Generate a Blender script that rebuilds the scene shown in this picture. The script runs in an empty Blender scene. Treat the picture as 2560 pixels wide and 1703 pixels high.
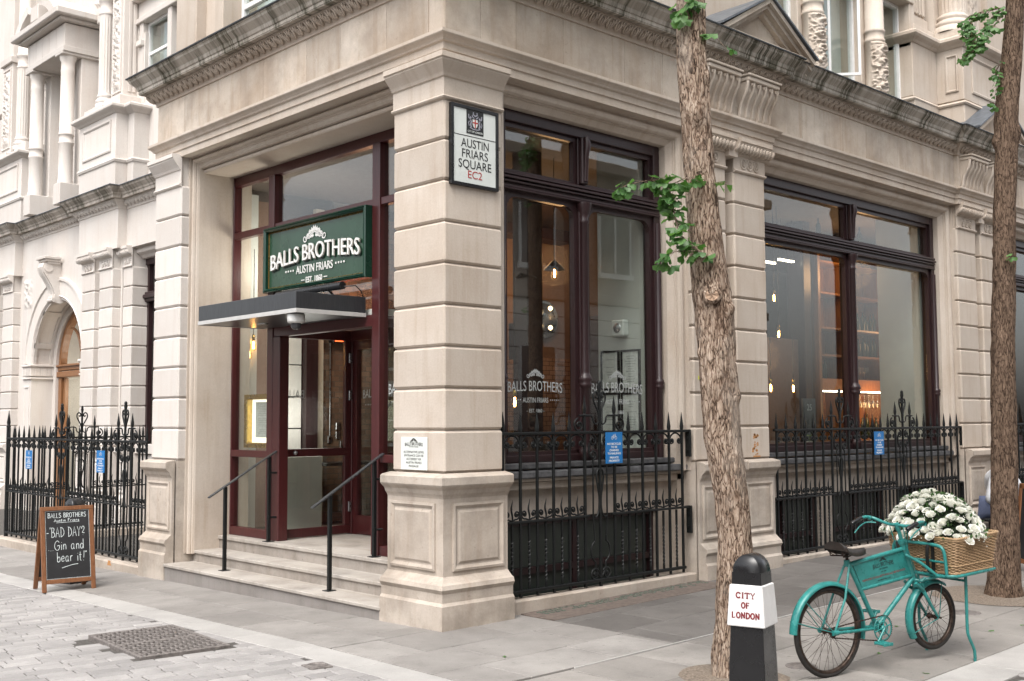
import bpy, bmesh, math, random
from mathutils import Vector, Matrix, noise
R = math.radians
random.seed(7)
SC = bpy.context.scene
COL = SC.collection
# ------------------------------------------------------------------ camera
cam = bpy.data.cameras.new('camera'); cam_o = bpy.data.objects.new('camera', cam); COL.objects.link(cam_o)
cam.lens = 38.881; cam.sensor_width = 36; cam.sensor_fit = 'HORIZONTAL'; cam.clip_end = 500; cam.clip_start = .05
_y, _p, _r = R(46.690), R(4.083), R(-.2674)
_f = Vector((math.cos(_p)*math.cos(_y), math.cos(_p)*math.sin(_y), math.sin(_p)))
_a = Vector((math.sin(_y), -math.cos(_y), 0)); _u = _a.cross(_f)
_rt = _a*math.cos(_r)+_u*math.sin(_r); _up = _u*math.cos(_r)-_a*math.sin(_r)
_m = Matrix((_rt, _up, -_f)).transposed().to_4x4(); _m.translation = (-6.07, -7.29, 1.75)
cam_o.matrix_world = _m; SC.camera = cam_o
# ------------------------------------------------------------------ sky, sun, exposure
W = bpy.data.worlds.new('World'); SC.world = W; W.use_nodes = True
_n = W.node_tree.nodes; _l = W.node_tree.links
_sky = _n.new('ShaderNodeTexSky'); _sky.sky_type = 'NISHITA'; _sky.sun_disc = False
SUN_EL, SUN_AZ = 56, 211      # direction the light comes from (azimuth counter-clockwise from +x)
_sky.sun_elevation = R(SUN_EL); _sky.sun_rotation = R(90-SUN_AZ); _sky.dust_density = 4; _sky.air_density = 1.0; _sky.ozone_density = 1
_hs = _n.new('ShaderNodeHueSaturation'); _hs.inputs['Saturation'].default_value = .22
_bg = _n['Background']; _bg.inputs[1].default_value = .15
_l.new(_sky.outputs[0], _hs.inputs['Color']); _l.new(_hs.outputs[0], _bg.inputs[0])
sun = bpy.data.lights.new('sun', 'SUN'); sun.energy = .95; sun.angle = R(36); sun.color = (1, .95, .89)
sun_o = bpy.data.objects.new('sun', sun); COL.objects.link(sun_o)
_d = Vector((math.cos(R(SUN_EL))*math.cos(R(SUN_AZ)), math.cos(R(SUN_EL))*math.sin(R(SUN_AZ)), math.sin(R(SUN_EL))))
sun_o.rotation_euler = (-_d).to_track_quat('-Z', 'Y').to_euler(); sun_o.location = _d*30
VS = SC.view_settings; VS.view_transform = 'Standard'; VS.look = 'None'; VS.gamma = 1; VS.use_curve_mapping = False; VS.exposure = 1.25
SC.cycles.max_bounces = 7; SC.cycles.diffuse_bounces = 4; SC.cycles.glossy_bounces = 3; SC.cycles.transparent_max_bounces = 16
SC.cycles.caustics_reflective = False; SC.cycles.caustics_refractive = False; SC.cycles.sample_clamp_indirect = 4

# ------------------------------------------------------------------ helpers
def GZ(x, y): return .0135*min(max(x, 0), 14) - .0175*min(max(y, 0), 7)
RF = lambda u, d, z: (u, d, z)            # right facade: u along x, d into the building
LF = lambda u, d, z: (d, u, z)            # left facade
WX = 2.4
WF = lambda u, d, z: (WX+d, u, z)         # wing set back from the left facade
def frame(ox, oy, oz, ang):
    c, s = math.cos(R(ang)), math.sin(R(ang))
    return lambda a, b, z: (ox+a*c-b*s, oy+a*s+b*c, oz+z)
OFF = {}
def root(name, label, cat, loc=(0, 0, 0), group=None, kind=None):
    o = bpy.data.objects.new(name, None); COL.objects.link(o); o.location = loc; o.empty_display_size = .1
    tag(o, label, cat, group, kind); OFF[o.name] = Vector(loc); return o
def tag(o, label=None, cat=None, group=None, kind=None):
    if label: o['label'] = label
    if cat: o['category'] = cat
    if group: o['group'] = group
    if kind: o['kind'] = kind
    return o
class MB:
    def __init__(s, T=None): s.v = []; s.f = []; s.s = []; s.mi = []; s.T = T or RF; s.cur = 0
    def add(s, vs, fs, smooth=False, T=None):
        T = T or s.T; o = len(s.v)
        s.v += [T(*v) for v in vs]
        for f in fs: s.f.append([i+o for i in f]); s.s.append(smooth); s.mi.append(s.cur)
        return s
    def box(s, a0, a1, b0, b1, c0, c1, ch=0):
        if a0 > a1: a0, a1 = a1, a0
        if b0 > b1: b0, b1 = b1, b0
        if c0 > c1: c0, c1 = c1, c0
        if ch <= 0:
            vs = [(a, b, c) for c in (c0, c1) for b in (b0, b1) for a in (a0, a1)]
            return s.add(vs, [(0, 2, 3, 1), (4, 5, 7, 6), (0, 1, 5, 4), (2, 6, 7, 3), (0, 4, 6, 2), (1, 3, 7, 5)])
        ch = min(ch, .45*min(a1-a0, b1-b0, c1-c0)); vs = []; ix = {}
        for i in (0, 1):
            for j in (0, 1):
                for k in (0, 1):
                    A = (a0, a1)[i]; B = (b0, b1)[j]; Cc = (c0, c1)[k]
                    sa = ch*(1-2*i); sb = ch*(1-2*j); sc = ch*(1-2*k)
                    ix[i, j, k, 0] = len(vs); vs.append((A, B+sb, Cc+sc))
                    ix[i, j, k, 1] = len(vs); vs.append((A+sa, B, Cc+sc))
                    ix[i, j, k, 2] = len(vs); vs.append((A+sa, B+sb, Cc))
        q = [(0, 0), (0, 1), (1, 1), (1, 0)]; fs = []
        for i in (0, 1):
            fs.append([ix[i, j, k, 0] for j, k in q]); fs.append([ix[j, i, k, 1] for j, k in q]); fs.append([ix[j, k, i, 2] for j, k in q])
        for j in (0, 1):
            for k in (0, 1):
                fs.append([ix[0, j, k, 1], ix[1, j, k, 1], ix[1, j, k, 2], ix[0, j, k, 2]])
                fs.append([ix[j, 0, k, 0], ix[j, 1, k, 0], ix[j, 1, k, 2], ix[j, 0, k, 2]])
                fs.append([ix[j, k, 0, 0], ix[j, k, 1, 0], ix[j, k, 1, 1], ix[j, k, 0, 1]])
        for i in (0, 1):
            for j in (0, 1):
                for k in (0, 1): fs.append([ix[i, j, k, 0], ix[i, j, k, 1], ix[i, j, k, 2]])
        return s.add(vs, fs)
    def sweep(s, path, prof, closed=False, cap=True, mp=None, smooth=False, endcap=True):
        """profile (out, h) swept along a 2-D path; out is to the right of travel; mp(a,b,h) -> local"""
        n = len(path); P = [Vector(p) for p in path]; vs = []; m = len(prof)
        def nrm(a, b): d = (b-a).normalized(); return Vector((d.y, -d.x))
        for i in range(n):
            if closed: n0 = nrm(P[i-1], P[i]); n1 = nrm(P[i], P[(i+1) % n])
            else:
                n0 = nrm(P[i-1], P[i]) if i else None; n1 = nrm(P[i], P[i+1]) if i < n-1 else None
                n0 = n0 or n1; n1 = n1 or n0
            mt = (n0+n1)/max(1+n0.dot(n1), .15)
            for o, h in prof:
                q = P[i]+mt*o; vs.append(mp(q.x, q.y, h) if mp else (q.x, q.y, h))
        fs = []
        for i in range(n if closed else n-1):
            a = i*m; b = ((i+1) % n)*m
            for j in range(m-1): fs.append((a+j, b+j, b+j+1, a+j+1))
            if cap: fs.append((a+m-1, b+m-1, b, a))
        if not closed and cap and endcap: fs.append(list(range(m))); fs.append(list(range((n-1)*m, n*m)))
        return s.add(vs, fs, smooth)
    def tube(s, pts, r, n=8, closed=False, caps=True, smooth=True):
        P = [Vector(p) for p in pts]; k = len(P); rr = r if isinstance(r, (list, tuple)) else [r]*k
        up = Vector((0, 0, 1)); vs = []; pr = None
        for i in range(k):
            a = P[i-1] if (i or closed) else P[i]; b = P[(i+1) % k] if (i < k-1 or closed) else P[i]
            t = (b-a)
            t = t.normalized() if t.length > 1e-9 else Vector((0, 0, 1))
            if pr is None:
                pr = t.cross(up)
                if pr.length < .05: pr = t.cross(Vector((1, 0, 0)))
            pr = (pr-t*pr.dot(t)); pr.normalize(); bi = t.cross(pr)
            for j in range(n):
                w = 2*math.pi*(j+.5)/n; q = P[i]+(pr*math.cos(w)+bi*math.sin(w))*rr[i]; vs.append(tuple(q))
        fs = []
        for i in range(k if closed else k-1):
            a = i*n; b = ((i+1) % k)*n
            for j in range(n): fs.append((a+j, a+(j+1) % n, b+(j+1) % n, b+j))
        s.add(vs, fs, smooth)
        if caps and not closed: s.add(vs[:n], [list(range(n))]); s.add(vs[-n:], [list(range(n))])
        return s
    def lathe(s, prof, n=16, c=(0, 0, 0), ax='z', a0=0, a1=360, smooth=True):
        full = abs(a1-a0) >= 359.9; k = n if full else n+1; vs = []; m = len(prof)
        for i in range(k):
            w = R(a0+(a1-a0)*i/n); cw, sw = math.cos(w), math.sin(w)
            for r, h in prof:
                q = {'z': (r*cw, r*sw, h), 'x': (h, r*cw, r*sw), 'y': (r*cw, h, r*sw)}[ax]
                vs.append((q[0]+c[0], q[1]+c[1], q[2]+c[2]))
        fs = []
        for i in range(n):
            a = i*m; b = ((i+1) % k)*m
            for j in range(m-1): fs.append((a+j, b+j, b+j+1, a+j+1))
        return s.add(vs, fs, smooth)
    def prism(s, poly, h0, h1, mp=None):
        """2-D polygon (a,b) extruded from h0 to h1; mp(a,b,h) -> local"""
        n = len(poly); mp = mp or (lambda a, b, h: (a, b, h))
        vs = [mp(a, b, h0) for a, b in poly]+[mp(a, b, h1) for a, b in poly]
        return s.add(vs, [list(range(n)), list(range(n, 2*n))]+[(i, (i+1) % n, n+(i+1) % n, n+i) for i in range(n)])
    def build(s, name, mat, parent=None, loc=None, bevel=0, T=None):
        off = OFF.get(parent.name, Vector()) if parent is not None else Vector(loc or (0, 0, 0))
        me = bpy.data.meshes.new(name)
        me.from_pydata([tuple(Vector(v)-off) for v in s.v], [], s.f)
        for m in (mat if isinstance(mat, (list, tuple)) else [mat]): me.materials.append(m)
        me.polygons.foreach_set('use_smooth', s.s); me.polygons.foreach_set('material_index', s.mi)
        b = bmesh.new(); b.from_mesh(me)
        bmesh.ops.recalc_face_normals(b, faces=b.faces)
        if bevel: bmesh.ops.bevel(b, geom=b.edges[:], offset=bevel, segments=1, affect='EDGES', profile=.5, clamp_overlap=True)
        b.to_mesh(me); b.free(); me.update()
        o = bpy.data.objects.new(name, me); COL.objects.link(o)
        if parent is not None: o.parent = parent; OFF[o.name] = off
        else: o.location = off; OFF[o.name] = off
        return o
def copy_of(o, parent, dloc=(0, 0, 0)):
    c = o.copy(); COL.objects.link(c); c.parent = parent; c.location = Vector(o.location)+Vector(dloc)
    OFF[c.name] = OFF.get(parent.name, Vector()) if parent else Vector(c.location)
    return c
def copy_tree(o, loc):
    c = o.copy(); COL.objects.link(c); c.location = loc
    for k in list(o.children):
        d = k.copy(); COL.objects.link(d); d.parent = c
        for g in list(k.children):
            e = g.copy(); COL.objects.link(e); e.parent = d
    return c
_TC = {}
def text_geo(body, bold=0.0):
    key = (body, bold)
    if key not in _TC:
        cu = bpy.data.curves.new('letters', 'FONT'); cu.body = body; cu.resolution_u = 4; cu.offset = bold
        o = bpy.data.objects.new('letters', cu); me = o.to_mesh()
        vs = [(v.co.x, v.co.y) for v in me.vertices]; fs = [list(p.vertices) for p in me.polygons]
        o.to_mesh_clear(); bpy.data.objects.remove(o); bpy.data.curves.remove(cu)
        _TC[key] = (vs, fs)
    return _TC[key]
def text_into(mb, body, ca, cb, h, w=None, d=0, th=.004, mp=None, bold=0.0, warp=None, solid=True, cap=.73, align='c'):
    """letters of cap height h centred on (ca,cb); w forces total width. mp(a, b, d)->local; extruded d..d-th"""
    vs, fs = text_geo(body, bold)
    if not vs: return 0
    x0 = min(v[0] for v in vs); x1 = max(v[0] for v in vs)
    sy = h/cap; sx = sy if w is None else w/(x1-x0)
    W_ = (x1-x0)*sx; base = cb-h/2
    def put(v, dd):
        a = (v[0]-x0)*sx-(W_/2 if align == 'c' else 0); b = v[1]*sy
        if warp: a, b = warp(a, b)
        q = (ca+a, base+b, dd)
        return mp(*q) if mp else q
    n = len(vs); pts = [put(v, d-th) for v in vs]; f2 = [list(f) for f in fs]
    if solid:
        pts += [put(v, d) for v in vs]; cnt = {}
        for f in fs:
            for i in range(len(f)):
                e = (f[i], f[(i+1) % len(f)]); cnt[e] = 1
        for (a, b) in cnt:
            if (b, a) not in cnt: f2.append([a, b, b+n, a+n])
    mb.add(pts, f2); return W_
def ribbon(mb, pts, w, mp, d=0, th=.002):
    """flat brush stroke along 2-D points, mp(a,b,d)"""
    P = [Vector(p) for p in pts]; vs = []; k = len(P)
    for i in range(k):
        t = (P[min(i+1, k-1)]-P[max(i-1, 0)])
        t = t.normalized() if t.length else Vector((1, 0)); nn = Vector((-t.y, t.x))*(w/2)
        vs += [tuple(P[i]+nn), tuple(P[i]-nn)]
    fs = [(2*i, 2*i+1, 2*i+3, 2*i+2) for i in range(k-1)]
    mb.add([mp(a, b, d-th) for a, b in vs]+[mp(a, b, d) for a, b in vs], fs+[[2*k+0, 0, 1, 2*k+1]])
def spiral(cx, cy, r0, r1, a0, a1, n=18):
    return [(cx+(r0+(r1-r0)*i/n)*math.cos(R(a0+(a1-a0)*i/n)), cy+(r0+(r1-r0)*i/n)*math.sin(R(a0+(a1-a0)*i/n))) for i in range(n+1)]
def smooth_path(pts, n=6):
    P = [Vector(p) for p in pts]; out = []
    for i in range(len(P)-1):
        p0 = P[max(i-1, 0)]; p1 = P[i]; p2 = P[i+1]; p3 = P[min(i+2, len(P)-1)]
        for k in range(n):
            t = k/n
            out.append(tuple(.5*((2*p1)+(p2-p0)*t+(2*p0-5*p1+4*p2-p3)*t*t+(3*p1-p0-3*p2+p3)*t**3)))
    out.append(tuple(P[-1])); return out

# ------------------------------------------------------------------ materials
class NT:
    def __init__(s, name):
        s.m = bpy.data.materials.new(name); s.m.use_nodes = True; s.t = s.m.node_tree; s.n = s.t.nodes
        s.b = s.n['Principled BSDF']; s.out = s.n['Material Output']
    def N(s, ty, **kw):
        x = s.n.new('ShaderNode'+ty)
        for k, v in kw.items(): setattr(x, k, v)
        return x
    def L(s, a, b): s.t.links.new(a, b)
    def coord(s, scale=(1, 1, 1), rot=(0, 0, 0), loc=(0, 0, 0), kind='Object'):
        c = s.N('TexCoord'); mp = s.N('Mapping'); s.L(c.outputs[kind], mp.inputs[0])
        mp.inputs['Scale'].default_value = scale; mp.inputs['Rotation'].default_value = rot; mp.inputs['Location'].default_value = loc
        return mp.outputs[0]
    def noise(s, sc, det=4, rough=.55, vec=None, dist=0):
        x = s.N('TexNoise'); x.inputs['Scale'].default_value = sc; x.inputs['Detail'].default_value = det; x.inputs['Roughness'].default_value = rough; x.inputs['Distortion'].default_value = dist
        s.L(vec if vec is not None else s.coord(), x.inputs['Vector']); return x.outputs['Fac']
    def ramp(s, fac, stops):
        x = s.N('ValToRGB'); e = x.color_ramp.elements
        while len(e) < len(stops): e.new(.5)
        for i, (p, c) in enumerate(stops):
            e[i].position = p; e[i].color = (c, c, c, 1) if not isinstance(c, (tuple, list)) else (*c, 1)
        s.L(fac, x.inputs[0]); return x.outputs[0]
    def mix(s, fac, a, b, bt='MIX'):
        x = s.N('Mix', data_type='RGBA', blend_type=bt)
        for sock, v in ((x.inputs[0], fac), (x.inputs[6], a), (x.inputs[7], b)):
            if hasattr(v, 'default_value') or hasattr(v, 'links'): s.L(v, sock)
            elif isinstance(v, (int, float)): sock.default_value = v
            else: sock.default_value = (*v, 1)
        return x.outputs[2]
    def math(s, op, a, b=0, clamp=False):
        x = s.N('Math', operation=op, use_clamp=clamp)
        for sock, v in ((x.inputs[0], a), (x.inputs[1], b)):
            if isinstance(v, (int, float)): sock.default_value = v
            else: s.L(v, sock)
        return x.outputs[0]
    def island(s): return s.N('NewGeometry').outputs['Random Per Island']
    def bump(s, h, strength=.3, dist=.01, nrm=None):
        x = s.N('Bump'); x.inputs['Strength'].default_value = strength; x.inputs['Distance'].default_value = dist
        s.L(h, x.inputs['Height']); s.L(x.outputs[0], s.b.inputs['Normal']); return x.outputs[0]
    def fin(s, col, rough=.6, metal=0, spec=None):
        if hasattr(col, 'links'): s.L(col, s.b.inputs['Base Color'])
        else: s.b.inputs['Base Color'].default_value = (*col, 1)
        if isinstance(rough, (int, float)): s.b.inputs['Roughness'].default_value = rough
        else: s.L(rough, s.b.inputs['Roughness'])
        s.b.inputs['Metallic'].default_value = metal
        if spec is not None: s.b.inputs['Specular IOR Level'].default_value = spec
        return s.m
def _along(t):
    """position along a wall, unchanged across the depth of its mouldings"""
    g = t.N('NewGeometry'); sp = t.N('SeparateXYZ'); t.L(g.outputs['True Normal'], sp.inputs[0]); c = t.N('TexCoord'); q = t.N('SeparateXYZ'); t.L(c.outputs['Object'], q.inputs[0])
    k = t.math('GREATER_THAN', t.math('ABSOLUTE', sp.outputs[0]), t.math('ABSOLUTE', sp.outputs[1]))
    a = t.N('Mix', data_type='FLOAT'); t.L(k, a.inputs[0]); t.L(q.outputs[0], a.inputs[2]); t.L(t.math('ADD', q.outputs[1], 37.3), a.inputs[3])
    def vec(sa, sz):
        cb = t.N('CombineXYZ'); t.L(t.math('MULTIPLY', a.outputs[0], sa), cb.inputs[0]); t.L(t.math('MULTIPLY', q.outputs[2], sz), cb.inputs[2]); return cb.outputs[0]
    return vec
def stone(name, base, warm=(.42, .31, .22), dark=(.16, .13, .1), streak=.35, mott=.35, var=.2, dirt=.0, moss=0.0):
    t = NT(name); v = t.coord()
    big = t.ramp(t.noise(1.1, 5, .6, v), [(.35, 0), (.7, 1)])
    c = t.mix(t.math('MULTIPLY', big, mott), base, warm)
    al = _along(t); st = t.ramp(t.noise(3, 4, .6, al(3.2, .3)), [(.5, 0), (.75, 1)])
    c = t.mix(t.math('MULTIPLY', st, streak), c, warm)
    fine = t.noise(60, 4, .6, v)
    c = t.mix(.22, c, t.ramp(fine, [(.3, .55), (.7, 1.0)]), 'MULTIPLY')
    isl = t.math('ADD', t.math('MULTIPLY', t.island(), var), 1-var*.6)
    cc = t.N('CombineColor'); [t.L(isl, cc.inputs[i]) for i in range(3)]
    c = t.mix(1.0, c, cc.outputs[0], 'MULTIPLY')
    if dirt:
        d = t.ramp(t.noise(2.3, 6, .66, v), [(.45, 0), (.8, 1)]); d = t.math('MAXIMUM', d, t.math('MULTIPLY', t.ramp(t.noise(22, 3, .6, v), [(.66, 0), (.72, 1)]), .6))
        c = t.mix(t.math('MULTIPLY', d, dirt), c, dark)
    if moss:
        ms = t.ramp(t.noise(1, 4, .65, al(1.9, .3)), [(.40, 0), (.55, 1)])
        f2 = t.ramp(t.noise(1, 5, .72, al(15, 1.6), .9), [(.40, 0), (.54, 1)])
        k = t.math('MULTIPLY', ms, f2); k = t.math('MULTIPLY', t.math('MAXIMUM', t.math('MULTIPLY', ms, .22), k), moss)
        c = t.mix(k, c, t.mix(t.noise(2.4, 3, .5, v), (.012, .014, .008), (.09, .08, .045)))
    t.bump(t.math('ADD', t.noise(35, 6, .65, v), t.math('MULTIPLY', t.noise(6, 3, .5, v), 1.5)), .25, .008)
    return t.fin(c, .85, spec=.25)
M = {}
M['stone'] = stone('limestone', (.55, .485, .42), (.37, .28, .205), streak=.5, mott=.5)
M['stone_dirty'] = stone('limestone_weathered', (.56, .495, .425), (.35, .26, .185), (.17, .14, .115), streak=.7, mott=.75, dirt=.6, var=.26)
M['stone_low'] = stone('limestone_plinth', (.51, .45, .39), (.36, .28, .215), (.17, .15, .125), streak=.5, mott=.55, dirt=.8)
M['stone_wing'] = stone('limestone_lit', (.64, .60, .56), (.54, .46, .40), streak=.45, mott=.35)  # paler than the limestone: light at the open left end put into the colour
M['stone_corn'] = stone('limestone_mossy', (.52, .475, .42), (.22, .18, .14), streak=.5, mott=.5, moss=.9)
M['step'] = stone('step_stone', (.47, .435, .395), (.30, .25, .2), (.15, .13, .115), streak=.5, mott=.5, dirt=.75)
def plain(name, col, rough=.5, metal=0, nz=.12, nsc=30, spec=None, bump=0):
    t = NT(name); n = t.noise(nsc, 4, .6)
    c = t.mix(1.0, col, t.ramp(n, [(.3, 1-nz*2), (.7, 1.0)]), 'MULTIPLY')
    if bump: t.bump(n, bump, .004)
    rr = t.ramp(t.noise(nsc*.4, 3), [(.3, max(.02, rough-.08)), (.7, min(1, rough+.08))])
    return t.fin(c, rr, metal, spec)
def flat_emit(name, col, s):
    t = NT(name); t.b.inputs['Emission Color'].default_value = (*col, 1); t.b.inputs['Emission Strength'].default_value = s
    return t.fin(col, .5)
def glass_mat(name, tint=(.93, .95, .93), boost=1.0):
    t = NT(name); g = t.N('NewGeometry'); dt = t.N('VectorMath', operation='DOT_PRODUCT')
    t.L(g.outputs['Normal'], dt.inputs[0]); t.L(g.outputs['Incoming'], dt.inputs[1])
    c = t.math('SUBTRACT', 1, t.math('ABSOLUTE', dt.outputs['Value']), True)
    f = t.math('ADD', .045*boost, t.math('MULTIPLY', t.math('POWER', c, 5), 1-.045*boost), True)
    tr = t.N('BsdfTransparent'); tr.inputs[0].default_value = (*tint, 1); gl = t.N('BsdfGlossy'); gl.inputs['Roughness'].default_value = 0
    bm = t.N('Bump'); bm.inputs['Strength'].default_value = .02; bm.inputs['Distance'].default_value = .02
    t.L(t.noise(1.4, 2, .5), bm.inputs['Height']); t.L(bm.outputs[0], gl.inputs['Normal'])
    mx = t.N('MixShader'); t.L(f, mx.inputs[0]); t.L(tr.outputs[0], mx.inputs[1]); t.L(gl.outputs[0], mx.inputs[2])
    t.L(mx.outputs[0], t.out.inputs[0]); t.n.remove(t.b); return t.m
M['glass'] = glass_mat('window_glass', boost=2.0)
M['glass_up'] = glass_mat('upper_window_glass', boost=2.2)
def wood_mat(name, c1, c2, rough=.35, sc=(14, 14, 1.2)):
    t = NT(name); n = t.noise(4, 5, .6, t.coord(sc), 1.2); c = t.mix(t.ramp(n, [(.3, 0), (.7, 1)]), c1, c2)
    t.bump(n, .12, .003); return t.fin(c, rough)
M['maroon'] = wood_mat('maroon_paint', (.046, .010, .011), (.074, .0165, .0165), .3)
M['plum'] = wood_mat('plum_paint', (.018, .0075, .0085), (.030, .012, .013), .38)
M['oak'] = wood_mat('oak_wood', (.17, .075, .03), (.30, .14, .06), .4)
M['board_wood'] = wood_mat('board_wood', (.13, .05, .02), (.23, .10, .045), .4)
M['shelf_wood'] = wood_mat('shelf_wood', (.18, .075, .02), (.30, .14, .045), .4)
M['iron'] = plain('black_iron', (.010, .011, .011), .42, .0, .2, 60, .28, .25)
M['black'] = plain('black_paint', (.012, .012, .013), .3, 0, .2, 12)
M['canopy_black'] = wood_mat('canopy_paint', (.022, .023, .026), (.04, .042, .046), .28)
M['lead'] = plain('lead_sheet', (.15, .165, .185), .5, .3, .2, 12)
M['lead_dark'] = plain('lead_edge', (.05, .055, .06), .6, 0, .25, 14)
M['slate'] = plain('slate_sill', (.13, .13, .135), .6, 0, .3, 16)
M['white'] = plain('white_paint', (.50, .49, .475), .4, 0, .07, 14)
M['white_frame'] = plain('white_sash_paint', (.75, .75, .74), .4, 0, .05, 14)
M['white_stone'] = plain('white_wall', (.72, .70, .66), .7, 0, .06, 10)
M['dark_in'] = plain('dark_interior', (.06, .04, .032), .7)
M['green'] = plain('green_sign_paint', (.022, .062, .034), .26, 0, .08, 5)
M['green_edge'] = plain('green_frame_paint', (.008, .042, .026), .2, 0, .1, 8)
M['gold_edge'] = plain('gold_leaf', (.35, .2, .05), .3, .8)
M['letter_white'] = plain('letter_white', (.8, .79, .76), .45, 0, .05, 30)
M['letter_grey'] = plain('etched_letter', (.42, .44, .43), .8)
M['letter_black'] = plain('letter_black', (.015, .015, .015), .4)
M['letter_red'] = plain('letter_red', (.42, .04, .035), .5)
M['letter_maroon'] = plain('letter_maroon', (.20, .02, .025), .5)
M['sign_white'] = plain('enamel_white', (.66, .69, .66), .22, 0, .04, 8)
M['sign_blue'] = plain('sign_blue', (.012, .17, .46), .35, 0, .08, 12)
M['brass'] = plain('brass', (.50, .34, .10), .3, 1.0, .15, 25)
M['steel'] = plain('steel', (.45, .46, .47), .3, 1.0, .15, 40)
M['paper'] = plain('paper', (.74, .76, .74), .7)
M['chalkboard'] = plain('chalkboard', (.018, .018, .02), .6, 0, .3, 7)
M['chalk'] = plain('chalk', (.72, .78, .78), .8, 0, .25, 120)
t = NT('teal_enamel'); c = t.mix(1.0, (.028, .215, .2), t.ramp(t.noise(18, 5, .65), [(.3, .68), (.7, 1.06)]), 'MULTIPLY')
c = t.mix(t.ramp(t.noise(38, 5, .7), [(.66, 0), (.70, .85)]), c, (.07, .045, .03)); M['teal'] = t.fin(c, t.ramp(t.noise(9, 4), [(.3, .2), (.7, .42)]))
M['rubber'] = plain('tyre_rubber', (.022, .018, .016), .75, 0, .3, 30)
M['rim'] = plain('rusty_rim', (.10, .07, .055), .45, .7, .4, 30)
M['chain'] = plain('rusty_chain', (.07, .04, .03), .6, .5, .4, 90)
M['leather'] = plain('worn_leather', (.028, .02, .016), .42, 0, .4, 25)
M['wicker'] = wood_mat('wicker', (.23, .145, .075), (.42, .28, .155), .55, (20, 20, 20))
def leafmat(name, c1, c2, trans=.35):
    t = NT(name); c = t.mix(t.island(), c1, c2); t.fin(c, .45)
    tl = t.N('BsdfTranslucent'); t.L(t.mix(1.0, c, (1.3, 1.5, .7), 'MULTIPLY'), tl.inputs[0])
    mx = t.N('MixShader'); mx.inputs[0].default_value = trans; t.L(t.b.outputs[0], mx.inputs[1]); t.L(tl.outputs[0], mx.inputs[2]); t.L(mx.outputs[0], t.out.inputs[0]); return t.m
M['leaf'] = leafmat('ginkgo_leaf', (.045, .12, .03), (.13, .25, .085))
M['leaf_dark'] = leafmat('rose_leaf', (.02, .06, .012), (.05, .11, .03), .2)
def petal():
    t = NT('rose_petal'); c = t.mix(t.island(), (.86, .85, .79), (.92, .92, .90)); t.fin(c, .6, spec=.2)
    tl = t.N('BsdfTranslucent'); tl.inputs[0].default_value = (.85, .85, .75, 1)
    mx = t.N('MixShader'); mx.inputs[0].default_value = .4; t.L(t.b.outputs[0], mx.inputs[1]); t.L(tl.outputs[0], mx.inputs[2]); t.L(mx.outputs[0], t.out.inputs[0]); return t.m
M['petal'] = petal()
def plates(t, k):
    """flaky plates split by wandering vertical cracks"""
    v = t.coord((42*k, 42*k, 10*k)); w = t.N('VectorMath', operation='ADD'); n = t.N('TexNoise'); n.inputs['Scale'].default_value = .55; n.inputs['Detail'].default_value = 7; t.L(v, n.inputs['Vector'])
    sc = t.N('VectorMath', operation='SCALE'); sc.inputs['Scale'].default_value = 3.2; t.L(n.outputs['Color'], sc.inputs[0]); t.L(v, w.inputs[0]); t.L(sc.outputs[0], w.inputs[1])
    vo = t.N('TexVoronoi', feature='DISTANCE_TO_EDGE'); vo.inputs['Scale'].default_value = 1; t.L(w.outputs[0], vo.inputs['Vector'])
    b = t.noise(95, 5, .65, t.coord((1, 1, .35))); g = t.noise(30, 8, .78, t.coord((1, 1, .28)), .9)
    e = t.ramp(vo.outputs['Distance'], [(.02, 0), (.16, 1)])
    return t.math('ADD', t.math('MULTIPLY', e, .30), t.math('ADD', t.math('MULTIPLY', t.ramp(g, [(.34, 0), (.66, 1)]), .48), t.math('MULTIPLY', b, .2))), b
def bark():
    t = NT('tree_bark'); v = t.coord((1, 1, .22))
    a, b = plates(t, 1.0)
    c = t.ramp(a, [(.24, (.035, .023, .017)), (.42, (.21, .14, .10)), (.58, (.42, .31, .23)), (.80, (.60, .48, .385))])
    patch = t.ramp(t.noise(3.2, 5, .65, t.coord((1, 1, .6))), [(.52, 0), (.66, 1)])
    c = t.mix(t.math('MULTIPLY', patch, .55), c, (.15, .09, .058))
    pale = t.ramp(t.noise(4.5, 5, .65, t.coord((1, 1, .45), loc=(3, 1, 7))), [(.50, 0), (.64, 1)])
    c = t.mix(t.math('MULTIPLY', pale, .45), c, (.46, .40, .34))
    t.bump(t.math('ADD', a, t.math('MULTIPLY', b, .3)), .85, .03); return t.fin(c, .9, spec=.15)
M['bark'] = bark()
def brick_mat(name, c1, c2, mortar, sc, bump=.4, rough=.85):
    t = NT(name); br = t.N('TexBrick'); br.inputs['Color1'].default_value = (*c1, 1); br.inputs['Color2'].default_value = (*c2, 1); br.inputs['Mortar'].default_value = (*mortar, 1)
    br.inputs['Scale'].default_value = sc; br.inputs['Mortar Size'].default_value = .018
    c = t.N('TexCoord'); sp = t.N('SeparateXYZ'); cb = t.N('CombineXYZ'); t.L(c.outputs['Object'], sp.inputs[0])
    t.L(t.math('ADD', sp.outputs[0], sp.outputs[1]), cb.inputs[0]); t.L(sp.outputs[2], cb.inputs[1]); t.L(cb.outputs[0], br.inputs['Vector'])
    col = t.mix(.4, br.outputs['Color'], t.ramp(t.noise(9, 5), [(.3, .4), (.7, 1.1)]), 'MULTIPLY')
    t.bump(br.outputs['Fac'], -bump, .01); return t.fin(col, rough)
M['brick'] = brick_mat('interior_brick', (.10, .055, .035), (.22, .13, .08), (.10, .08, .06), 3.4)
M['brick_red'] = brick_mat('red_brick', (.22, .085, .055), (.30, .13, .085), (.3, .26, .22), 4)
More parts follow.
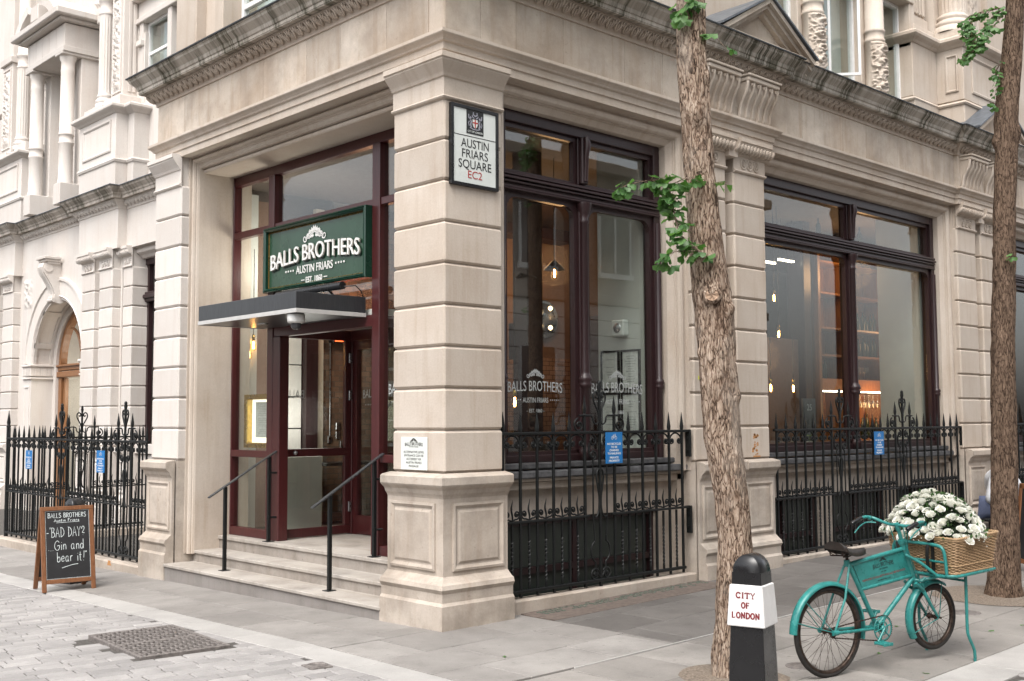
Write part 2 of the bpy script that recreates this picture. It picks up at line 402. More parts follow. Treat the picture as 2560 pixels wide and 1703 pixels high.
M['tile_tan'] = brick_mat('glazed_tile', (.30, .16, .09), (.36, .20, .12), (.12, .07, .05), 4.2, .3, .25)
M['plaster_warm'] = plain('warm_plaster', (.21, .125, .085), .7)
M['wall_grey'] = plain('grey_wall_paint', (.50, .515, .48), .7, 0, .05, 4)
M['bulb'] = flat_emit('glowing_filament', (1, .52, .16), 22)
M['bulb_soft'] = flat_emit('soft_bulb', (1, .62, .28), 5)
M['bulb_glass'] = glass_mat('bulb_glass', (1, .9, .75))
M['lamp_white'] = flat_emit('strip_light', (1, .86, .66), 7)
M['heater'] = flat_emit('heater_glow', (1, .12, .03), 2.2)
M['lit_paper'] = flat_emit('lit_paper', (1, .93, .76), .8)
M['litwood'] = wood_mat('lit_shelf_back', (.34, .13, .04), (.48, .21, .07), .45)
M['bottle'] = plain('bottle_glass', (.02, .035, .018), .1)
M['clear'] = glass_mat('drinking_glass', (.9, .9, .88), 3)
M['skin'] = plain('skin', (.48, .27, .19), .5, 0, .06, 40)
M['shirt'] = plain('white_shirt', (.66, .67, .70), .85, 0, .06, 20)
M['trouser'] = plain('blue_trousers', (.10, .12, .20), .85, 0, .15, 60)
M['shoe'] = plain('dark_shoe', (.03, .022, .018), .4)
M['hair'] = plain('brown_hair', (.05, .03, .02), .6)
M['soil'] = plain('gravel_soil', (.25, .20, .155), .95, 0, .35, 60, None, .8)
M['cctv_white'] = plain('camera_shell', (.68, .68, .66), .35)
M['smoked'] = plain('smoked_dome', (.05, .05, .055), .08)
M['rust'] = plain('cast_iron', (.23, .205, .19), .6, .1, .3, 30, None, .3)
M['leather_strap'] = plain('black_strap', (.012, .011, .01), .5)
# ================================================================== GROUND
rnd = random.Random(3)
GT = lambda x, y, z: (x, y, z+GZ(x, y))
def paving(name, base, alt, rough=.75, spots=True):
    t = NT(name); v = t.coord(); i = t.island()
    c = t.mix(t.ramp(i, [(.0, 0), (1, 1)]), base, alt)
    c = t.mix(t.math('MULTIPLY', t.ramp(t.noise(1.3, 7, .7, v), [(.36, 0), (.66, 1)]), .6), c, tuple(x*.62 for x in base))
    c = t.mix(.3, c, t.ramp(t.noise(110, 3, .6, v), [(.3, .5), (.7, 1.05)]), 'MULTIPLY')
    if spots:
        s = t.math('MAXIMUM', t.ramp(t.noise(17, 2, .4, v), [(.695, 0), (.715, 1)]), t.math('MULTIPLY', t.ramp(t.noise(2.6, 8, .75, v, .4), [(.56, 0), (.72, 1)]), .9)); c = t.mix(t.math('MULTIPLY', s, .45), c, tuple(x*.5 for x in base))
    t.bump(t.math('ADD', t.noise(9, 5, .6, v), t.math('MULTIPLY', t.noise(120, 3, .6, v), .5)), .22, .01)
    return t.fin(c, rough, spec=.3)
M['slab'] = paving('york_stone', (.235, .218, .20), (.335, .312, .288))
M['slab2'] = paving('grey_slab', (.245, .228, .212), (.33, .31, .29)); M['slab_shade'] = paving('shaded_slab', (.135, .124, .115), (.185, .172, .16))  # the darker copy holds the shade along the facade in its colour
M['band'] = paving('pale_granite', (.40, .385, .365), (.45, .43, .41), spots=False)
M['sett'] = paving('granite_sett', (.29, .277, .268), (.42, .40, .385), spots=False)
M['joint'] = plain('joint_mortar', (.10, .09, .08), .9, 0, .3, 40)
g = MB(GT); xs = [-60, -20, -8, -4, -2, 0, 2, 4, 8, 14, 25, 60]; ys = [-60, -25, -12, -8, -4, -2, 0, 2, 4, 7, 12, 25, 60]
g.add([(x, y, -.014) for y in ys for x in xs], [(j*len(xs)+i, j*len(xs)+i+1, (j+1)*len(xs)+i+1, (j+1)*len(xs)+i) for j in range(len(ys)-1) for i in range(len(xs)-1)])
tag(g.build('ground', M['joint']), kind='structure')
def slab_rows(mb, x0, x1, y0, y1, along, wr, lr, gap=.009, T=None, jit=.0015):
    """rows of slabs filling a rectangle; along = 'x' or 'y'"""
    a0, a1, b0, b1 = (x0, x1, y0, y1) if along == 'x' else (y0, y1, x0, x1)
    b = b0
    while b < b1-.02:
        w = min(rnd.uniform(*wr), b1-b)
        if b1-(b+w) < wr[0]*.5: w = b1-b
        a = a0-rnd.uniform(0, lr[0])
        while a < a1:
            l = rnd.uniform(*lr); c0 = max(a, a0); c1 = min(a+l, a1); a += l
            if c1-c0 < .04: continue
            h = rnd.uniform(-jit, jit)
            q = (c0+gap/2, c1-gap/2, b+gap/2, b+w-gap/2)
            if along == 'y': q = (q[2], q[3], q[0], q[1])
            mb.box(*q, -.05, h, .004)
        b += w
p = MB(GT)
slab_rows(p, -1.15, .85, -1.78, -.02, 'x', (.5, .62), (.6, 1.05))
slab_rows(p, -1.15, -.02, -.012, 12, 'y', (.45, .55), (.6, .95))
tag(p.build('pavement', M['slab2']), kind='structure')
p = MB(GT); slab_rows(p, .855, 15, -1.78, -.02, 'x', (.5, .62), (.6, 1.05)); tag(p.build('pavement', M['slab_shade']), kind='structure')  # shade of tree and buildings put into the slab colour here
p = MB(GT)
slab_rows(p, -1.15, 15, -3.72, -1.815, 'x', (.58, .66), (.62, 1.0))
slab_rows(p, -1.15, .9, -4.1, -3.725, 'x', (.36, .38), (.62, 1.0))
tag(p.build('pavement', M['slab']), kind='structure')
p = MB(GT)
slab_rows(p, -1.46, -1.155, -4.1, 14, 'y', (.3, .32), (.7, 1.0), .005)
slab_rows(p, .905, 15, -4.1, -3.725, 'x', (.36, .38), (.8, 1.1), .005)
tag(p.build('kerb', M['band']), kind='structure')
p = MB(GT); p.box(-.3, 15, -1.806, -1.790, -.03, .001, .002)
tag(p.build('pavement_line', M['band']), kind='structure')
# setts
c8, s8 = math.cos(R(-7)), math.sin(R(-7)); p = MB(GT)
v = -8.0
while v < 13:
    w = .135 if v < 1.6 else .10
    u = -9-rnd.uniform(0, .3)
    while u < (12 if v < -3 else 3):
        l = rnd.uniform(.2, .31); a, b = u+l/2, v+w/2; x, y = a*c8-b*s8, a*s8+b*c8; u += l
        if (x > -1.38 and y > -4.1) or x < -7.2 or x > 11: continue
        if -2.34 < x < -1.58 and .64 < y < 1.86: continue
        h = -.004+rnd.uniform(-.003, .002); mb = MB(GT); mb.box(u-l+.005, u-.005, v+.005, v+w-.005, -.05, h, .007)
        p.add([(a*c8-b*s8, a*s8+b*c8, z) for a, b, z in [(q[0], q[1], q[2]-GZ(q[0], q[1])) for q in mb.v]], mb.f)
    v += w
tag(p.build('street', M['sett']), kind='structure')
# pavement lights: a strip of green glass blocks set in brown concrete
t = root('pavement_light', 'brown strip of small green glass blocks set in the pavement below the corner window railing', 'pavement light', (2.1, -.25, .03))
q = MB(GT); q.box(.86, 3.45, -.46, -.035, -.02, .006, .003); q.build('frame', plain('brown_concrete', (.16, .125, .105), .85, 0, .25, 20), t)
q = MB(GT)
for i in range(34):
    for j in range(3):
        if rnd.random() < .8: x = 1.0+i*.071; y = -.22+j*.052; q.box(x, x+.045, y, y+.03, 0, .009, .003)
q.build('glass_block', plain('green_glass_block', (.03, .07, .05), .2), t)
# floor grating
t = root('floor_grating', 'rusty cast iron floor grating of two panels set in the grey setts', 'grating', (-1.95, 1.25, -.01))
FG = frame(-1.95, 1.25, -.006, -4)
q = MB(FG); q.box(-.36, .36, -.57, .57, -.06, -.05); q.build('pit', M['black'], t)
q = MB(FG)
for a in (-.36, .33): q.box(a, a+.03, -.57, .57, -.05, .004, .003)
for b in (-.57, -.015, .54): q.box(-.33, .33, b, b+.03, -.05, .004, .003)
q.build('frame', M['rust'], t)
for b0 in (-.54, .015):
    q = MB(FG)
    for i in range(12):
        for j in range(10):
            a = -.33+.66*(i+.5)/12; b = b0+.525*(j+.5)/10
            if (i+j) % 2: q.box(a-.030, a+.030, b-.010, b+.010, -.04, .004, .003)
            else: q.box(a-.010, a+.010, b-.030, b+.030, -.04, .001, .003)
    q.build('grid', M['rust'], t)
def cover(label, x, y, r, square=False):
    t = root('drain_cover', label, 'drain cover', (x, y, GZ(x, y))); q = MB(frame(x, y, GZ(x, y), -8))
    if square:
        q.box(-r, r, -r, r, -.02, .005, .003); q.build('frame', M['rust'], t); q = MB(frame(x, y, GZ(x, y), -8))
        for i in range(5): q.tube([(.0+(.15+i*.17)*r*math.cos(R(w)), (.15+i*.17)*r*math.sin(R(w)), .006) for w in range(0, 360, 20)], .006, 5, True)
        q.build('lid', M['rust'], t)
    else:
        q.lathe([(0, .004), (r*.88, .004), (r*.9, .001), (r*.92, .005), (r, .005), (r, -.02)], 24); q.build('lid', M['rust'], t)
cover('small square iron cover with ring pattern in the setts', -1.57, -.47, .085, True)
cover('round iron drain cover just left of the rear bicycle wheel', .83, -2.92, .11)
cover('round iron drain cover between the bicycle stand and far tree', 3.53, -2.86, .13)
def soil(label, x, y, r):
    q = MB(); n = 28; vs = [(x, y, GZ(x, y)+.03)]; rg = 5
    for k in range(1, rg+1):
        for i in range(n):
            w = 2*math.pi*i/n; rr = r*k/rg*(1+.18*noise.noise((math.cos(w)*1.5, math.sin(w)*1.5, x))); px_, py_ = x+rr*math.cos(w), y+rr*math.sin(w)
            vs.append((px_, py_, GZ(px_, py_)+.004+.02*(1-k/rg)+.008*noise.noise((px_*9, py_*9, 0))*(k < rg)))
    fs = [(0, 1+i, 1+(i+1) % n) for i in range(n)]
    for k in range(rg-1):
        fs += [(1+k*n+i, 1+(k+1)*n+i, 1+(k+1)*n+(i+1) % n, 1+k*n+(i+1) % n) for i in range(n)]
    q.add(vs, fs, True); tag(q.build('soil', M['soil'], loc=(x, y, 0)), kind='structure')
soil('', 4.56, -2.77, .62); soil('', .26, -2.76, .36)
def fan_leaf(mb, c, dirv, upv, L_, T=None):
    """one ginkgo fan leaf with a notch and wavy rim, spread from its stalk end"""
    d = Vector(dirv).normalized(); u = Vector(upv); u = (u-d*u.dot(d)).normalized(); s = d.cross(u); c = Vector(c); vs = [tuple(c)]
    k = 6; amp = rnd.uniform(.05, .2)
    for i in range(k+1):
        w = R(-62+124*i/k); rr = L_*(.86+.1*math.sin(i*2.1)); rr *= .72 if i == 3 else 1
        q = c+d*(rr*math.cos(w))+s*(rr*math.sin(w))+u*(amp*L_*math.cos(i*1.9)-.25*L_*(math.cos(w)))
        vs.append(tuple(q))
    mb.add(vs, [(0, i+1, i+2) for i in range(k)], True, T=lambda a, b, z: (a, b, z))
for i, (x, y) in enumerate([(1.55, -3.1), (2.9, -3.35), (3.3, -3.45), (2.55, -2.75), (1.2, -3.65), (-.4, -1.2)]):
    q = MB(); fan_leaf(q, (x, y, GZ(x, y)+.006), (rnd.uniform(-1, 1), rnd.uniform(-1, 1), .1), (0, 0, 1), .035)
    tag(q.build('fallen_leaf', M['leaf'], loc=(x, y, GZ(x, y))), ['fallen green leaf on the paving under the bicycle frame', 'fallen green leaf on the paving right of the bicycle stand', 'fallen green leaf near the right edge, beyond the stand foot', 'fallen green leaf on the slabs behind the bicycle front wheel', 'fallen green leaf nearest the camera, below the bicycle', 'fallen green leaf on the slabs in front of the corner plinth'][i], 'leaf', 'fallen leaves on the paving')
# ================================================================== CORNER BUILDING
B = root('corner_building', 'pale limestone corner building with shopfront windows, stone piers and mossy cornice', 'building', (0, 0, 0))
GROOVE, CRS = .018, .3625
COURSES = [1.29, 1.66]+[1.66+CRS*i for i in range(1, 9)]
def circles(mb, cx, cz, r, mp):  # three rings of a capital
    for q in (-1, 0, 1):
        mb.tube([mp(cx+q*r*2.5+r*math.cos(R(w)), cz+r*1.15*math.sin(R(w)), -.004) for w in range(0, 360, 30)], .011, 6, True)
        mb.tube([mp(cx+q*r*2.5+r*.4*math.cos(R(w)), cz+r*.5*math.sin(R(w)), 0) for w in range(0, 360, 45)], .008, 5, True)
def pillar(label, x0, x1, y0, y1, path, faces, carved, parent, mat='stone', low='stone_low', zb=None, sides=None):
    """rusticated pier; path = plan path of the exposed sides; faces = list of (map(u,z,out), u0, u1) for panels and carving"""
    zb = zb if zb is not None else min(GZ(x0, y0), GZ(x1, y1))-.03
    sh = MB(); sh.box(x0+.028, x1-.028, y0+.028, y1-.028, 1.25, 4.9)
    for a, b in zip(COURSES[:-1], COURSES[1:]): sh.box(x0, x1, y0, y1, a+.006, b-.006, .018)
    P = sh.build('pillar', M[mat], parent)
    if label: P['label'] = label
    q = MB(); q.box(x0+.003, x1-.003, y0+.003, y1, zb, 1.284)
    q.sweep(path, [(.02, zb), (.14, zb), (.138, .20), (.118, .225), (.118, .30), (.128, .315), (.14, .335), (.128, .37), (.10, .385), (.075, .41), (.05, .43), (.05, 1.08), (.06, 1.10), (.075, 1.12), (.09, 1.155), (.125, 1.185), (.135, 1.20), (.135, 1.262), (.115, 1.275), (.02, 1.292)])
    for mp, u0, u1 in faces:
        w = .075
        z0, z1 = .47, 1.04; a, b = u0+.05, u1-.05
        fr = [(a, z0), (a, z1), (b, z1), (b, z0)]
        for i in range(4): pass
        # sunk field with a moulded frame: the frame stands proud of the die, the field is raised inside it
        q.sweep([(a, z0), (b, z0), (b, z1), (a, z1)], [(0, .05), (0, .066), (-.02, .07), (-.03, .062), (-.045, .052)], closed=True, cap=False, mp=lambda p, z, h, mp=mp: mp(p, z, h), endcap=False)
        fa = [(a+.08, z0+.08), (b-.08, z0+.08), (b-.08, z1-.08), (a+.08, z1-.08)]
        q.sweep(fa, [(.022, .0505), (0, .062)], closed=True, cap=False, mp=lambda p, z, h, mp=mp: mp(p, z, h), endcap=False)
        q.add([mp(p, z, .062) for p, z in fa], [(0, 1, 2, 3)])
    q.build('pedestal', M[low], P)
    c = MB()
    c.sweep(path, [(-.01, 4.54), (.0, 4.545), (.022, 4.553), (.03, 4.565), (.022, 4.578), (.004, 4.585), (.004, 4.74), (.02, 4.748), (.026, 4.76), (.035, 4.775), (.085, 4.835), (.105, 4.86), (.105, 4.872), (.12, 4.88), (.12, 4.925), (-.01, 4.93)])
    if carved:
        for mp, u0, u1 in faces:
            mid = (u0+u1)/2; circles(c, mid, 4.66, min(.05, (u1-u0)*.085), lambda u, z, h, mp=mp: mp(u, z, h+.012))
            n = max(5, int((u1-u0)/.062))
            for i in range(n+2):
                u = u0-.06+(u1-u0+.12)*(i+.5)/(n+2)
                c.tube([mp(u, 4.765, .03), mp(u, 4.785, .075), mp(u, 4.82, .105), mp(u, 4.85, .118)], [.012, .026, .026, .012], 6)
    c.build('capital', M[mat], P)
    return P
fR = lambda y0: (lambda u, z, o: (u, y0-o, z))
fL = lambda x0: (lambda u, z, o: (x0-o, u, z))
fS = lambda x0: (lambda u, z, o: (x0-o, u, z))
def rp(label, x0, x1):
    return pillar(label, x0, x1, 0, .5, [(x0, 0), (x1, 0)], [(fR(0), x0, x1)], True, B)
pillar('corner pier with the street name sign and bare necking', 0, .69, 0, .725, [(0, .725), (0, 0), (.69, 0)], [(fR(0), 0, .69), (fL(0), 0, .725)], False, B)
pillar('pier left of the entrance steps', 0, .5, 4.89, 5.56, [(0, 5.56), (0, 4.89)], [(fL(0), 4.89, 5.56)], False, B, 'stone_wing', 'stone_low')  # brighter light at this end put into its paler stone colour
for x0, x1 in ((3.48, 4.12), (4.27, 4.89), (9.87, 10.5), (10.68, 11.3), (16.3, 16.95)): rp(None, x0, x1)
q = MB(); [q.sweep([(a, 0), (b, 0)], [(0, -.1), (.135, -.1), (.135, .22), (.11, .30), (.045, .42), (.045, 1.1), (.12, 1.19), (.12, 1.27), (0, 1.285)]) for a, b in ((4.121, 4.269), (10.501, 10.679))]; q.build('pedestal_link', M['stone_low'], B)
for bx_ in ([(4.08, 4.31, .14, .5, 0, 4.9), (4.11, 4.28, -.06, .5, 4.70, 4.93), (3.42, 4.95, .2, .6, -.4, 4.89)], [(10.47, 10.72, .14, .5, 0, 4.9), (10.5, 10.69, -.06, .5, 4.70, 4.93), (9.8, 11.4, .2, .6, -.4, 4.89)], [(.1, .6, .1, .62, 0, 4.9)], [(.12, .64, 4.93, 5.53, -.3, 4.9)]):
    q = MB(); [q.box(*e) for e in bx_]; q.build('pier_wall', M['stone'], B)
# ---- entablature
EP = [(2.4, 5.5), (0, 5.5), (0, 0), (3.43, 0), (3.43, -.06), (4.96, -.06), (4.96, 0), (9.82, 0), (9.82, -.06), (11.38, -.06), (11.38, 0), (16.2, 0), (16.2, -.06), (18, -.06)]
q = MB(); q.sweep(EP, [(-.5, 4.90), (.012, 4.90), (.012, 4.975), (.028, 4.98), (.028, 5.04), (.034, 5.045), (.05, 5.052), (.058, 5.068), (.075, 5.085), (.095, 5.10), (.10, 5.108), (.10, 5.135), (-.1, 5.14)], cap=False)
q.build('architrave', M['stone'], B)
q = MB()   # frieze as ashlar blocks on a dark-jointed core
q.sweep(EP, [(.004, 5.1), (.004, 5.66)], cap=False)
def frieze(T, u0, u1, d, lens, blk):
    u = u0; i = 0
    while u < u1-.02:
        l = min(lens[i % len(lens)], u1-u); i += 1
        if u1-u-l < .2: l = u1-u
        blk.box(u+.002, u+l-.002, d-.014, d+.2, 5.12, 5.66, .002); u += l
rb = [.42, .44, .63, .9, .62, .8, .55, .7]
frieze(RF, 0, 3.43, 0, rb, q); q2 = MB(LF); frieze(LF, .2, 5.5, 0, [.62, .75, .6, .83, .5, .7], q2); q.add(q2.v, q2.f)
for a, b, d in ((3.43, 4.96, -.06), (4.96, 9.82, 0), (9.82, 11.38, -.06), (11.38, 16.2, 0)): frieze(RF, a, b, d, [.75, .95, .6, .85, 1.05], q)
q.build('frieze', M['stone_dirty'], B)
q = MB(); q.sweep(EP, [(0, 5.62), (.03, 5.628), (.03, 5.645), (.035, 5.66), (.05, 5.69), (.085, 5.73), (.115, 5.755), (.125, 5.765), (.125, 5.78), (0, 5.782)], cap=False)
def leaves(T, u0, u1, d, mb, step=.122):
    n = int((u1-u0)/step)
    for i in range(n):
        u = u0+(u1-u0)*(i+.5)/n
        for s in (-1, 1):
            mb.tube([T(u+s*.008, d-.045, 5.668), T(u+s*.030, d-.078, 5.69), T(u+s*.034, d-.105, 5.722), T(u+s*.018, d-.128, 5.75)], [.006, .014, .013, .006], 5)
        mb.tube([T(u, d-.05, 5.662), T(u, d-.085, 5.695), T(u, d-.11, 5.72)], [.005, .013, .006], 5)
        mb.tube([T(u+step/2, d-.07, 5.69), T(u+step/2, d-.115, 5.735), T(u+step/2, d-.13, 5.757)], [.006, .017, .006], 5)
lv = MB()
leaves(RF, -.1, 3.4, 0, lv); leaves(RF, 3.4, 5.0, -.06, lv); leaves(RF, 5.0, 9.8, 0, lv); leaves(RF, 9.8, 11.4, -.06, lv); leaves(RF, 11.4, 14, 0, lv); leaves(LF, -.1, 5.6, 0, lv)
q.add(lv.v, lv.f, True); q.build('carved_moulding', stone('carved_limestone', (.45, .385, .325), (.28, .21, .155), streak=.35, mott=.5), B)
q = MB(); q.sweep(EP, [(0, 5.78), (.185, 5.782), (.185, 5.79), (.178, 5.79), (.19, 5.795), (.19, 5.83), (.20, 5.835), (.205, 5.845), (.215, 5.875), (.25, 5.91), (.275, 5.935), (.285, 5.96), (.295, 5.965), (.295, 5.985), (-.1, 6.02)], cap=False)
q.build('cornice', M['stone_corn'], B)
q = MB(); q.sweep(EP, [(.31, 5.978), (.312, 5.992), (.29, 6.0), (-.35, 6.06), (-.35, 6.04), (.28, 5.988)], cap=True, endcap=False)
q.build('lead_flashing', M['lead_dark'], B)
# ---- scrolled brackets on the frieze over the paired piers
def bracket(u, w, d0):
    q = MB(); prof = [(0, 5.145), (.035, 5.15), (.05, 5.19), (.055, 5.25), (.075, 5.32), (.115, 5.39), (.15, 5.45), (.165, 5.52), (.165, 5.55)]
    mp = lambda a, b, h: (h, d0-a, b)
    q.prism([(-.1, 5.145)]+[(o-.014, z) for o, z in prof]+[(-.1, 5.55)], u, u+w, lambda a, b, h: (h, d0-a, b))
    n = 5
    for i in range(n+1):
        uu = u+w*i/n; r = w/n*.20; q.tube([(uu, d0-o+.008, z) for o, z in prof], r*.95, 6)
    for i in range(n):
        uu = u+w*(i+.5)/n; q.tube([(uu, d0-.18, 5.53), (uu, d0-.172, 5.5)], [.02, .012], 6)
    q.box(u-.015, u+w+.015, d0-.19, d0, 5.552, 5.6, .008); q.box(u-.03, u+w+.03, d0-.21, d0, 5.603, 5.63, .006)
    return q.build('bracket', M['stone'], B)
for a, b in ((3.53, 4.1), (4.27, 4.86), (9.9, 10.48), (10.7, 11.28)): bracket(a, b-a, -.06)
# ---- small pediments with lead roofs over the paired piers
def pediment(xa, xb):
    c = (xa+xb)/2; f = -.36; ap = 6.56; bz = 6.0; q = MB()
    q.box(xa+.28, xb-.28, -.2, .3, 6.0, 6.06)
    q.prism([(xa+.1, bz+.02), (xb-.1, bz+.02), (c, ap-.05)], -.16, .45, lambda a, b, h: (a, h, b))
    for s, e in ((xa, c), (xb, c)):
        # raking moulding as stepped prisms
        for o, dz, t in ((-.34, .0, .06), (-.29, -.06, .055), (-.22, -.115, .05)):
            q.prism([(s, bz+dz+.02), (e, ap+dz), (e, ap+dz-t), (s, bz+dz+.02-t)], o, .1, lambda a, b, h: (a, h, b))
    q.box(xa+.05, xb-.05, -.32, -.05, 5.985, 6.035, .006)
    P = q.build('pediment', M['stone_dirty'], B)
    r = MB()
    for s, e in ((xa-.04, c), (xb+.04, c)):
        r.prism([(s, bz+.025), (e, ap+.004), (e, ap+.03), (s, bz+.05)], -.37, .5, lambda a, b, h: (a, h, b))
    r.build('lead_roof', M['lead'], P)
pediment(3.66, 5.50); pediment(10.0, 11.84)
# ---- window surrounds: one moulded jamb-and-head profile round each opening
SUR = [(-.04, .06), (.006, .06), (.006, .10), (.02, .105), (.03, .10), (.05, .085), (.075, .08), (.10, .088), (.118, .11), (.12, .13), (.13, .132), (.135, .15), (.19, .2), (.195, .29), (.195, .5)]
def surround(T, u0, u1, z0, z1, prof, name='window_surround'):
    q = MB(T); q.sweep([(u0, z0), (u0, z1), (u1, z1), (u1, z0)], prof, cap=False, mp=lambda a, b, h: (a, h, b), endcap=False)
    return q.build(name, M['stone'], B)
surround(RF, .69, 3.48, 1.2, 4.905, SUR); surround(RF, 4.89, 9.87, 1.2, 4.905, SUR); surround(RF, 11.3, 16.3, 1.2, 4.905, SUR)
SURL = [(-.08, .11), (.012, .11), (.012, .14), (.02, .15), (.03, .145), (.05, .13), (.075, .125), (.10, .133), (.118, .155), (.12, .17), (.135, .175), (.15, .2), (.15, .9)]
q = MB(LF); q.sweep([(.725, .2), (.725, 4.905), (4.89, 4.905), (4.89, .2)], [(o*.55 if o > 0 else o, d) for o, d in SURL], cap=False, mp=lambda a, b, h: (a, h, b), endcap=False)
q.build('entrance_surround', M['stone'], B)
q = MB(LF); q.box(.735, 4.88, .19, .95, 4.775, 4.895, .02); q.box(.735, 4.88, .25, .95, 4.722, 4.77, .012); q.build('entrance_soffit', M['stone'], B)
# ---- right facade shop windows
def rounded(u0, u1, z0, z1, rl, rr, n=6):
    """opening outline with rounded top corners"""
    pts = [(u0, z0)]
    pts += [(u0+rl-rl*math.cos(R(90*i/n)), z1-rl+rl*math.sin(R(90*i/n))) for i in range(n+1)] if rl else [(u0, z1)]
    pts += [(u1-rr+rr*math.sin(R(90*i/n)), z1-rr+rr*math.cos(R(90*i/n))) for i in range(n+1)] if rr else [(u1, z1)]
    return pts+[(u1, z0)]
def shop_window(u0, u1, label, mulls):
    d = .27; q = MB(RF); zt, zb = 4.71, 1.34; m = .075
    # outer frame
    q.box(u0, u0+.10, d, d+.16, zb, zt, .006); q.box(u1-.10, u1, d, d+.16, zb, zt, .006); q.box(u0+.1, u1-.1, d, d+.16, zt-.11, zt, .006)
    q.box(u0+.1, u1-.1, d+.01, d+.16, zb, zb+.07, .006)
    for k, (x, s) in enumerate(((u0+.05, 1), (u1-.05, 1))):
        q.lathe([(.036, zb), (.036, 2.06), (.05, 2.08), (.055, 2.1), (.045, 2.115), (.058, 2.135), (.05, 2.16), (.036, 2.18), (.036, 3.86)], 10, (x, d, 0))
    F = q.build('window_frame', M['plum'], B); F['label'] = label
    q = MB(RF)   # transom with stacked mouldings
    q.box(u0+.1, u1-.1, d+.0, d+.15, 3.93, 4.11, .004)
    for z, o, h in ((4.085, .035, .03), (4.045, .05, .025), (4.01, .035, .02), (3.965, .02, .03), (3.94, .03, .018)): q.box(u0+.03, u1-.03, d-o, d+.02, z-h/2, z+h/2, .005)
    q.build('transom', M['plum'], F)
    for x in mulls:
        q = MB(RF); q.box(x-.065, x+.065, d, d+.15, zb, 3.925, .006); q.box(x-.055, x+.055, d+.02, d+.15, 4.115, zt-.11, .006)
        q.lathe([(.0, zb), (.075, zb), (.075, zb+.10), (.06, zb+.12), (.055, zb+.16), (.05, zb+.2), (.05, 2.05), (.065, 2.07), (.078, 2.10), (.06, 2.118), (.08, 2.14), (.07, 2.17), (.052, 2.2), (.05, 2.22), (.046, 3.72), (.058, 3.74), (.046, 3.76), (.056, 3.82), (.085, 3.9), (.085, 3.93)], 12, (x, d+.0, 0))
        q.box(x-.045, x+.045, d-.035, d+.02, 4.12, 4.6, .012); q.tube([(x, d-.05, 4.6), (x, d-.065, 4.52), (x, d-.045, 4.42), (x, d-.03, 4.15)], [.03, .04, .03, .028], 8)
        q.build('mullion', M['plum'], F)
    ed = [u0+.1]+[v for x in mulls for v in (x-.065, x+.065)]+[u1-.1]
    for i in range(0, len(ed), 2):
        a, b = ed[i], ed[i+1]
        q = MB(RF)  # lights: inner sash ring with rounded upper corners
        o = rounded(a, b, zb+.07, 3.93, .001, .001, 4); inn = rounded(a+.045, b-.045, zb+.1, 3.88, .12, .12, 4)
        n = len(o); vs = [(u, d+.03, z) for u, z in o]+[(u, d+.03, z) for u, z in inn]+[(u, d+.09, z) for u, z in inn]
        fs = [(k, k+1, n+k+1, n+k) for k in range(n-1)]+[(n+k, n+k+1, 2*n+k+1, 2*n+k) for k in range(n-1)]
        q.add(vs, fs); q.box(a, b, d+.03, d+.09, zb+.068, zb+.105); q.build('sash', M['plum'], F)
        q = MB(RF); q.box(a+.02, b-.02, d+.1, d+.106, zb+.06, 3.95); q.build('pane', M['glass'], F)
        q = MB(RF); q.box(a+.04, b-.04, d+.04, d+.09, 4.115, 4.14); q.box(a, a+.04, d+.04, d+.09, 4.115, zt-.11); q.box(b-.04, b, d+.04, d+.09, 4.115, zt-.11); q.box(a+.04, b-.04, d+.04, d+.09, zt-.16, zt-.112); q.build('sash', M['plum'], F)
        q = MB(RF); q.box(a+.02, b-.02, d+.1, d+.106, 4.1, zt-.1); q.build('pane', M['glass'], F)
    return F
shop_window(.88, 3.28, 'dark plum timber shop window with two lights beside the corner pier', [2.06])
shop_window(5.08, 9.68, 'wide dark plum timber shop window above the longer railing', [7.30])
shop_window(11.49, 16.1, 'shop window at the right edge beyond the far tree', [13.8])
# sills, apron wall and basement windows behind the railings
def apron(u0, u1, bw):
    q = MB(RF); q.box(u0, u1, .16, .4, 1.285, 1.34, .01); q.box(u0, u1, .10, .4, 1.20, 1.27, .012); q.build('sill', M['slate'], B)
    q = MB(RF); q.box(u0, u1, .14, .4, 1.17, 1.2, .006); q.box(u0, u1, .2, .4, 1.09, 1.168, .01); q.box(u0, u1, .30, .5, .80, 1.09)
    q.box(u0, bw[0][0], .30, .5, -1.2, .8)
    for (a, b), (c, d_) in zip(bw, bw[1:]): q.box(b, c, .30, .5, -1.2, .8)
    q.box(bw[-1][1], u1, .30, .5, -1.2, .8); q.build('apron_wall', M['stone_low'], B)
    for a, b in bw:
        q = MB(RF); d = .36
        q.box(a, b, d, d+.1, .74, .8); q.box(a, a+.06, d, d+.1, -.9, .74); q.box(b-.06, b, d, d+.1, -.9, .74); q.box(a+.06, b-.06, d+.01, d+.09, .28, .34); q.box((a+b)/2-.03, (a+b)/2+.03, d+.01, d+.1, -.9, .28); q.box((a+b)/2-.03, (a+b)/2+.03, d+.01, d+.1, .34, .74)
        F = q.build('basement_window', M['plum'], B)
        q = MB(RF); q.box(a+.03, b-.03, d+.05, d+.056, -.9, .77); q.build('pane', M['frosted'], F)
t = NT('frosted_pane'); M['frosted'] = t.fin((.035, .042, .036), .22, spec=.4)
apron(.6, 3.5, [(.8, 3.2)]); apron(4.85, 9.9, [(5.0, 6.4), (6.75, 8.1), (8.4, 9.6)]); apron(11.28, 16.32, [(11.6, 13.6)])
q = MB(RF)   # kerb walls and lightwell floors
for a, b in ((.78, 3.44), (4.98, 9.78), (11.4, 16.2)):
    q.box(a, b, -.03, .14, -.2, .13, .012)
q.build('railing_kerb', M['stone_low'], B)
q = MB(RF)
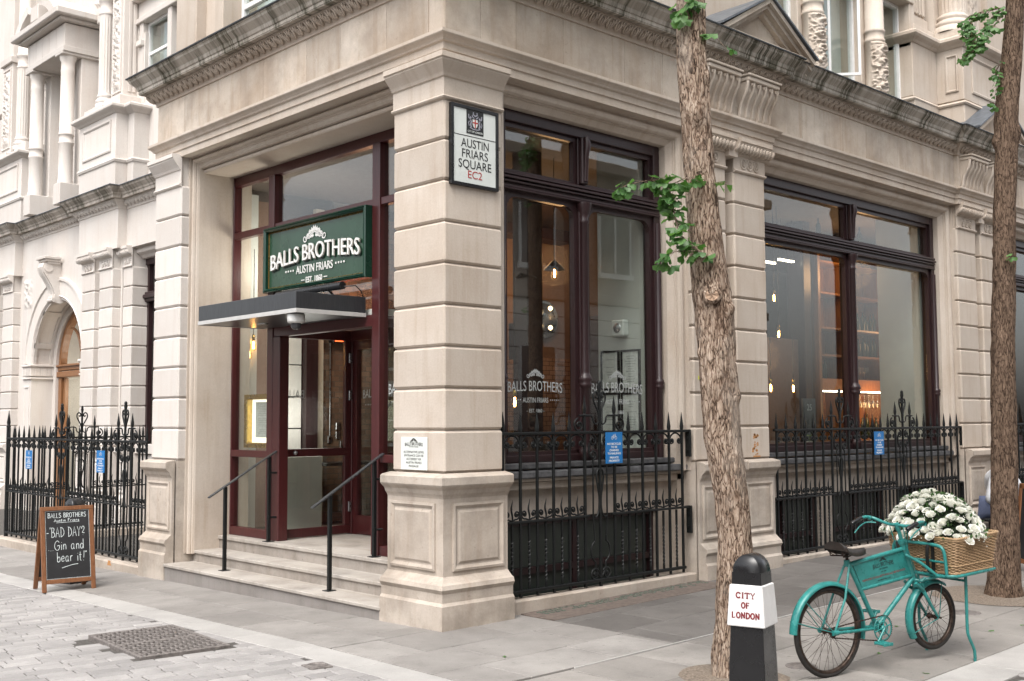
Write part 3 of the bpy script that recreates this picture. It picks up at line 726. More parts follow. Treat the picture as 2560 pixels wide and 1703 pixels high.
for a, b in ((.6, 3.5), (4.85, 9.9), (11.28, 16.3)): q.box(a, b, .05, .55, -1.3, -1.2)
q.build('lightwell_floor', M['black'], B)
# ================================================================== ENTRANCE
M['riser'] = stone('step_riser', (.36, .325, .29), (.24, .2, .165), (.12, .105, .09), streak=.7, mott=.5, dirt=.85); M['riser_low'] = stone('step_riser_grey', (.27, .25, .235), (.2, .175, .155), (.12, .11, .10), streak=.7, mott=.4, dirt=.6)
for y0_s, y1_s, xr, xt, xe, z0_s, z1_s, z2_s, rm in ((.71, 4.885, -.13, -.15, .3, -.2, .07, .108, 'riser_low'), (.75, 4.886, .22, .20, .9, .0, .20, .24, 'riser'), (.75, 4.89, .52, .50, 2.6, .1, .345, .39, 'riser')):
    q = MB(); q.box(xt, xe, y0_s, y1_s, z1_s+.002, z2_s, .007); S1 = q.build('step', M['step'], B); q = MB(); q.box(xr, xr+.5, y0_s+.003, y1_s-.003, z0_s, z1_s); q.build('riser', M[rm], S1)
E0 = .39
f = MB(LF); d = .65
def bar(a, b, c, e, d0=.65, d1=.73, ch=.006, mb=None): (mb or f).box(a, b, d0, d1, c, e, ch)
bar(4.79, 4.90, E0, 4.72, .65, .76); bar(.70, .80, E0, 4.72); bar(.8, 4.79, 4.61, 4.72, .66, .76)
bar(3.85, 3.97, E0, 4.61, .64, .76); bar(1.80, 1.93, E0, 4.61, .64, .76)
for a, b in ((.8, 1.8), (3.97, 4.79), (1.93, 3.85)): bar(a, b, 3.955, 4.035, .655, .74)
for a, b in ((.8, 1.8), (3.97, 4.79)): bar(a, b, 1.32, 1.40, .652, .74); bar(a, b, E0, .49, .652, .74)
bar(1.93, 3.85, 2.71, 2.83, .652, .75); bar(3.70, 3.848, E0, 2.71, .645, .77)
EF = f.build('entrance_frame', M['maroon'], B); EF['label'] = 'maroon timber entrance frame'
def pane(a, b, c, e, dd=.70, par=None, nm='pane'):
    q = MB(LF); q.box(a, b, dd, dd+.006, c, e); return q.build(nm, M['glass'], par or EF)
for a, b in ((.79, 1.81), (3.96, 4.80)): pane(a, b, 4.03, 4.62); pane(a, b, 1.39, 3.96); pane(a, b, .48, 1.33)
pane(1.92, 3.86, 4.03, 4.62); pane(1.92, 3.86, 2.82, 3.96)
# glazed lobby behind the door bay
q = MB()
q.box(1.70, 1.80, 3.78, 3.88, E0, 2.83, .005); q.box(.77, 1.70, 3.80, 3.86, 2.71, 2.83, .005); q.box(.77, 1.70, 3.80, 3.86, 1.33, 1.42, .005); q.box(.77, 1.70, 3.80, 3.86, E0+.01, .50, .005)
q.box(1.62, 1.70, 3.805, 3.855, .50, 2.71, .004)
for z in (.75, 2.05, 2.55): pass
L1 = q.build('lobby_screen', M['maroon'], B)
q = MB(); q.box(.77, 1.66, 3.83, 3.836, .49, 2.72); q.build('pane', M['glass'], L1)
q = MB(); q.lathe([(.0, -.03), (.022, -.03), (.024, -.02), (.024, 0)], 14, (.92, 3.80, 1.375), 'y')
for z in (.72, 2.05, 2.5): q.box(1.66, 1.70, 3.775, 3.80, z-.06, z+.06, .004)
q.build('fitting', M['steel'], L1)
q = MB(); q.box(1.70, 1.80, 1.93, 3.78, 2.71, 2.83); q.box(1.72, 1.78, 3.70, 3.78, E0, 2.71); q.box(1.72, 1.78, 2.05, 3.70, E0+.01, .62); q.box(1.72, 1.78, 2.05, 3.7, 2.6, 2.71); q.box(1.72, 1.78, 2.8, 2.95, .62, 2.6); q.box(1.72, 1.78, 1.93, 2.05, E0, 2.71)
D = q.build('inner_door', M['maroon'], B)
q = MB(); q.box(1.745, 1.751, 2.04, 3.71, .6, 2.62); q.build('pane', M['glass'], D)
q = MB(); q.box(.77, 1.7, 1.88, 1.94, 2.71, 2.83); q.box(.77, 1.7, 1.88, 1.94, E0, .5); q.box(.77, 1.7, 1.88, 1.94, 1.33, 1.42); L2 = q.build('lobby_screen', M['maroon'], B)
q = MB(); q.box(.77, 1.7, 1.9, 1.906, .5, 2.72); q.build('pane', M['glass'], L2)
q = MB(); q.box(.7, 1.8, 1.9, 3.86, 2.84, 2.9); q.build('lobby_ceiling', M['white_stone'], B)
# canopy over the door
q = MB(LF); q.box(2.03, 4.02, -.2, .64, 2.815, 3.02, .004); CN = q.build('canopy', M['canopy_black'], B); CN['label'] = 'flat black canopy over the door with a white edge strip'
q = MB(LF); q.box(2.024, 4.026, -.206, -.197, 2.81, 2.852, .002); q.box(2.02, 2.033, -.2, .64, 2.81, 2.852, .002); q.box(4.017, 4.03, -.2, .64, 2.81, 2.852, .002)
q.build('edge_strip', M['white'], CN)
q = MB(LF)
for u, dd in ((2.5, .05), (2.75, .3), (3.4, .25)): q.lathe([(.0, 2.806), (.045, 2.806), (.055, 2.80), (.06, 2.813)], 16, (u, dd, 0))
q.build('downlight', M['steel'], CN)
t = root('security_camera', 'white dome security camera under the corner of the black canopy', 'camera', (-.10, 2.18, 2.81))
q = MB(); q.lathe([(0, 2.812), (.08, 2.812), (.088, 2.80), (.088, 2.74), (.082, 2.722), (.055, 2.715), (.0, 2.715)], 24, (-.1, 2.18, 0)); q.build('housing', M['cctv_white'], t)
q = MB(); q.lathe([(.055, 2.716), (.056, 2.70), (.05, 2.675), (.03, 2.655), (0, 2.65)], 20, (-.1, 2.18, 0)); q.build('dome', M['smoked'], t)
t = root('sign_lamp', 'black tubular lamp lying along the foot of the green sign above the canopy', 'lamp', (.42, 2.7, 3.02))
q = MB(); q.tube([(.40, 2.1, 3.13), (.40, 3.35, 3.13)], .042, 14); q.build('lamp_tube', M['black'], t)
q = MB(); [q.tube([(.40, u, 3.1), (.5, u, 3.02)], .012, 8) for u in (2.35, 3.1)]; q.tube([(.42, 2.1, 3.12), (.5, 2.02, 3.13), (.58, 2.03, 3.08), (.62, 2.05, 3.02)], .006, 6); q.build('bracket', M['black'], t)
# ---- green fascia sign
SG = root('shop_sign', 'dark green framed shop sign with raised white arched lettering above the entrance canopy', 'shop sign', (.55, 2.93, 3.22))
s0, s1, z0, z1 = 1.93, 3.94, 3.215, 3.965
SG.location.x += .045
q = MB(LF); q.box(s0+.03, s1-.03, .56, .63, z0+.03, z1-.03); q.build('panel', M['green'], SG)
q = MB(LF); q.sweep([(s0, z0), (s0, z1), (s1, z1), (s1, z0)], [(0, .64), (0, .515), (.012, .505), (.022, .515), (.03, .505), (.045, .52), (.05, .56)], closed=True, cap=False, mp=lambda a, b, h: (a, h, b)); q.build('sign_frame', M['green_edge'], SG)
q = MB(LF); q.sweep([(s0+.052, z0+.052), (s0+.052, z1-.052), (s1-.052, z1-.052), (s1-.052, z0+.052)], [(0, .56), (0, .552), (.006, .55), (.010, .559)], closed=True, cap=False, mp=lambda a, b, h: (a, h, b)); q.build('gilt_line', M['gold_edge'], SG)
# sign coordinates: a to the reader's right, so y = yc - a
LM = lambda yc, x0: (lambda a, b, dd: (x0+dd, yc-a, b))
yc = (s0+s1)/2
def arched(mb, body, zc, h, w, x0, th, rise, bold, skew=0, yc=yc, mp=None):
    K = rise/((w/2)**2)
    text_into(mb, body, 0, zc, h, w, 0, th, mp or LM(yc, x0), bold, warp=lambda a, b: (a, b-K*a*a+rise*.5))
def ornament(mb, zc, w, x0, yc, mp=None, th=.004):
    """symmetrical scrolled leaf crest"""
    mp = mp or LM(yc, x0); k = w/.5
    for s in (-1, 1):
        ribbon(mb, [(s*a*k, zc+b*k) for a, b in [(.0, .02), (.06, .0), (.12, -.035), (.17, -.055)]+[(.205+p_, -.045+r_) for p_, r_ in spiral(0, 0, .045, .012, 190, 560)]], .014*k, mp, 0, th)
        for a0, b0, ang, l in ((.012, .015, 84, .085), (.035, .01, 66, .075), (.06, .0, 50, .075), (.09, -.01, 62, .06), (.11, -.02, 30, .06), (.14, -.035, 48, .045), (.03, .0, -75, .05), (.06, -.01, -50, .05), (.10, -.03, -35, .04), (.16, -.05, 15, .04)):
            c, sn = math.cos(R(ang)), math.sin(R(ang)); ww = .022
            pts = [(a0, b0), (a0+c*l*.5-sn*ww, b0+sn*l*.5+c*ww), (a0+c*l, b0+sn*l), (a0+c*l*.5+sn*ww, b0+sn*l*.5-c*ww)]
            mb.prism([(s*a*k, zc+b*k) for a, b in pts], -th, 0, lambda a, b, h: mp(a, b, h))
q = MB(); ornament(q, 3.80, .46, .556, yc); q.build('ornament', M['letter_white'], SG)
ZB = 3.585
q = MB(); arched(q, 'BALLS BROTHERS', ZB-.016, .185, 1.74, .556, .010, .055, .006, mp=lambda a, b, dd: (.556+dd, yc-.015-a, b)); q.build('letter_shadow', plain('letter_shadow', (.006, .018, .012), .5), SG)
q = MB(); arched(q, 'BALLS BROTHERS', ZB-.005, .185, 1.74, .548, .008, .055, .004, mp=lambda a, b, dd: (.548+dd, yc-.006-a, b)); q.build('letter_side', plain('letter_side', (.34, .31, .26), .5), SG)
q = MB(); arched(q, 'BALLS BROTHERS', ZB, .185, 1.74, .540, .010, .055, .002); q.build('lettering', M['letter_white'], SG)
q = MB(); text_into(q, 'AUSTIN FRIARS', 0, 3.425, .092, .72, 0, .006, LM(yc, .555))
for s in (-1, 1):
    for i in range(4): q.lathe([(0, -.006), (.011, -.006), (.011, 0)], 10, (s*(.42+i*.05), 3.425, 0), 'z') if False else q.prism([(s*(.42+i*.05)+.012*math.cos(R(w)), 3.425+.012*math.sin(R(w))) for w in range(0, 360, 40)], -.006, 0, lambda a, b, h: LM(yc, .555)(a, b, h))
text_into(q, 'EST. 1860', 0, 3.30, .066, .32, 0, .006, LM(yc, .555), .01)
for s in (-1, 1): q.box(.549, .555, yc-s*.19-.0, yc-s*.255, 3.296, 3.305)
q.build('lettering', M['letter_white'], SG)
# ---- menu case
t = root('menu_case', 'brass framed lit menu case hanging inside the glazing left of the door', 'menu case', (.74, 4.29, 1.42))
q = MB(LF); q.sweep([(4.0, 1.43), (4.0, 2.06), (4.6, 2.06), (4.6, 1.43)], [(0, .82), (0, .712), (.05, .712), (.06, .725), (.06, .80)], closed=True, cap=False, mp=lambda a, b, h: (a, h, b)); q.build('brass_frame', M['brass'], t)
q = MB(LF); q.box(4.05, 4.55, .79, .80, 1.48, 2.01); q.build('back_panel', M['lit_paper'], t)
q = MB(LF); q.box(4.12, 4.44, .775, .779, 1.55, 1.97); q.build('menu_sheet', M['paper'], t)
q = MB(LF)
for i in range(16):
    if i not in (3, 9): q.box(4.28-.06-rnd.uniform(0, .05), 4.28+.06+rnd.uniform(0, .05), .7735, .7745, 1.60+i*.021, 1.606+i*.021)
q.build('menu_text', plain('menu_grey', (.5, .5, .48), .8), t)
# ---- handrails on the steps
def handrail(y0, y1, label):
    t = root('handrail', label, 'handrail', (.06, y0, .11)); r = .017
    q = MB(); q.box(.06-r, .06+r, y0-r, y0+r, .108, 1.02); q.box(.01, .11, y0-.05, y0+.05, .106, .114, .002); q.build('post', M['iron'], t)
    q = MB(); q.box(.56-r, .56+r, y1-r, y1+r, .39, 1.34); q.box(.51, .61, y1-.05, y1+.05, .388, .397, .002)
    q.build('post', M['iron'], t)
    q = MB(); a = Vector((-.13, y0+.02, .905)); b = Vector((.66, y1-.01, 1.405)); dv = b-a
    vs = []
    for P in (a, b):
        for s, h in ((-.024, 0), (.024, 0), (.024, .014), (-.024, .014)): vs.append((P.x, P.y+s, P.z+h))
    q.add(vs, [(0, 1, 2, 3), (4, 5, 6, 7), (0, 1, 5, 4), (1, 2, 6, 5), (2, 3, 7, 6), (3, 0, 4, 7)]); q.build('rail', plain('worn_rail', (.16, .17, .18), .35, .7, .4, 60), t)
    q = MB()
    for z in (.66, 1.16): q.tube([(.56, y1, z), (.645, y1-.02, z)], .012, 8); q.tube([(.56, y1, z-.02), (.56, y1, z+.02)], .024, 8)
    q.build('wall_bracket', M['iron'], t)
handrail(3.84, 3.76, 'black iron handrail at the left side of the entrance steps')
handrail(1.80, 1.76, 'black iron handrail at the right side of the entrance steps by the corner pier')
q = MB(LF); q.box(4.873, 4.885, .56, .60, 1.66, 1.80, .004); tag(q.build('door_button', M['steel'], loc=(.58, 4.88, 1.66)), 'small steel entry button plate on the stone reveal left of the maroon frame', 'entry button')
# ---- street name plate and notice on the corner pier
t = root('street_sign', 'white street name plate in a black frame with a crest, on the corner pier', 'street sign', (.335, -.03, 3.8))
q = MB(); q.box(.07, .60, -.028, -.002, 3.82, 4.50); q.build('plate', M['sign_white'], t)
q = MB(); q.sweep([(.055, 3.80), (.055, 4.52), (.612, 4.52), (.612, 3.80)], [(0, 0), (0, -.038), (.027, -.038), (.030, -.028)], closed=True, cap=False, mp=lambda a, b, h: (a, h, b)); q.build('sign_frame', M['black'], t)
RMf = lambda xc, y0: (lambda a, b, dd: (xc+a, y0+dd, b))
q = MB(); q.box(.235, .435, -.0305, -.028, 4.275, 4.488); q.box(.09, .58, -.0298, -.028, 4.248, 4.254)
mp = RMf(.335, -.0285)
for b, z, w in (('AUSTIN', 4.190, .325), ('FRIARS', 4.096, .305), ('SQUARE', 4.002, .385)): text_into(q, b, 0, z, .080, w, 0, .002, mp, -.002)
q.build('lettering', M['letter_black'], t)
q = MB(); text_into(q, 'EC2', 0, 3.912, .072, .165, 0, .002, mp, -.002); q.build('lettering', M['letter_red'], t)
q = MB(); mc = RMf(.335, -.031); text_into(q, 'CITY OF LONDON', 0, 4.298, .018, .175, 0, .001, mc)
q.prism([(-.03, 4.41), (.03, 4.41), (.03, 4.365), (.018, 4.342), (0, 4.33), (-.018, 4.342), (-.03, 4.365)], -.0012, 0, lambda a, b, h: mc(a, b, h))
q.build('crest', M['sign_white'], t)
q = MB(); mc2 = RMf(.335, -.0325); q.prism([(-.006, 4.41), (.006, 4.41), (.006, 4.334), (-.006, 4.334)], -.0008, 0, lambda a, b, h: mc2(a, b, h)); q.prism([(-.03, 4.386), (.03, 4.386), (.03, 4.374), (-.03, 4.374)], -.0009, 0, lambda a, b, h: mc2(a, b, h)); q.build('crest', M['letter_red'], t)
q = MB()
for s in (-1, 1):
    ribbon(q, [(s*a, z) for a, z in [(.045, 4.335), (.055, 4.36), (.045, 4.385), (.06, 4.41), (.05, 4.43)]], .018, mc, 0, .001)
    ribbon(q, [(s*a, z) for a, z in [(.055, 4.40), (.075, 4.42), (.078, 4.45)]], .012, mc, 0, .001); ribbon(q, [(s*a, z) for a, z in [(.07, 4.345), (.08, 4.37), (.068, 4.39)]], .009, mc, 0, .001)
    ribbon(q, [(s*a, z) for a, z in [(.0, 4.44), (.025, 4.455), (.02, 4.475)]], .012, mc, 0, .001)
    ribbon(q, [(s*a, z) for a, z in [(.01, 4.42), (.03, 4.43), (.035, 4.445)]], .01, mc, 0, .001)
ribbon(q, [(-.06, 4.332), (-.03, 4.322), (0, 4.32), (.03, 4.322), (.06, 4.332)], .009, mc, 0, .001)
q.build('crest', plain('crest_grey', (.33, .33, .38), .4), t)
t = root('notice_plate', 'small pale notice plate with grey lettering low on the corner pier facing the steps', 'notice', (-.01, .395, 1.31))
q = MB(); q.box(-.012, -.002, .215, .585, 1.312, 1.60, .002); q.build('plate', M['sign_white'], t)
q = MB(); mp = LM(.40, -.0125)
ornament(q, 1.572, .11, 0, 0, mp, .001); arched(q, 'BALLS BROTHERS', 1.538, .03, .25, 0, .001, .006, .01, mp=mp)
for b, z, w, h in (('- AUSTIN FRIARS -', 1.515, .15, .009), ('ALTERNATIVE LEVEL', 1.47, .29, .02), ('ENTRANCE CAN BE', 1.439, .27, .02), ('ACCESSED VIA', 1.408, .21, .02), ('AUSTIN FRIARS', 1.377, .22, .02), ('PASSAGE', 1.346, .135, .02)): text_into(q, b, 0, z, h, w, 0, .001, mp)
q.build('lettering', plain('letter_dark', (.07, .065, .06), .5), t)
# ---- window decals
def decal(mp, zc, w, par, mat='letter_grey', full=True):
    q = MB(); k = w/.9
    ornament(q, zc+.21*k, .30*k, 0, 0, mp, .0006); arched(q, 'BALLS BROTHERS', zc+.06*k, .125*k, w, 0, .0006, .02*k, .0, mp=mp)
    text_into(q, 'AUSTIN FRIARS', 0, zc-.10*k, .062*k, .42*k, 0, .0006, mp)
    for s in (-1, 1):
        for i in range(5): q.prism([(s*(.25+i*.035)*k+.008*k*math.cos(R(v_)), zc-.10*k+.008*k*math.sin(R(v_))) for v_ in range(0, 360, 60)], -.0006, 0, lambda a, b, h: mp(a, b, h))
    text_into(q, '\u2013 EST. 1860 \u2013', 0, zc-.225*k, .045*k, .30*k, 0, .0006, mp)
    o = q.build('window_lettering', M[mat], par); return o
decal(RMf(1.46, .368), 2.02, .74, B); decal(RMf(2.66, .368), 2.02, .80, B)
decal(lambda a, b, dd: (1.744+dd, 3.22-a, b), 2.02, .78, B); decal(LM(1.32, .699), 2.02, .78, B)
q = MB(); text_into(q, 'BALLS', 0, 2.06, .10, .28, 0, .0006, lambda a, b, dd: (.92-a, 3.829, b)); q.build('window_lettering', M['letter_grey'], B)
# ================================================================== INTERIOR seen through the glass
q = MB(); q.box(.75, 18, .46, 5.5, .30, .36); q.box(2.6, 18, .8, 5.3, .36, .385); q.build('floor', wood_mat('floor_boards', (.06, .03, .015), (.11, .055, .03), .35, (2, 14, 14)), B)
q = MB(); q.box(.96, 18, .46, 5.5, 4.78, 4.9); q.build('ceiling', plain('warm_ceiling', (.12, .10, .085), .8), B)
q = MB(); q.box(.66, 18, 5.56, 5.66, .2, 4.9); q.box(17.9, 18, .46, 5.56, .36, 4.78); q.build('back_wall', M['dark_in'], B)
# reveal walls inside the window ends
q = MB()
for x in (3.20, 9.55): q.box(x, x+.5, .45, 1.12, .36, 4.78)
q.box(.55, .8, .45, .75, .36, 4.78); q.box(4.55, 4.85, .45, .7, .36, 4.78)
q.build('reveal_wall', M['wall_grey'], B)
q = MB(); q.box(3.08, 5.6, 2.80, 2.9, .36, 2.54); q.build('tiled_wall', M['tile_tan'], B)
q = MB(); q.box(2.0, 5.6, 2.92, 3.0, .36, 4.78); q.box(5.6, 7.6, 3.4, 3.5, .36, 4.78); q.build('partition', M['plaster_warm'], B)
q = MB(); q.box(2.46, 2.70, 1.5, 1.75, .36, 4.78, .01); q.box(2.72, 3.10, 2.0, 2.1, 2.45, 2.87, .01); q.box(4.62, 5.3, 2.3, 2.75, .36, 3.1, .01); q.box(3.0, 4.4, 2.6, 2.9, 4.05, 4.2, .01); q.build('column', M['plum'], B)
# entrance side: made-up pale jointed wall for an outdoor reflection, brick wall, low panel
q = MB()
for i in range(9): q.box(1.46, 1.96, 5.30, 5.5, .39+i*.42, .39+(i+1)*.42-.015, .008)
q.build('white_wall', M['white_stone'], B)
q = MB(); q.box(1.97, 2.15, 5.2, 5.5, .39, 4.4); q.box(1.12, 1.19, 5.2, 5.5, .39, 4.6); q.build('dark_post', M['plum'], B)
q = MB(); q.box(2.28, 5.6, 5.35, 5.55, .39, 4.6); q.build('brick_wall', M['brick'], B)
q = MB(); q.box(1.20, 1.45, 5.33, 5.5, .39, 4.6); q.build('side_wall', M['plaster_warm'], B)
q = MB(); q.box(2.15, 2.28, 5.27, 5.35, .39, 4.6); q.build('pale_post', stone('pale_post', (.5, .45, .36)), B)
q = MB(); q.box(.66, 1.11, 5.0, 5.5, .39, 4.6); q.box(1.15, 1.84, 4.62, 4.7, .39, 1.30, .006); q.build('low_panel', M['wall_grey'], B)
q = MB(); q.box(2.0, 2.9, 4.75, 5.2, 1.16, 1.20, .005); q.box(2.4, 2.46, 4.95, 5.0, .39, 1.16); tag(q.build('side_table', M['black'], loc=(2.4, 4.97, .39)), 'dark narrow table by the brick wall inside the entrance', 'table')
t = root('wall_heater', 'red glowing wall heater on the brick inside the entrance', 'heater', (2.65, 5.3, 2.75))
q = MB(); q.box(2.4, 3.1, 5.22, 5.34, 2.80, 2.92, .01); q.build('casing', M['black'], t); q = MB(); q.box(2.43, 3.07, 5.205, 5.222, 2.815, 2.87); q.build('element', M['heater'], t)
q = MB(); [q.box(x, x+.07, 5.325, 5.35, z, z+.1, .004) for x, z in ((2.40, 1.44), (2.53, 1.50), (2.53, 1.62), (2.6, 1.37))]; q.tube([(2.43, 5.33, 1.54), (2.43, 5.33, 4.2)], .012, 6); tag(q.build('switch_plate', M['steel'], loc=(2.2, 5.34, 1.55)), 'group of steel switch plates on the brick inside the entrance', 'switches')
def pendant(x, y, z, label, zt=4.78, shade=False, s=1):
    t = root('pendant_lamp', label, 'pendant lamp', (x, y, z), 'pendant lamps inside the bar')
    q = MB(); q.tube([(x, y, zt), (x, y, z+.13*s)], .005, 5); q.build('cord', M['black'], t)
    q = MB(); q.lathe([(.0, z+.14*s), (.018*s, z+.14*s), (.02*s, z+.09*s), (.018*s, z+.07*s)], 10, (x, y, 0)); q.build('socket', M['brass'], t)
    q = MB(); q.lathe([(.016*s, z+.075*s), (.03*s, z+.03*s), (.042*s, z-.01*s), (.038*s, z-.04*s), (.02*s, z-.06*s), (0, z-.063*s)], 14, (x, y, 0)); q.build('bulb', M['bulb_glass'], t)
    q = MB(); q.tube([(x-.006, y, z+.055*s), (x-.008, y, z-.035*s), (x+.008, y, z-.035*s), (x+.006, y, z+.055*s)], .006*s, 6); q.lathe([(0, z+.05*s), (.012*s, z+.04*s), (.014*s, z-.01*s), (0, z-.03*s)], 8, (x, y, 0)); q.build('filament', M['bulb'], t)
    if shade: q = MB(); q.lathe([(.02, z+.16), (.05, z+.13), (.12, z+.06), (.125, z+.05)], 18, (x, y, 0)); q.build('lamp_shade', M['black'], t)
pendant(1.03, 4.95, 2.68, 'higher of the two glowing bulbs in the window left of the door', 3.9)
pendant(.93, 4.88, 2.56, 'lower of the two glowing bulbs in the window left of the door', 3.9)
pendant(7.29, 1.2, 2.15, 'bare glowing filament bulb hanging over the counter in the wide window', 2.9)
pendant(6.74, 1.2, 2.15, 'glowing bulb half hidden by the stone pier at the wide window edge', 2.9)
pendant(2.99, 1.6, 3.42, 'black shaded lamp nearer the mullion in the corner window, glowing', 4.78, True)
pendant(2.53, 1.6, 3.28, 'black shaded lamp further left in the corner window, glowing', 4.78, True)
pendant(1.78, 1.0, 1.92, 'low glowing bulb behind the railing at the left of the corner window', 3.4)
pendant(7.32, 1.5, 3.44, 'glowing bulb hanging high in the left light of the wide window', 4.78)
pendant(7.42, 1.5, 2.93, 'glowing bulb hanging at mid height in the left light of the wide window', 4.78)
# twin wall lights on a round mirror
t = root('wall_mirror', 'round grey wall mirror between two small bulbs in the corner window', 'mirror', (4.06, 2.9, 2.8))
q = MB(); q.lathe([(.0, -.03), (.20, -.03), (.21, -.015), (.235, -.03), (.25, -.02), (.25, 0)], 26, (4.06, 2.86, 3.05), 'y'); q.build('frame', M['steel'], t)
q = MB(); [q.lathe([(0, -.035), (.022, -.02), (.03, 0), (.02, .02), (0, .03)], 10, (4.05, 2.72, z)) for z in (2.93, 3.18)]; q.build('bulb', M['bulb_soft'], t)
# framed certificates, loudspeaker and notice on the reveal wall
def onwall(name, label, cat, y0, y1, z0, z1, fw, group=None):
    t = root(name, label, cat, (3.2, (y0+y1)/2, z0), group); q = MB()
    q.sweep([(y0, z0), (y0, z1), (y1, z1), (y1, z0)], [(0, 3.2), (0, 3.175), (fw, 3.175), (fw, 3.185)], closed=True, cap=False, mp=lambda a, b, h: (h, a, b)); q.build('frame', M['black'], t)
    q = MB(); q.box(3.184, 3.19, y0+.01, y1-.01, z0+.01, z1-.01); q.build('sheet', M['paper'], t)
    q = MB(); n = int((z1-z0)/.028)
    for i in range(2, n-1):
        if rnd.random() < .75: w = (y1-y0)*rnd.uniform(.2, .6); c = (y0+y1)/2; q.box(3.1815, 3.184, c-w/2, c+w/2, z0+i*.028, z0+i*.028+.007)
    q.build('text_lines', M['letter_grey'], t)
for i, (a, z, lb) in enumerate(((.80, 2.07, 'upper left'), (.50, 2.07, 'upper right'), (.80, 1.60, 'lower left'), (.50, 1.60, 'lower right'))):
    onwall('framed_certificate', 'black framed certificate, %s of the four on the grey wall in the corner window' % lb, 'framed paper', a, a+.27, z, z+.44, .022, 'framed certificates on the grey wall')
t = root('loudspeaker', 'small cream wall loudspeaker above the framed certificates in the corner window', 'loudspeaker', (3.15, .74, 2.68)); q = MB(); q.box(3.10, 3.2, .66, .84, 2.66, 2.84, .015); q.build('case', M['sign_white'], t)
q = MB(); q.lathe([(0, -.01), (.05, -.01), (.055, 0)], 16, (3.099, .75, 2.75), 'x'); q.build('grille', M['steel'], t)
q = MB(); q.box(3.185, 3.199, .45, .70, 1.42, 1.54); tag(q.build('wall_notice', M['sign_white'], loc=(3.19, .57, 1.42)), 'small pale notice below the certificates on the grey wall', 'notice')
# ---- bar fittings behind the wide window
t = root('back_bar', 'timber back bar with lit recess, shelves and upper cupboards inside the wide window', 'bar cabinet', (10.6, 2.1, .36))
q = MB()
for x in (9.08, 10.05, 11.3, 12.3): q.box(x, x+.07, 1.86, 2.4, .36, 4.6, .004)
q.box(9.15, 12.3, 2.34, 2.4, 2.36, 4.6); q.build('carcass', M['shelf_wood'], t)
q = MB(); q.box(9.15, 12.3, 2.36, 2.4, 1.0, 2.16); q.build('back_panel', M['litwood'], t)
q = MB(); q.box(9.15, 12.3, 1.88, 1.9, 2.18, 2.36, .004); q.build('pelmet', M['litwood'], t)
for z in (1.0, 2.34, 2.72, 3.15, 3.7, 4.2):
    q = MB(); q.box(9.15, 12.3, 1.92, 2.34, z, z+.03); q.build('shelf', M['shelf_wood'], t)
for a, b in ((9.15, 10.05), (10.12, 11.3), (11.37, 12.3)): q = MB(); q.box(a+.02, b-.02, 1.90, 1.93, 2.158, 2.178); q.build('strip_light', M['lamp_white'], t)
t = root('ceiling_strip_light', 'pair of slim white strip lights hanging high inside the wide window', 'light', (8.2, 2.0, 4.1)); q = MB(); [q.box(a, b, 1.98, 2.02, z, z+.025) for a, b, z in ((7.86, 8.12, 4.06), (8.22, 8.62, 4.13))]; q.build('tube', M['lamp_white'], t); q = MB(); [q.tube([(x, 2.0, 4.78), (x, 2.0, 4.1)], .004, 4) for x in (7.9, 8.1, 8.3, 8.6)]; q.build('hanger', M['black'], t)
def stem(x, y, z, up, group, label):
    q = MB(); s = 1 if up else -1
    q.lathe([(.0, 0), (.034*1, 0.002*s), (.006, .012*s), (.004, .08*s), (.012, .09*s), (.036, .12*s), (.038, .16*s), (.032, .20*s)], 12, (x, y, z))
    return tag(q.build('wine_glass', M['clear'], loc=(x, y, z)), label, 'wine glass', group)
for i in range(14): stem(10.2+i*.07, 1.98+.12*(i % 2), 2.12, False, 'wine glasses hanging under the shelf', 'clear wine glass hanging upside down in the lit rack of the back bar')
for i in range(6): stem(10.25+i*.12, 2.05, 2.38, True, 'glasses standing on the cupboard shelf', 'clear glass standing on the shelf above the lit rack')
def bottle(x, y, z, label, group, h=.3):
    q = MB(); q.lathe([(0, 0), (.037, 0), (.038, .01), (.038, .19*h/.3), (.03, .22*h/.3), (.013, .245*h/.3), (.013, h), (0, h)], 12, (x, y, z)); o = q.build('body', M['bottle'], None, (x, y, z))
    o.name = 'bottle'; tag(o, label, 'bottle', group); q = MB(); q.lathe([(.0388, .06), (.0388, .15)], 12, (x, y, z)); q.build('paper_label', M['paper'], o)
for i in range(3): bottle(9.3+i*.12, 2.05, 2.375, 'dark wine bottle with a white label on the shelf left of the mullion', 'bottles on the cupboard shelf')
for i in range(13): bottle(10.15+i*.15, 2.1, 1.42, 'dark bottle standing in the lit recess of the back bar', 'bottles in the lit recess', .26+.07*(i % 3))
for k_ in range(2):
    for i in range(9): bottle(10.2+i*.13+.03*(i % 2), 2.12, (2.755, 3.185)[k_], ('dark bottle on the middle shelf of the back bar', 'dark bottle on the upper shelf of the back bar')[k_], ('bottles on the middle shelf', 'bottles on the upper shelf')[k_], .27+.03*(i % 3))
q = MB(); q.box(9.15, 12.3, 1.95, 2.34, 1.38, 1.415); tag(q.build('bottle_ledge', M['shelf_wood'], loc=(10.6, 2.1, 1.38)), 'wooden ledge carrying the bottles in the lit recess', 'ledge')
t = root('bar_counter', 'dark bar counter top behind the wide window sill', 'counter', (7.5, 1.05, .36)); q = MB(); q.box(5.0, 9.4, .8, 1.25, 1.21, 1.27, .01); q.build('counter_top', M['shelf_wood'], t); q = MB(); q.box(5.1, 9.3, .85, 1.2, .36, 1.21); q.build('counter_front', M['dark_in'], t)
q = MB(); q.box(7.85, 8.72, 2.0, 2.1, .36, 2.95, .01); q.build('tan_screen', M['plaster_warm'], B); q = MB(); q.box(8.74, 8.95, 1.9, 2.2, .36, 4.78, .01); q.build('column', M['plum'], B)
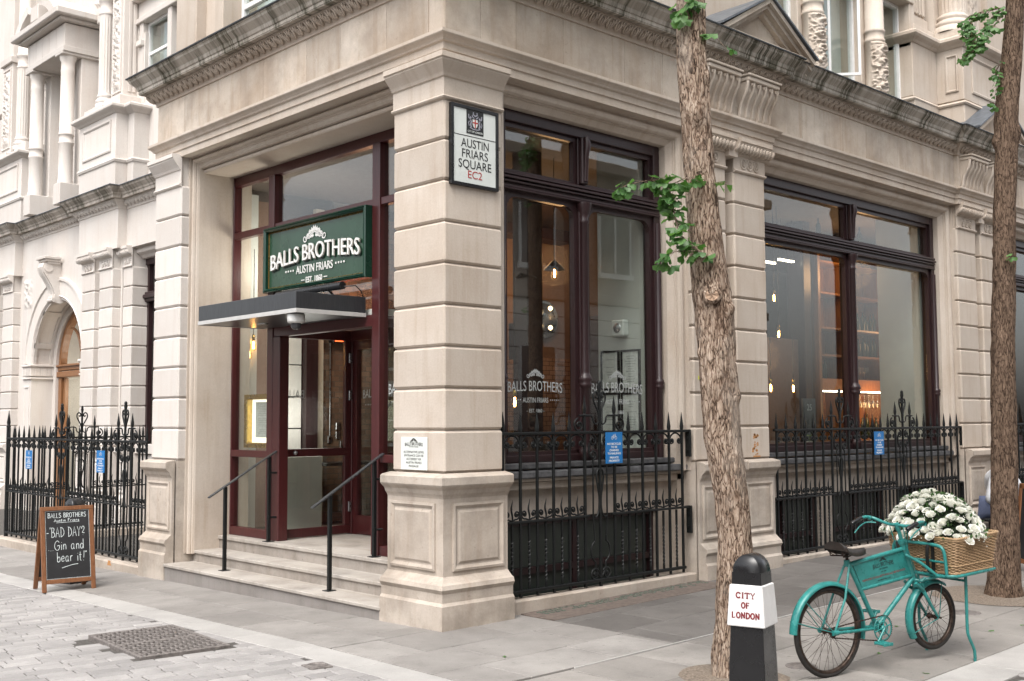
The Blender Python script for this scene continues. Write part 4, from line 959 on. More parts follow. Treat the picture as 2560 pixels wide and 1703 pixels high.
for i in range(2): bottle((8.70, 9.92)[i], 1.6, 4.45, ('lit champagne bottle hanging high behind the left upper pane', 'lit champagne bottle hanging high behind the right upper pane')[i], 'hanging bottles', .32)
def potted(x, y, z, label):
    t = root('potted_plant', label, 'plant', (x, y, z)); q = MB(); q.lathe([(0, 0), (.05, 0), (.065, .11), (.06, .115), (.055, .09), (0, .09)], 14, (x, y, z)); q.build('pot', M['white_stone'], t)
    q = MB()
    for k in range(40):
        a = rnd.uniform(0, 6.28); e = rnd.uniform(.3, 1.4); dv = Vector((math.cos(a)*math.cos(e), math.sin(a)*math.cos(e), math.sin(e))); fan_leaf(q, Vector((x, y, z+.1))+dv*rnd.uniform(.02, .12), dv, (0, 0, 1), .05)
    q.build('foliage', M['leaf_dark'], t)
potted(6.75, .62, 1.335, 'small leafy pot plant on the wide window ledge left of the mullion')
potted(5.55, .62, 1.335, 'small leafy pot plant on the wide window ledge near the stone pier')
for i in range(7): stem(6.2+i*.16, .95+.1*(i % 2), 1.27, True, 'glasses on the counter', 'clear glass standing on the counter in the wide window')
t = root('number_card', 'dark card with a pale number standing on the bar counter', 'card', (7.36, 1.0, 1.27)); q = MB(); q.box(7.2, 7.52, 1.0, 1.02, 1.27, 2.02); q.build('card', plain('card_grey', (.10, .10, .10), .6), t); q = MB(); text_into(q, '25', 0, 1.9, .09, .12, 0, .002, RMf(7.36, .999)); q.build('lettering', M['letter_grey'], t)
for i in range(4):
    x = 1.5+i*.5; t = root('chair', ['dark chair back at the left of the corner window', 'dark chair back just left of the corner window mullion', 'dark chair back behind the corner window mullion', 'dark chair back by the grey wall in the corner window'][i], 'chair', (x, 1.0, .36), 'chairs inside the corner window')
    q = MB(); q.box(x-.2, x+.2, .8, 1.2, .80, .85, .01); q.build('seat', M['leather'], t)
    q = MB(); q.box(x-.2, x+.2, .78, .82, 1.0, 1.5, .015); q.build('backrest', M['leather'], t)
    for a in (-.18, .18):
        for b in (.82, 1.18): q = MB(); q.box(x+a-.018, x+a+.018, b-.018, b+.018, .385, .8); q.build('leg', M['black'], t)
# unseen fill lights; the warm ones stand for the lamps the windows show
def inlamp(x, y, z, e, col=(1, .55, .25), r=.25):
    l = bpy.data.lights.new('room_fill', 'POINT'); l.energy = e; l.color = col; l.shadow_soft_size = r
    o = bpy.data.objects.new('room_fill', l); COL.objects.link(o); o.location = (x, y, z)
inlamp(3.4, 2.0, 3.6, 15); inlamp(10.6, 1.7, 1.95, 13); inlamp(7.0, 1.5, 2.6, 8); inlamp(9.6, 1.5, 4.0, 12); inlamp(11.5, 1.6, 3.2, 10); inlamp(2.8, 4.8, 3.4, 9, (1, .5, .3)); inlamp(1.3, 4.4, 3.6, 26, (1, .93, .85)); inlamp(1.75, 4.8, 1.8, 8, (1, .95, .9)); inlamp(13, 2, 3, 12)  # the whitish ones are added to brighten the pale wall by the entrance
# ================================================================== RAILINGS
def railing(label, loc, T, a0, sp, n, hearts, dz, end=None, kind='iron_railing', posts=False):
    t = root(kind, label, 'railing', loc, 'black iron railings'); I = M['iron']; a1 = a0+sp*(n-1)
    Z = lambda z: z+dz; org = Vector(T(0, 0, 0)); off = lambda a: Vector(T(a, 0, 0))-org
    rail = MB(T); rail.box(a0-.05, a1+.06, -.022, .022, Z(1.606), Z(1.634), .005); rail.build('top_rail', I, t)
    rail = MB(T); rail.box(a0-.05, a1+.03, -.02, .02, Z(.175), Z(.205), .004); rail.build('bottom_rail', I, t)
    ed = [a0-.05]
    for h in hearts: ed += [a0+sp*(h-1)+.05, a0+sp*(h+1)-.05]
    ed.append(a1+.06); 
    for i in range(0, len(ed), 2):
        rail = MB(T); rail.box(ed[i], ed[i+1], -.018, .018, Z(.805), Z(.827), .004); rail.build('middle_rail', I, t)
    # --- prototypes at a = 0
    def barmesh(top, tip, thick=.012):
        b = MB(T); b.box(-thick, thick, -thick, thick, Z(.14), Z(top), .003)
        b.lathe([(.014, Z(top)), (.019, Z(top+.012)), (.014, Z(top+.022)), (.0185, Z(top+.04)), (.021, Z(top+.07)), (.002, Z(tip)), (0, Z(tip))], 8, (0, 0, 0), smooth=False); return b
    def arch():
        b = MB(T); h = sp/2; r = h-.014
        pts = [(h-r*math.cos(R(w)), 1.525+.075*math.sin(R(w))) for w in range(0, 181, 15)]
        for s in (-1, 1):
            c = h+s*(r-.034); sp_ = spiral(c, 1.52, .034, .008, 0 if s > 0 else 180, -400 if s > 0 else 580, 18)
            b.tube([(x, 0, Z(z)) for x, z in sp_], .0095, 5)
            b.tube([(c, -.014, Z(1.518)), (c, .014, Z(1.518))], .014, 6)
        b.tube([(x, 0, Z(z)) for x, z in pts], .0095, 5); return b
    def low():
        b = MB(T); h = sp/2
        for s in (-1, 1):
            c = h+s*h*.55; b.tube([(h+s*.012, 0, Z(.835))]+[(x, 0, Z(z)) for x, z in spiral(c, .885, .042, .010, -110 if s > 0 else 290, 330 if s > 0 else -150, 20)], .009, 5)
            b.tube([(c, -.013, Z(.885)), (c, .013, Z(.885))], .013, 6)
        return b
    def twist():
        b = MB(T); h = sp/2; vs = []; k = 36
        for i in range(k+1):
            z = .19+(.80-.19)*i/k; w = (max(0, min(1, (z-.25)/.4)))*math.pi*5
            for j in range(4): a = w+math.pi/4+j*math.pi/2; vs.append((h+.0125*math.cos(a), .0125*math.sin(a), Z(z)))
        b.add(vs, [(i*4+j, i*4+(j+1) % 4, i*4+4+(j+1) % 4, i*4+4+j) for i in range(k) for j in range(4)])
        fl = [(h+.008*math.sin(i*.9), 0, Z(.82+i*.0225)) for i in range(10)]
        b.tube(fl, [.008, .008, .009, .010, .010, .009, .008, .006, .004, .001], 6); return b
    bm_ = barmesh(1.60, 1.82).build('bar', I, t); bt = barmesh(1.78, 1.98, .013).build('bar', I, t); ar = arch().build('scroll', I, t); lo = low().build('scroll', I, t); tw = twist().build('twisted_bar', I, t)
    for i in range(n):
        a = a0+sp*i
        if i in hearts: continue
        tall = (i-1 in hearts) or (i+1 in hearts)
        copy_of(bt if tall else bm_, t, off(a))
        if i < n-1 and (i+1) not in hearts:
            copy_of(ar, t, off(a)); copy_of(lo, t, off(a)); copy_of(tw, t, off(a))
    for o in (bm_, bt, ar, lo, tw): bpy.data.objects.remove(o)
    for h in hearts:
        c = a0+sp*h; b = MB(T); b.box(c-.013, c+.013, -.013, .013, Z(.08), Z(1.98), .003)
        b.lathe([(.013, Z(1.97)), (.02, Z(1.985)), (.014, Z(2.0)), (.018, Z(2.03)), (.024, Z(2.07)), (.018, Z(2.09)), (.022, Z(2.105)), (.014, Z(2.125)), (0, Z(2.13))], 8, (c, 0, 0))
        b.build('standard', I, t)
        b = MB(T); k = sp/.215
        def st(pts, r=.0105): b.tube([(c+x*k, 0, Z(z)) for x, z in pts], r, 6)
        for s in (-1, 1):
            st(smooth_path([(s*.012, 1.76), (s*.02, 1.82), (s*.06, 1.89), (s*.088, 1.95), (s*.08, 2.0), (s*.05, 2.015), (s*.025, 1.995), (s*.028, 1.965), (s*.048, 1.96), (s*.055, 1.975)], 4))
            st(smooth_path([(s*.012, 1.78), (s*.02, 1.72), (s*.05, 1.70), (s*.085, 1.72), (s*.10, 1.77), (s*.13, 1.784), (s*.19, 1.784)], 4), .009)
            st([(s*.12, 1.785), (s*.29, 1.785)], .010)
            st(spiral(s*.295, 1.69, .07, .014, 80 if s > 0 else 100, -420 if s > 0 else 600, 26), .0105)
            b.tube([(c+s*.295*k, -.015, Z(1.69)), (c+s*.295*k, .015, Z(1.69))], .016, 6)
            st(spiral(s*.10, 1.54, .055, .012, 90, 90+(500 if s > 0 else -500), 22), .0105)
            st(spiral(s*.10, 1.40, .05, .012, 270, 270+(-500 if s > 0 else 500), 22), .0105)
            st(smooth_path([(s*.145, 1.40), (s*.155, 1.46), (s*.15, 1.52)], 4))
            st(smooth_path([(s*.0, 1.27), (s*.035, 1.25), (s*.05, 1.19), (s*.035, 1.10), (s*.012, .98), (s*.02, .86), (s*.055, .80), (s*.085, .80)], 4))
            st([(s*.10, 1.35), (s*.10, .80), (s*.085, .62)], .0085)
            st([(s*.085, .62), (s*.085, .585)]+[(s*(.06+.075*math.cos(R(w))), .47+.10*math.sin(R(w))) for w in range(75, -80, -15)]+[(s*.072, .36), (s*.072, .30)], .0095)
            st(smooth_path([(s*.072, .30), (s*.05, .265), (s*.012, .22)], 3))
            st(spiral(s*.085, .235-.03+.04, .065, .014, 150 if s > 0 else 30, -330 if s > 0 else 510, 24), .0105)
            b.tube([(c+s*.085*k, -.015, Z(.245)), (c+s*.085*k, .015, Z(.245))], .016, 6)
        b.build('heart_scroll', I, t)
    if end:
        b = MB(T); e = a1+.055
        for z in (1.635, .83): b.box(e, e+.05, -.02, .02, Z(z-.028), Z(z), .004); b.box(e+.045, e+.07, -.035, .035, Z(z-.29), Z(z), .006); [b.tube([(e+.03, 0, Z(z-w)), (e+.078, 0, Z(z-w))], .012, 8) for w in (.09, .22)]
        b.build('hinge_plate', I, t)
    return t
tr = lambda d0, F=RF: (lambda a, b, z: F(a, d0+b, z))
railing('black iron railing with one heart crest beside the corner pier', (2.1, .05, .13), tr(.05), .73, .2155, 13, [6], .0, True)
railing('long black iron railing with two heart crests below the wide window', (7.4, .05, .13), tr(.05), 5.10, .203, 24, [7, 15], -.01, True)
railing('black iron railing at the right edge beyond the far tree', (13.5, .05, .15), tr(.05), 11.5, .21, 20, [9], .02, True)
railing('black iron railing with two heart crests left of the entrance, behind the chalkboard', (.02, 8.1, -.05), tr(.02, LF), 5.72, .2067, 24, [3, 13], -.125)
railing('black iron return railing running back from the left end of the front railing', (1.2, 10.5, -.05), (lambda a, b, z: (a, 10.5+b, z)), .12, .2067, 11, [5], -.125)
q = MB(LF); q.box(5.56, 10.75, -.10, .14, -.4, .0, .02); q.box(10.42, 10.62, .14, 2.3, -.4, .0, .01); q.build('railing_kerb', M['stone_low'], B)
t_ = root('railing_post', 'thick end post at the left end of the front railing', 'post', (.02, 10.53, -.1)); q = MB(LF); q.box(10.50, 10.55, 0, .05, -.1, 1.66, .004); q.lathe([(.03, 1.66), (.035, 1.68), (.022, 1.70), (.03, 1.74), (.002, 1.93)], 8, (10.525, .025, 0)); q.build('post', M['iron'], t_)
def bike_icon(mb, cx, cz, s, mp):
    for x in (-1, 1): ribbon(mb, [(cx+x*s*.62+s*.36*math.cos(R(w)), cz-.18*s+s*.36*math.sin(R(w))) for w in range(0, 361, 24)], s*.09, mp, 0, .0008)
    A, H, S_, Bb, F_ = (cx-.62*s, cz-.18*s), (cx+.42*s, cz+.5*s), (cx-.25*s, cz+.42*s), (cx-.05*s, cz-.2*s), (cx+.62*s, cz-.18*s)
    for P in ((A, S_), (A, Bb), (S_, Bb), (S_, H), (Bb, H), (H, F_), ((cx+.36*s, cz+.7*s), H), ((cx+.3*s, cz+.7*s), (cx+.5*s, cz+.72*s)), ((cx-.38*s, cz+.5*s), (cx-.15*s, cz+.5*s))): ribbon(mb, P, s*.09, mp, 0, .0008)
def bike_notice(label, T, ac, zb, w, h, mpx):
    loc = T(ac, -.03, zb); t = root('railing_notice', label, 'notice', loc, 'blue notices tied to the railings')
    q = MB(T); q.box(ac-w/2, ac+w/2, -.034, -.03, zb, zb+h, .001); q.build('plate', M['sign_blue'], t)
    q = MB(); k = h/.31
    for b, z, f in (('NO BICYCLES', .195, .80), ('TO BE', .163, .36), ('CHAINED', .131, .54), ('TO RAILINGS', .099, .78), ('PRIVATE', .058, .50), ('PROPERTY', .026, .62)): text_into(q, b, 0, zb+z*k, .021*k, w*f, 0, .001, mpx, .012)
    bike_icon(q, 0, zb+.262*k, .042*k, mpx); q.build('lettering', M['letter_white'], t)
    q = MB(T); [q.tube([(ac+x*w*.38, -.036, zb+z*h), (ac+x*w*.38, -.02, zb+z*h)], .004, 6) for x in (-1, 1) for z in (.05, .95)]; q.build('cable_tie', M['black'], t)
bike_notice('blue no bicycles notice on the railing beside the corner pier', tr(.02), 2.165, 1.315, .25, .305, RMf(2.165, -.0145))
bike_notice('blue no bicycles notice on the long railing below the wide window', tr(.02), 7.38, 1.27, .25, .30, RMf(7.38, -.0145))
bike_notice('blue no bicycles notice on the left railing, nearer the stone pier', tr(-.01, LF), 6.93, 1.085, .25, .285, LM(6.93, -.0445))
bike_notice('blue no bicycles notice on the left railing, further from the pier', tr(-.01, LF), 9.46, 1.06, .25, .27, LM(9.46, -.0445))
t = NT('ochre_stain'); M['ochre'] = t.fin((.42, .20, .07), .8)
q = MB(); rs = random.Random(4)
for i in range(34):
    u, z = 4.60+rs.gauss(0, .035), 1.33+rs.random()*.25; r_ = rs.uniform(.004, .016)
    if abs(z-1.5) < .02: continue
    q.prism([(u+r_*(1+.5*rs.random())*math.cos(R(w)), z+r_*(.6+.8*rs.random())*math.sin(R(w))) for w in range(0, 360, 60)], -.0015, .0, lambda a, b, h: (a, h, b))
q.box(4.55, 4.69, -.0015, 0, 1.312, 1.328); q.build('paint_stain', M['ochre'], B)
q = MB(LF); q.prism([(6.40, -.06), (6.52, -.062), (6.50, -.01), (6.51, .0), (6.42, .0), (6.43, -.02)], -.1015, -.1, lambda a, b, h: (a, h, b)); q.build('rust_stain', M['ochre'], B)
q = MB(); q.box(3.555, 3.578, -.002, 0, 2.17, 2.21); tag(q.build('sticker', plain('yellow_sticker', (.6, .7, .02), .5), loc=(3.56, 0, 2.19)), 'tiny yellow sticker on the stone pier left of the nearer tree', 'sticker')
# ================================================================== UPPER STOREY of the corner building
def carved(mb, mp, u0, u1, z0, z1, dep=.035, n=(16, 44), seed=0, wide=None):
    """low relief of leaf scrolls on a panel: mp(u,z,out)"""
    nu, nz = n; vs = []
    for j in range(nz+1):
        for i in range(nu+1):
            a = i/nu*2-1; b = j/nz*(z1-z0)/(wide or (u1-u0))*2
            h = 0; k = int(b/1.3); c = (b-1.3*(k+.5)); s = 1 if k % 2 else -1
            r = math.hypot(a-s*.15, c); th = math.atan2(c, (a-s*.15)*s)
            h = max(0, math.sin(r*9-th*1.0))*max(0, 1-r*.9)*1.1+max(0, math.sin(a*7+noise.noise((a*2, b*2, seed))*5))*.35+max(0, noise.noise((a*3.5, b*3.5, seed+5)))*1.1
            e = min(1, (1-abs(a))*6, j/3, (nz-j)/3); vs.append(mp(u0+(u1-u0)*i/nu, z0+(z1-z0)*j/nz, max(0, min(1, h))*dep*max(0, e)))
    mb.add(vs, [(j*(nu+1)+i, j*(nu+1)+i+1, (j+1)*(nu+1)+i+1, (j+1)*(nu+1)+i) for j in range(nz) for i in range(nu)], True)
def fluted(mb, cx, cy, r, z0, z1, nf=20, base=True, T=None):
    n = nf*4; vs = []
    for z in (z0, z0+.06, z1-.06, z1):
        fl = 0 if z in (z0, z1) else 1
        for i in range(n):
            w = 2*math.pi*i/n; rr = r*(1-.055*fl*(i % 4 in (1, 2))-.02*fl*(i % 4 == 0) if fl else 1); vs.append((cx+rr*math.cos(w), cy+rr*math.sin(w), z))
    mb.add(vs, [(k*n+i, k*n+(i+1) % n, (k+1)*n+(i+1) % n, (k+1)*n+i) for k in range(3) for i in range(n)])
    if base: mb.lathe([(r, z0), (r*1.05, z0-.02), (r*1.16, z0-.04), (r*1.2, z0-.07), (r*1.1, z0-.09), (r*1.14, z0-.11), (r*1.34, z0-.14), (r*1.34, z0-.19), (r*1.2, z0-.21), (r*1.4, z0-.215), (r*1.4, z0-.3)], 28, (cx, cy, 0))
def sash_window(T, u0, u1, z0, z1, d, bars, label=None, par=None, fr=.05, curtain=True):
    q = MB(T); q.box(u0, u0+fr, d, d+.08, z0, z1, .004); q.box(u1-fr, u1, d, d+.08, z0, z1, .004); q.box(u0+fr, u1-fr, d, d+.08, z1-fr, z1, .004); q.box(u0+fr, u1-fr, d, d+.08, z0, z0+fr, .004)
    for z in bars: q.box(u0+fr, u1-fr, d+.01, d+.07, z-.03, z+.03, .004)
    F = q.build('upper_window', M['white_frame'], par or B)
    if label: F['label'] = label
    q = MB(T); q.box(u0+.02, u1-.02, d+.04, d+.046, z0+.02, z1-.02); q.build('pane', M['glass_up'], F)
    if curtain:
        q = MB(T); n = max(8, int((u1-u0)/.05)); pts = [(u0+(u1-u0)*i/n, d+.22+.03*(i % 2)) for i in range(n+1)]
        q.add([(a, b, z) for z in (z0, z1) for a, b in pts], [(i, i+1, n+2+i, n+1+i) for i in range(n)], True); q.build('curtain', M['curtain'], F)
    q = MB(T); q.box(u0-.1, u1+.1, d+.5, d+.55, z0-.1, z1+.1); q.build('room_back', M['curtain'], F)
    return F
M['curtain'] = plain('pale_curtain', (.55, .60, .585), .9, 0, .08, 3)
q = MB()
q.box(3.0, 5.5, .5, 1.2, 5.9, 11, .01); q.box(.9, 3.0, .6, 1.2, 5.9, 11); q.box(5.5, 6.25, .55, .62, 8.1, 11)
q.box(6.52, 6.95, .52, 1.0, 5.9, 8.0, .01); q.box(8.16, 8.6, .52, 1.0, 5.9, 8.0, .01); q.box(5.5, 9.62, .42, 1.2, 8.0, 8.5, .01); q.box(5.5, 9.62, .5, 1.2, 8.5, 11)
q.box(9.5, 10.28, .42, 1.4, 6.57, 7.5, .01); q.box(9.5, 12.4, .4, 1.4, 5.9, 6.55, .01); q.box(10.28, 11.9, .0, .6, 5.95, 6.52, .01); q.box(10.28, 11.9, .0, .6, 6.58, 7.45, .01); q.box(10.3, 11.9, .45, 1.4, 7.5, 11); q.box(9.62, 10.2, .55, 1.4, 7.5, 11, .01); q.box(9.50, 9.66, .45, 1.4, 7.35, 8.02)
q.box(12.4, 18, .5, 1.4, 5.9, 11); q.box(11.4, 12.4, .6, 1.4, 6.5, 11); q.box(5.45, 9.6, .3, 1.2, 5.85, 6.0)
UW = q.build('upper_wall', M['stone'], B)
q = MB()
UP = [(9.5, .9), (9.5, .42), (10.28, .42), (10.28, 0), (11.9, 0), (11.9, .5)]
q.sweep(UP, [(-.05, 7.38), (.02, 7.4), (.05, 7.43), (.10, 7.46), (.13, 7.49), (.13, 7.53), (.10, 7.56), (-.05, 7.58)], cap=False); q.sweep(UP, [(-.05, 6.50), (.02, 6.505), (.035, 6.53), (.02, 6.56), (-.05, 6.57)], cap=False)
q.sweep([(10.55, 6.72), (11.75, 6.72), (11.75, 7.3), (10.55, 7.3)], [(0, -.002), (0, .02), (-.025, .025), (-.05, .004)], closed=True, cap=False, mp=lambda a, b, h: (a, -h, b), endcap=False)
q.sweep([(.28, 6.72), (.28, 7.3), (.08, 7.3), (.08, 6.72)], [(0, -.002), (0, .02), (-.02, .025), (-.04, .004)], closed=True, cap=False, mp=lambda a, b, h: (10.28-h, a, b), endcap=False)
q.box(10.32, 11.3, .02, .6, 7.58, 7.72, .01); q.box(9.62, 10.28, .44, 1, 7.58, 7.72, .01)
q.build('column_pedestal', M['stone'], B)
q = MB(); fluted(q, 10.58, .28, .205, 8.02, 11); q.build('fluted_column', M['stone'], B)
q = MB()
for i in range(5): q.box(9.68+i*.1, 9.75+i*.1, .51, .56, 7.95, 11, .012)
q.box(9.64, 10.2, .50, .56, 7.72, 7.9, .01); q.build('fluted_pilaster', M['stone'], B)
q = MB(); carved(q, lambda u, z, o: (u, .44-o, z), 11.5, 11.85, 7.9, 10, .05, (12, 60), 4); q.box(11.45, 11.9, .44, .6, 7.6, 11); q.build('carved_panel', M['stone'], B)
def bay_column(x, seed):
    q = MB(); r = .138; cy = .40
    q.box(x-.17, x+.17, .22, .9, 5.9, 6.28, .01)
    q.lathe([(r*1.06, 6.28), (r*1.06, 6.31), (r, 6.33), (r, 7.08), (r*1.07, 7.09), (r*1.08, 7.12), (r*.98, 7.13), (r*.98, 7.22), (r*1.07, 7.23), (r*1.07, 7.26), (r*.97, 7.27), (r*.94, 8.0)], 28, (x, cy, 0))
    mp = lambda u, z, o: (x+(r+o)*math.sin(u), cy-(r+o)*math.cos(u), z)
    carved(q, mp, -1.5, 1.5, 6.34, 7.08, .045, (44, 70), seed, .27); return q.build('bay_column', M['stone'], B)
bay_column(6.70, 1); bay_column(8.33, 2)
sash_window(RF, 5.60, 6.52, 6.0, 8.0, .62, [6.42]); wb = sash_window(RF, 6.95, 8.16, 6.0, 8.0, .62, [6.40]); sash_window(RF, 8.6, 9.52, 6.0, 8.0, .62, [6.40])
q = MB(frame(7.45, .62, 0, -50)); q.box(0, .035, 0, .035, 6.48, 7.95); q.box(.40, .435, 0, .035, 6.48, 7.95); q.box(.035, .4, 0, .035, 6.48, 6.515); q.box(.035, .4, 0, .035, 7.915, 7.95); q.build('open_casement', M['white_frame'], wb)
# left return of the upper storey
q = MB(LF)
q.box(5.13, 5.66, .28, 1.0, 5.9, 11, .012); q.box(4.66, 5.13, .42, 1.0, 5.9, 11); q.box(4.5, 4.7, .30, 1.0, 5.9, 11, .012); q.box(2.2, 3.3, .3, 1.0, 5.9, 11, .01); q.box(.9, 2.2, .42, 1.0, 5.9, 11); q.box(3.3, 4.5, .45, 1.0, 5.9, 6.15, .01); q.box(3.3, 4.5, .45, 1, 8.2, 11)
q.box(.3, .9, .3, 1.2, 5.9, 11, .01); q.box(5.0, 5.5, .5, 2.3, 5.9, 11)
q.build('upper_wall', M['stone'], B)
sash_window(LF, 3.3, 4.5, 6.15, 8.2, .55, [6.75, 7.5])
# ================================================================== WING with the arched doorway
WG = root('stone_wing', 'pale stone building with an arched timber doorway and carved upper columns at the left edge', 'building', (WX, 12, 0))
SW = M['stone_wing']
def wpil(u0, u1, d0=0):
    return pillar(None, WX+d0, WX+d0+.5, u0, u1, [(WX+d0, u1), (WX+d0, u0)], [(fL(WX+d0), u0, u1)], True, WG, 'stone_wing', 'stone_wing')
for a, b in ((12.36, 12.93), (13.16, 13.73), (17.44, 18.05), (18.3, 18.9)): wpil(a, b)
wpil(11.9, 12.27, .17)
q = MB(WF); q.box(12.3, 13.8, .17, .7, -1, 4.9); q.box(16.8, 24, .17, .7, -1, 4.9); q.box(12.28, 12.36, .3, .7, -1, 4.9)
q.box(9.0, 12.27, .5, .7, -1.0, 1.17); q.box(5.5, 9.0, .2, .7, -1, 4.9)
q.build('ground_floor_wall', SW, WG)
WP = [(WX+.17, 24), (WX+.17, 19.05), (WX, 19.05), (WX, 17.36), (WX+.17, 17.36), (WX+.17, 13.88), (WX, 13.88), (WX, 12.14), (WX+.17, 12.14), (WX+.17, 5.3)]
q = MB(); q.sweep(WP, [(-.5, 4.90), (.012, 4.90), (.012, 5.66), (0, 5.665)], cap=False); q.build('frieze', SW, WG)
q = MB(); q.sweep(WP, [(0, 5.62), (.03, 5.628), (.03, 5.645), (.05, 5.69), (.085, 5.73), (.115, 5.755), (.125, 5.78), (0, 5.782)], cap=False); lv = MB()
leaves(WF, 12.1, 13.95, 0, lv, .14); leaves(WF, 13.95, 17.3, .17, lv, .14); leaves(WF, 17.3, 19.1, 0, lv, .14); leaves(WF, 9.5, 12.1, .17, lv, .14); q.add(lv.v, lv.f, True); q.build('carved_moulding', SW, WG)
q = MB(); q.sweep(WP, [(0, 5.78), (.185, 5.782), (.19, 5.83), (.205, 5.845), (.215, 5.875), (.25, 5.91), (.275, 5.935), (.285, 5.96), (.295, 5.985), (-.1, 6.02)], cap=False); q.build('cornice', stone('wing_cornice', (.52, .47, .42), (.3, .25, .2), streak=.4, mott=.4, moss=.8), WG)
q = MB(); q.sweep(WP, [(.31, 5.978), (.312, 5.992), (.29, 6.0), (-.35, 6.06), (-.35, 6.04), (.28, 5.988)], endcap=False); q.build('lead_flashing', M['lead'], WG)
# arched doorway
uc, zs, ri, ro = 15.25, 2.95, 1.30, 1.72
q = MB(WF); n = 24
def arcpts(r, n=n): return [(uc+r*math.cos(math.pi*i/n), zs+r*math.sin(math.pi*i/n)) for i in range(n+1)]
o, inn = arcpts(ro), arcpts(ri)
q.add([(u, .14, z) for u, z in o]+[(u, .14, 4.95) for u, z in o], [(i, i+1, n+2+i, n+1+i) for i in range(n)])
for s_ in (-1, 1): q.box(uc+s_*ro, uc+s_*1.95, .14, .3, zs, 4.95)
q.sweep(arcpts(ri), [(0, .75), (0, .13), (.03, .10), (.05, .115), (.33, .115), (.35, .085), (.40, .085), (.425, .15)], cap=False, mp=lambda a, b, h: (a, h, b), endcap=False)
for k in range(5):   # coffer ribs across the soffit
    w = R(18+36*k); 
    for w2 in (w-.05, w+.05): pass
    c_, s_ = math.cos(w), math.sin(w); tx, tz = -s_*.06, c_*.06
    q.add([(uc+ri*c_+a*tx-b*c_, dd, zs+ri*s_+a*tz-b*s_) for dd in (.14, .55) for a, b in ((-1, 0), (1, 0), (1, .035), (-1, .035))], [(0, 1, 2, 3), (4, 5, 6, 7), (3, 2, 6, 7), (0, 3, 7, 4), (1, 2, 6, 5)])
q.sweep(arcpts(ri), [(0, .14), (-.035, .14), (-.035, .20), (0, .21)], cap=False, mp=lambda a, b, h: (a, h, b), endcap=False); q.sweep(arcpts(ri), [(0, .48), (-.035, .49), (-.035, .55), (-.16, .56), (-.16, .75)], cap=False, mp=lambda a, b, h: (a, h, b), endcap=False)
q.build('archway', SW, WG)
for s in (-1, 1):
    q = MB(WF); u0 = uc+s*ri; u1 = uc+s*1.75
    q.box(u0, u1, .115, .6, -.3, 2.64); q.box(u0-s*.16, u0, .56, .7, -.3, 2.95)
    q.box(u0-s*.03, u1, .09, .6, 2.70, 2.90, .01); q.box(u0-s*.06, u1, .06, .6, 2.90, 2.95, .01); q.box(u0-s*.04, u1, .08, .6, 2.64, 2.68, .008)
    for i in range(11): q.box(u0+s*(.03+i*.035), u0+s*(.05+i*.035), .08, .1, 2.72, 2.88, .003)
    for i in range(9): q.box(u0-s*.035, u0-s*.02, .14+i*.045, .165+i*.045, 2.72, 2.88, .003)
    q.sweep([(u0+s*.07, .4), (u0+s*.07, 2.5), (u0+s*.37, 2.5), (u0+s*.37, .4)] if s < 0 else [(u0+.37, .4), (u0+.37, 2.5), (u0+.07, 2.5), (u0+.07, .4)], [(0, .116), (0, .10), (-.03, .095), (-.04, .1145)], closed=True, cap=False, mp=lambda a, b, h: (a, h, b), endcap=False); q.build('door_pier', SW, WG)
q = MB(WF)   # keystone console
kp = [(-.02, 4.95), (.33, 4.93), (.36, 4.84), (.33, 4.74), (.25, 4.62), (.15, 4.45), (.10, 4.32), (.13, 4.22), (.10, 4.14), (.0, 4.12), (-.2, 4.2)]
q.prism(kp, uc-.13, uc+.13, lambda a, b, h: (h, .12-a, b)); q.tube([(uc-.15, -.12, 4.83), (uc+.15, -.12, 4.83)], .085, 14); q.tube([(uc-.14, .0, 4.19), (uc+.14, .0, 4.19)], .045, 10); q.box(uc-.2, uc+.2, -.2, .1, 4.955, 5.0, .01); q.box(uc-.23, uc+.23, -.24, .1, 5.0, 5.06, .01); q.box(uc-.17, uc+.17, -.15, .1, 4.91, 4.955)
for i in (-1, 0, 1): q.tube([(uc+i*.07, .12-o_-.005, z) for o_, z in kp[2:8]], .03, 6)
q.build('keystone', SW, WG)
q = MB(WF)
for s in (-1, 1): carved(q, lambda u, z, o: (u, .139-o, z), uc+s*1.66-.24, uc+s*1.66+.24, 4.15, 4.8, .05, (14, 22), 9)
q.build('carved_spandrel', SW, WG)
q = MB(WF); rd = 1.13; fp = arcpts(rd)   # timber door and fanlight
q.sweep(fp, [(0.02, .62), (0.02, .76), (-.09, .76), (-.09, .62), (-.05, .605)], cap=True, mp=lambda a, b, h: (a, h, b), endcap=False)
for s in (-1, 1):
    q.tube([(uc+s*(.55-.55*math.cos(R(w)))-.0, .66, zs+.95*math.sin(R(w))*1.1) for w in range(0, 91, 10)], .035, 6); q.tube([(uc+s*(1.13-.55+.55*math.cos(R(180-w))), .66, zs+.75*math.sin(R(w))) for w in range(0, 91, 10)], .03, 6)
q.tube([(uc, .66, zs), (uc, .66, zs+rd)], .03, 6)
q.box(uc-1.16, uc+1.16, .60, .76, 2.82, 2.95, .01); q.box(uc-1.16, uc+1.16, .58, .76, 2.68, 2.80, .01); q.box(uc-1.16, uc+1.16, .56, .76, 2.90, 2.94, .01)
for s in (-1, 1): q.box(uc+s*1.0, uc+s*1.14, .62, .76, -.1, 2.68, .008); q.box(uc+s*.88, uc+s*.96, .66, .74, -.1, 2.66, .008)
D2 = q.build('arched_door', M['oak'], WG)
q = MB(WF); q.add([(u, .69, z) for u, z in fp], [list(range(len(fp)))]); q.box(uc-1, uc+1, .70, .706, .0, 2.68); q.build('pane', M['glass'], D2)
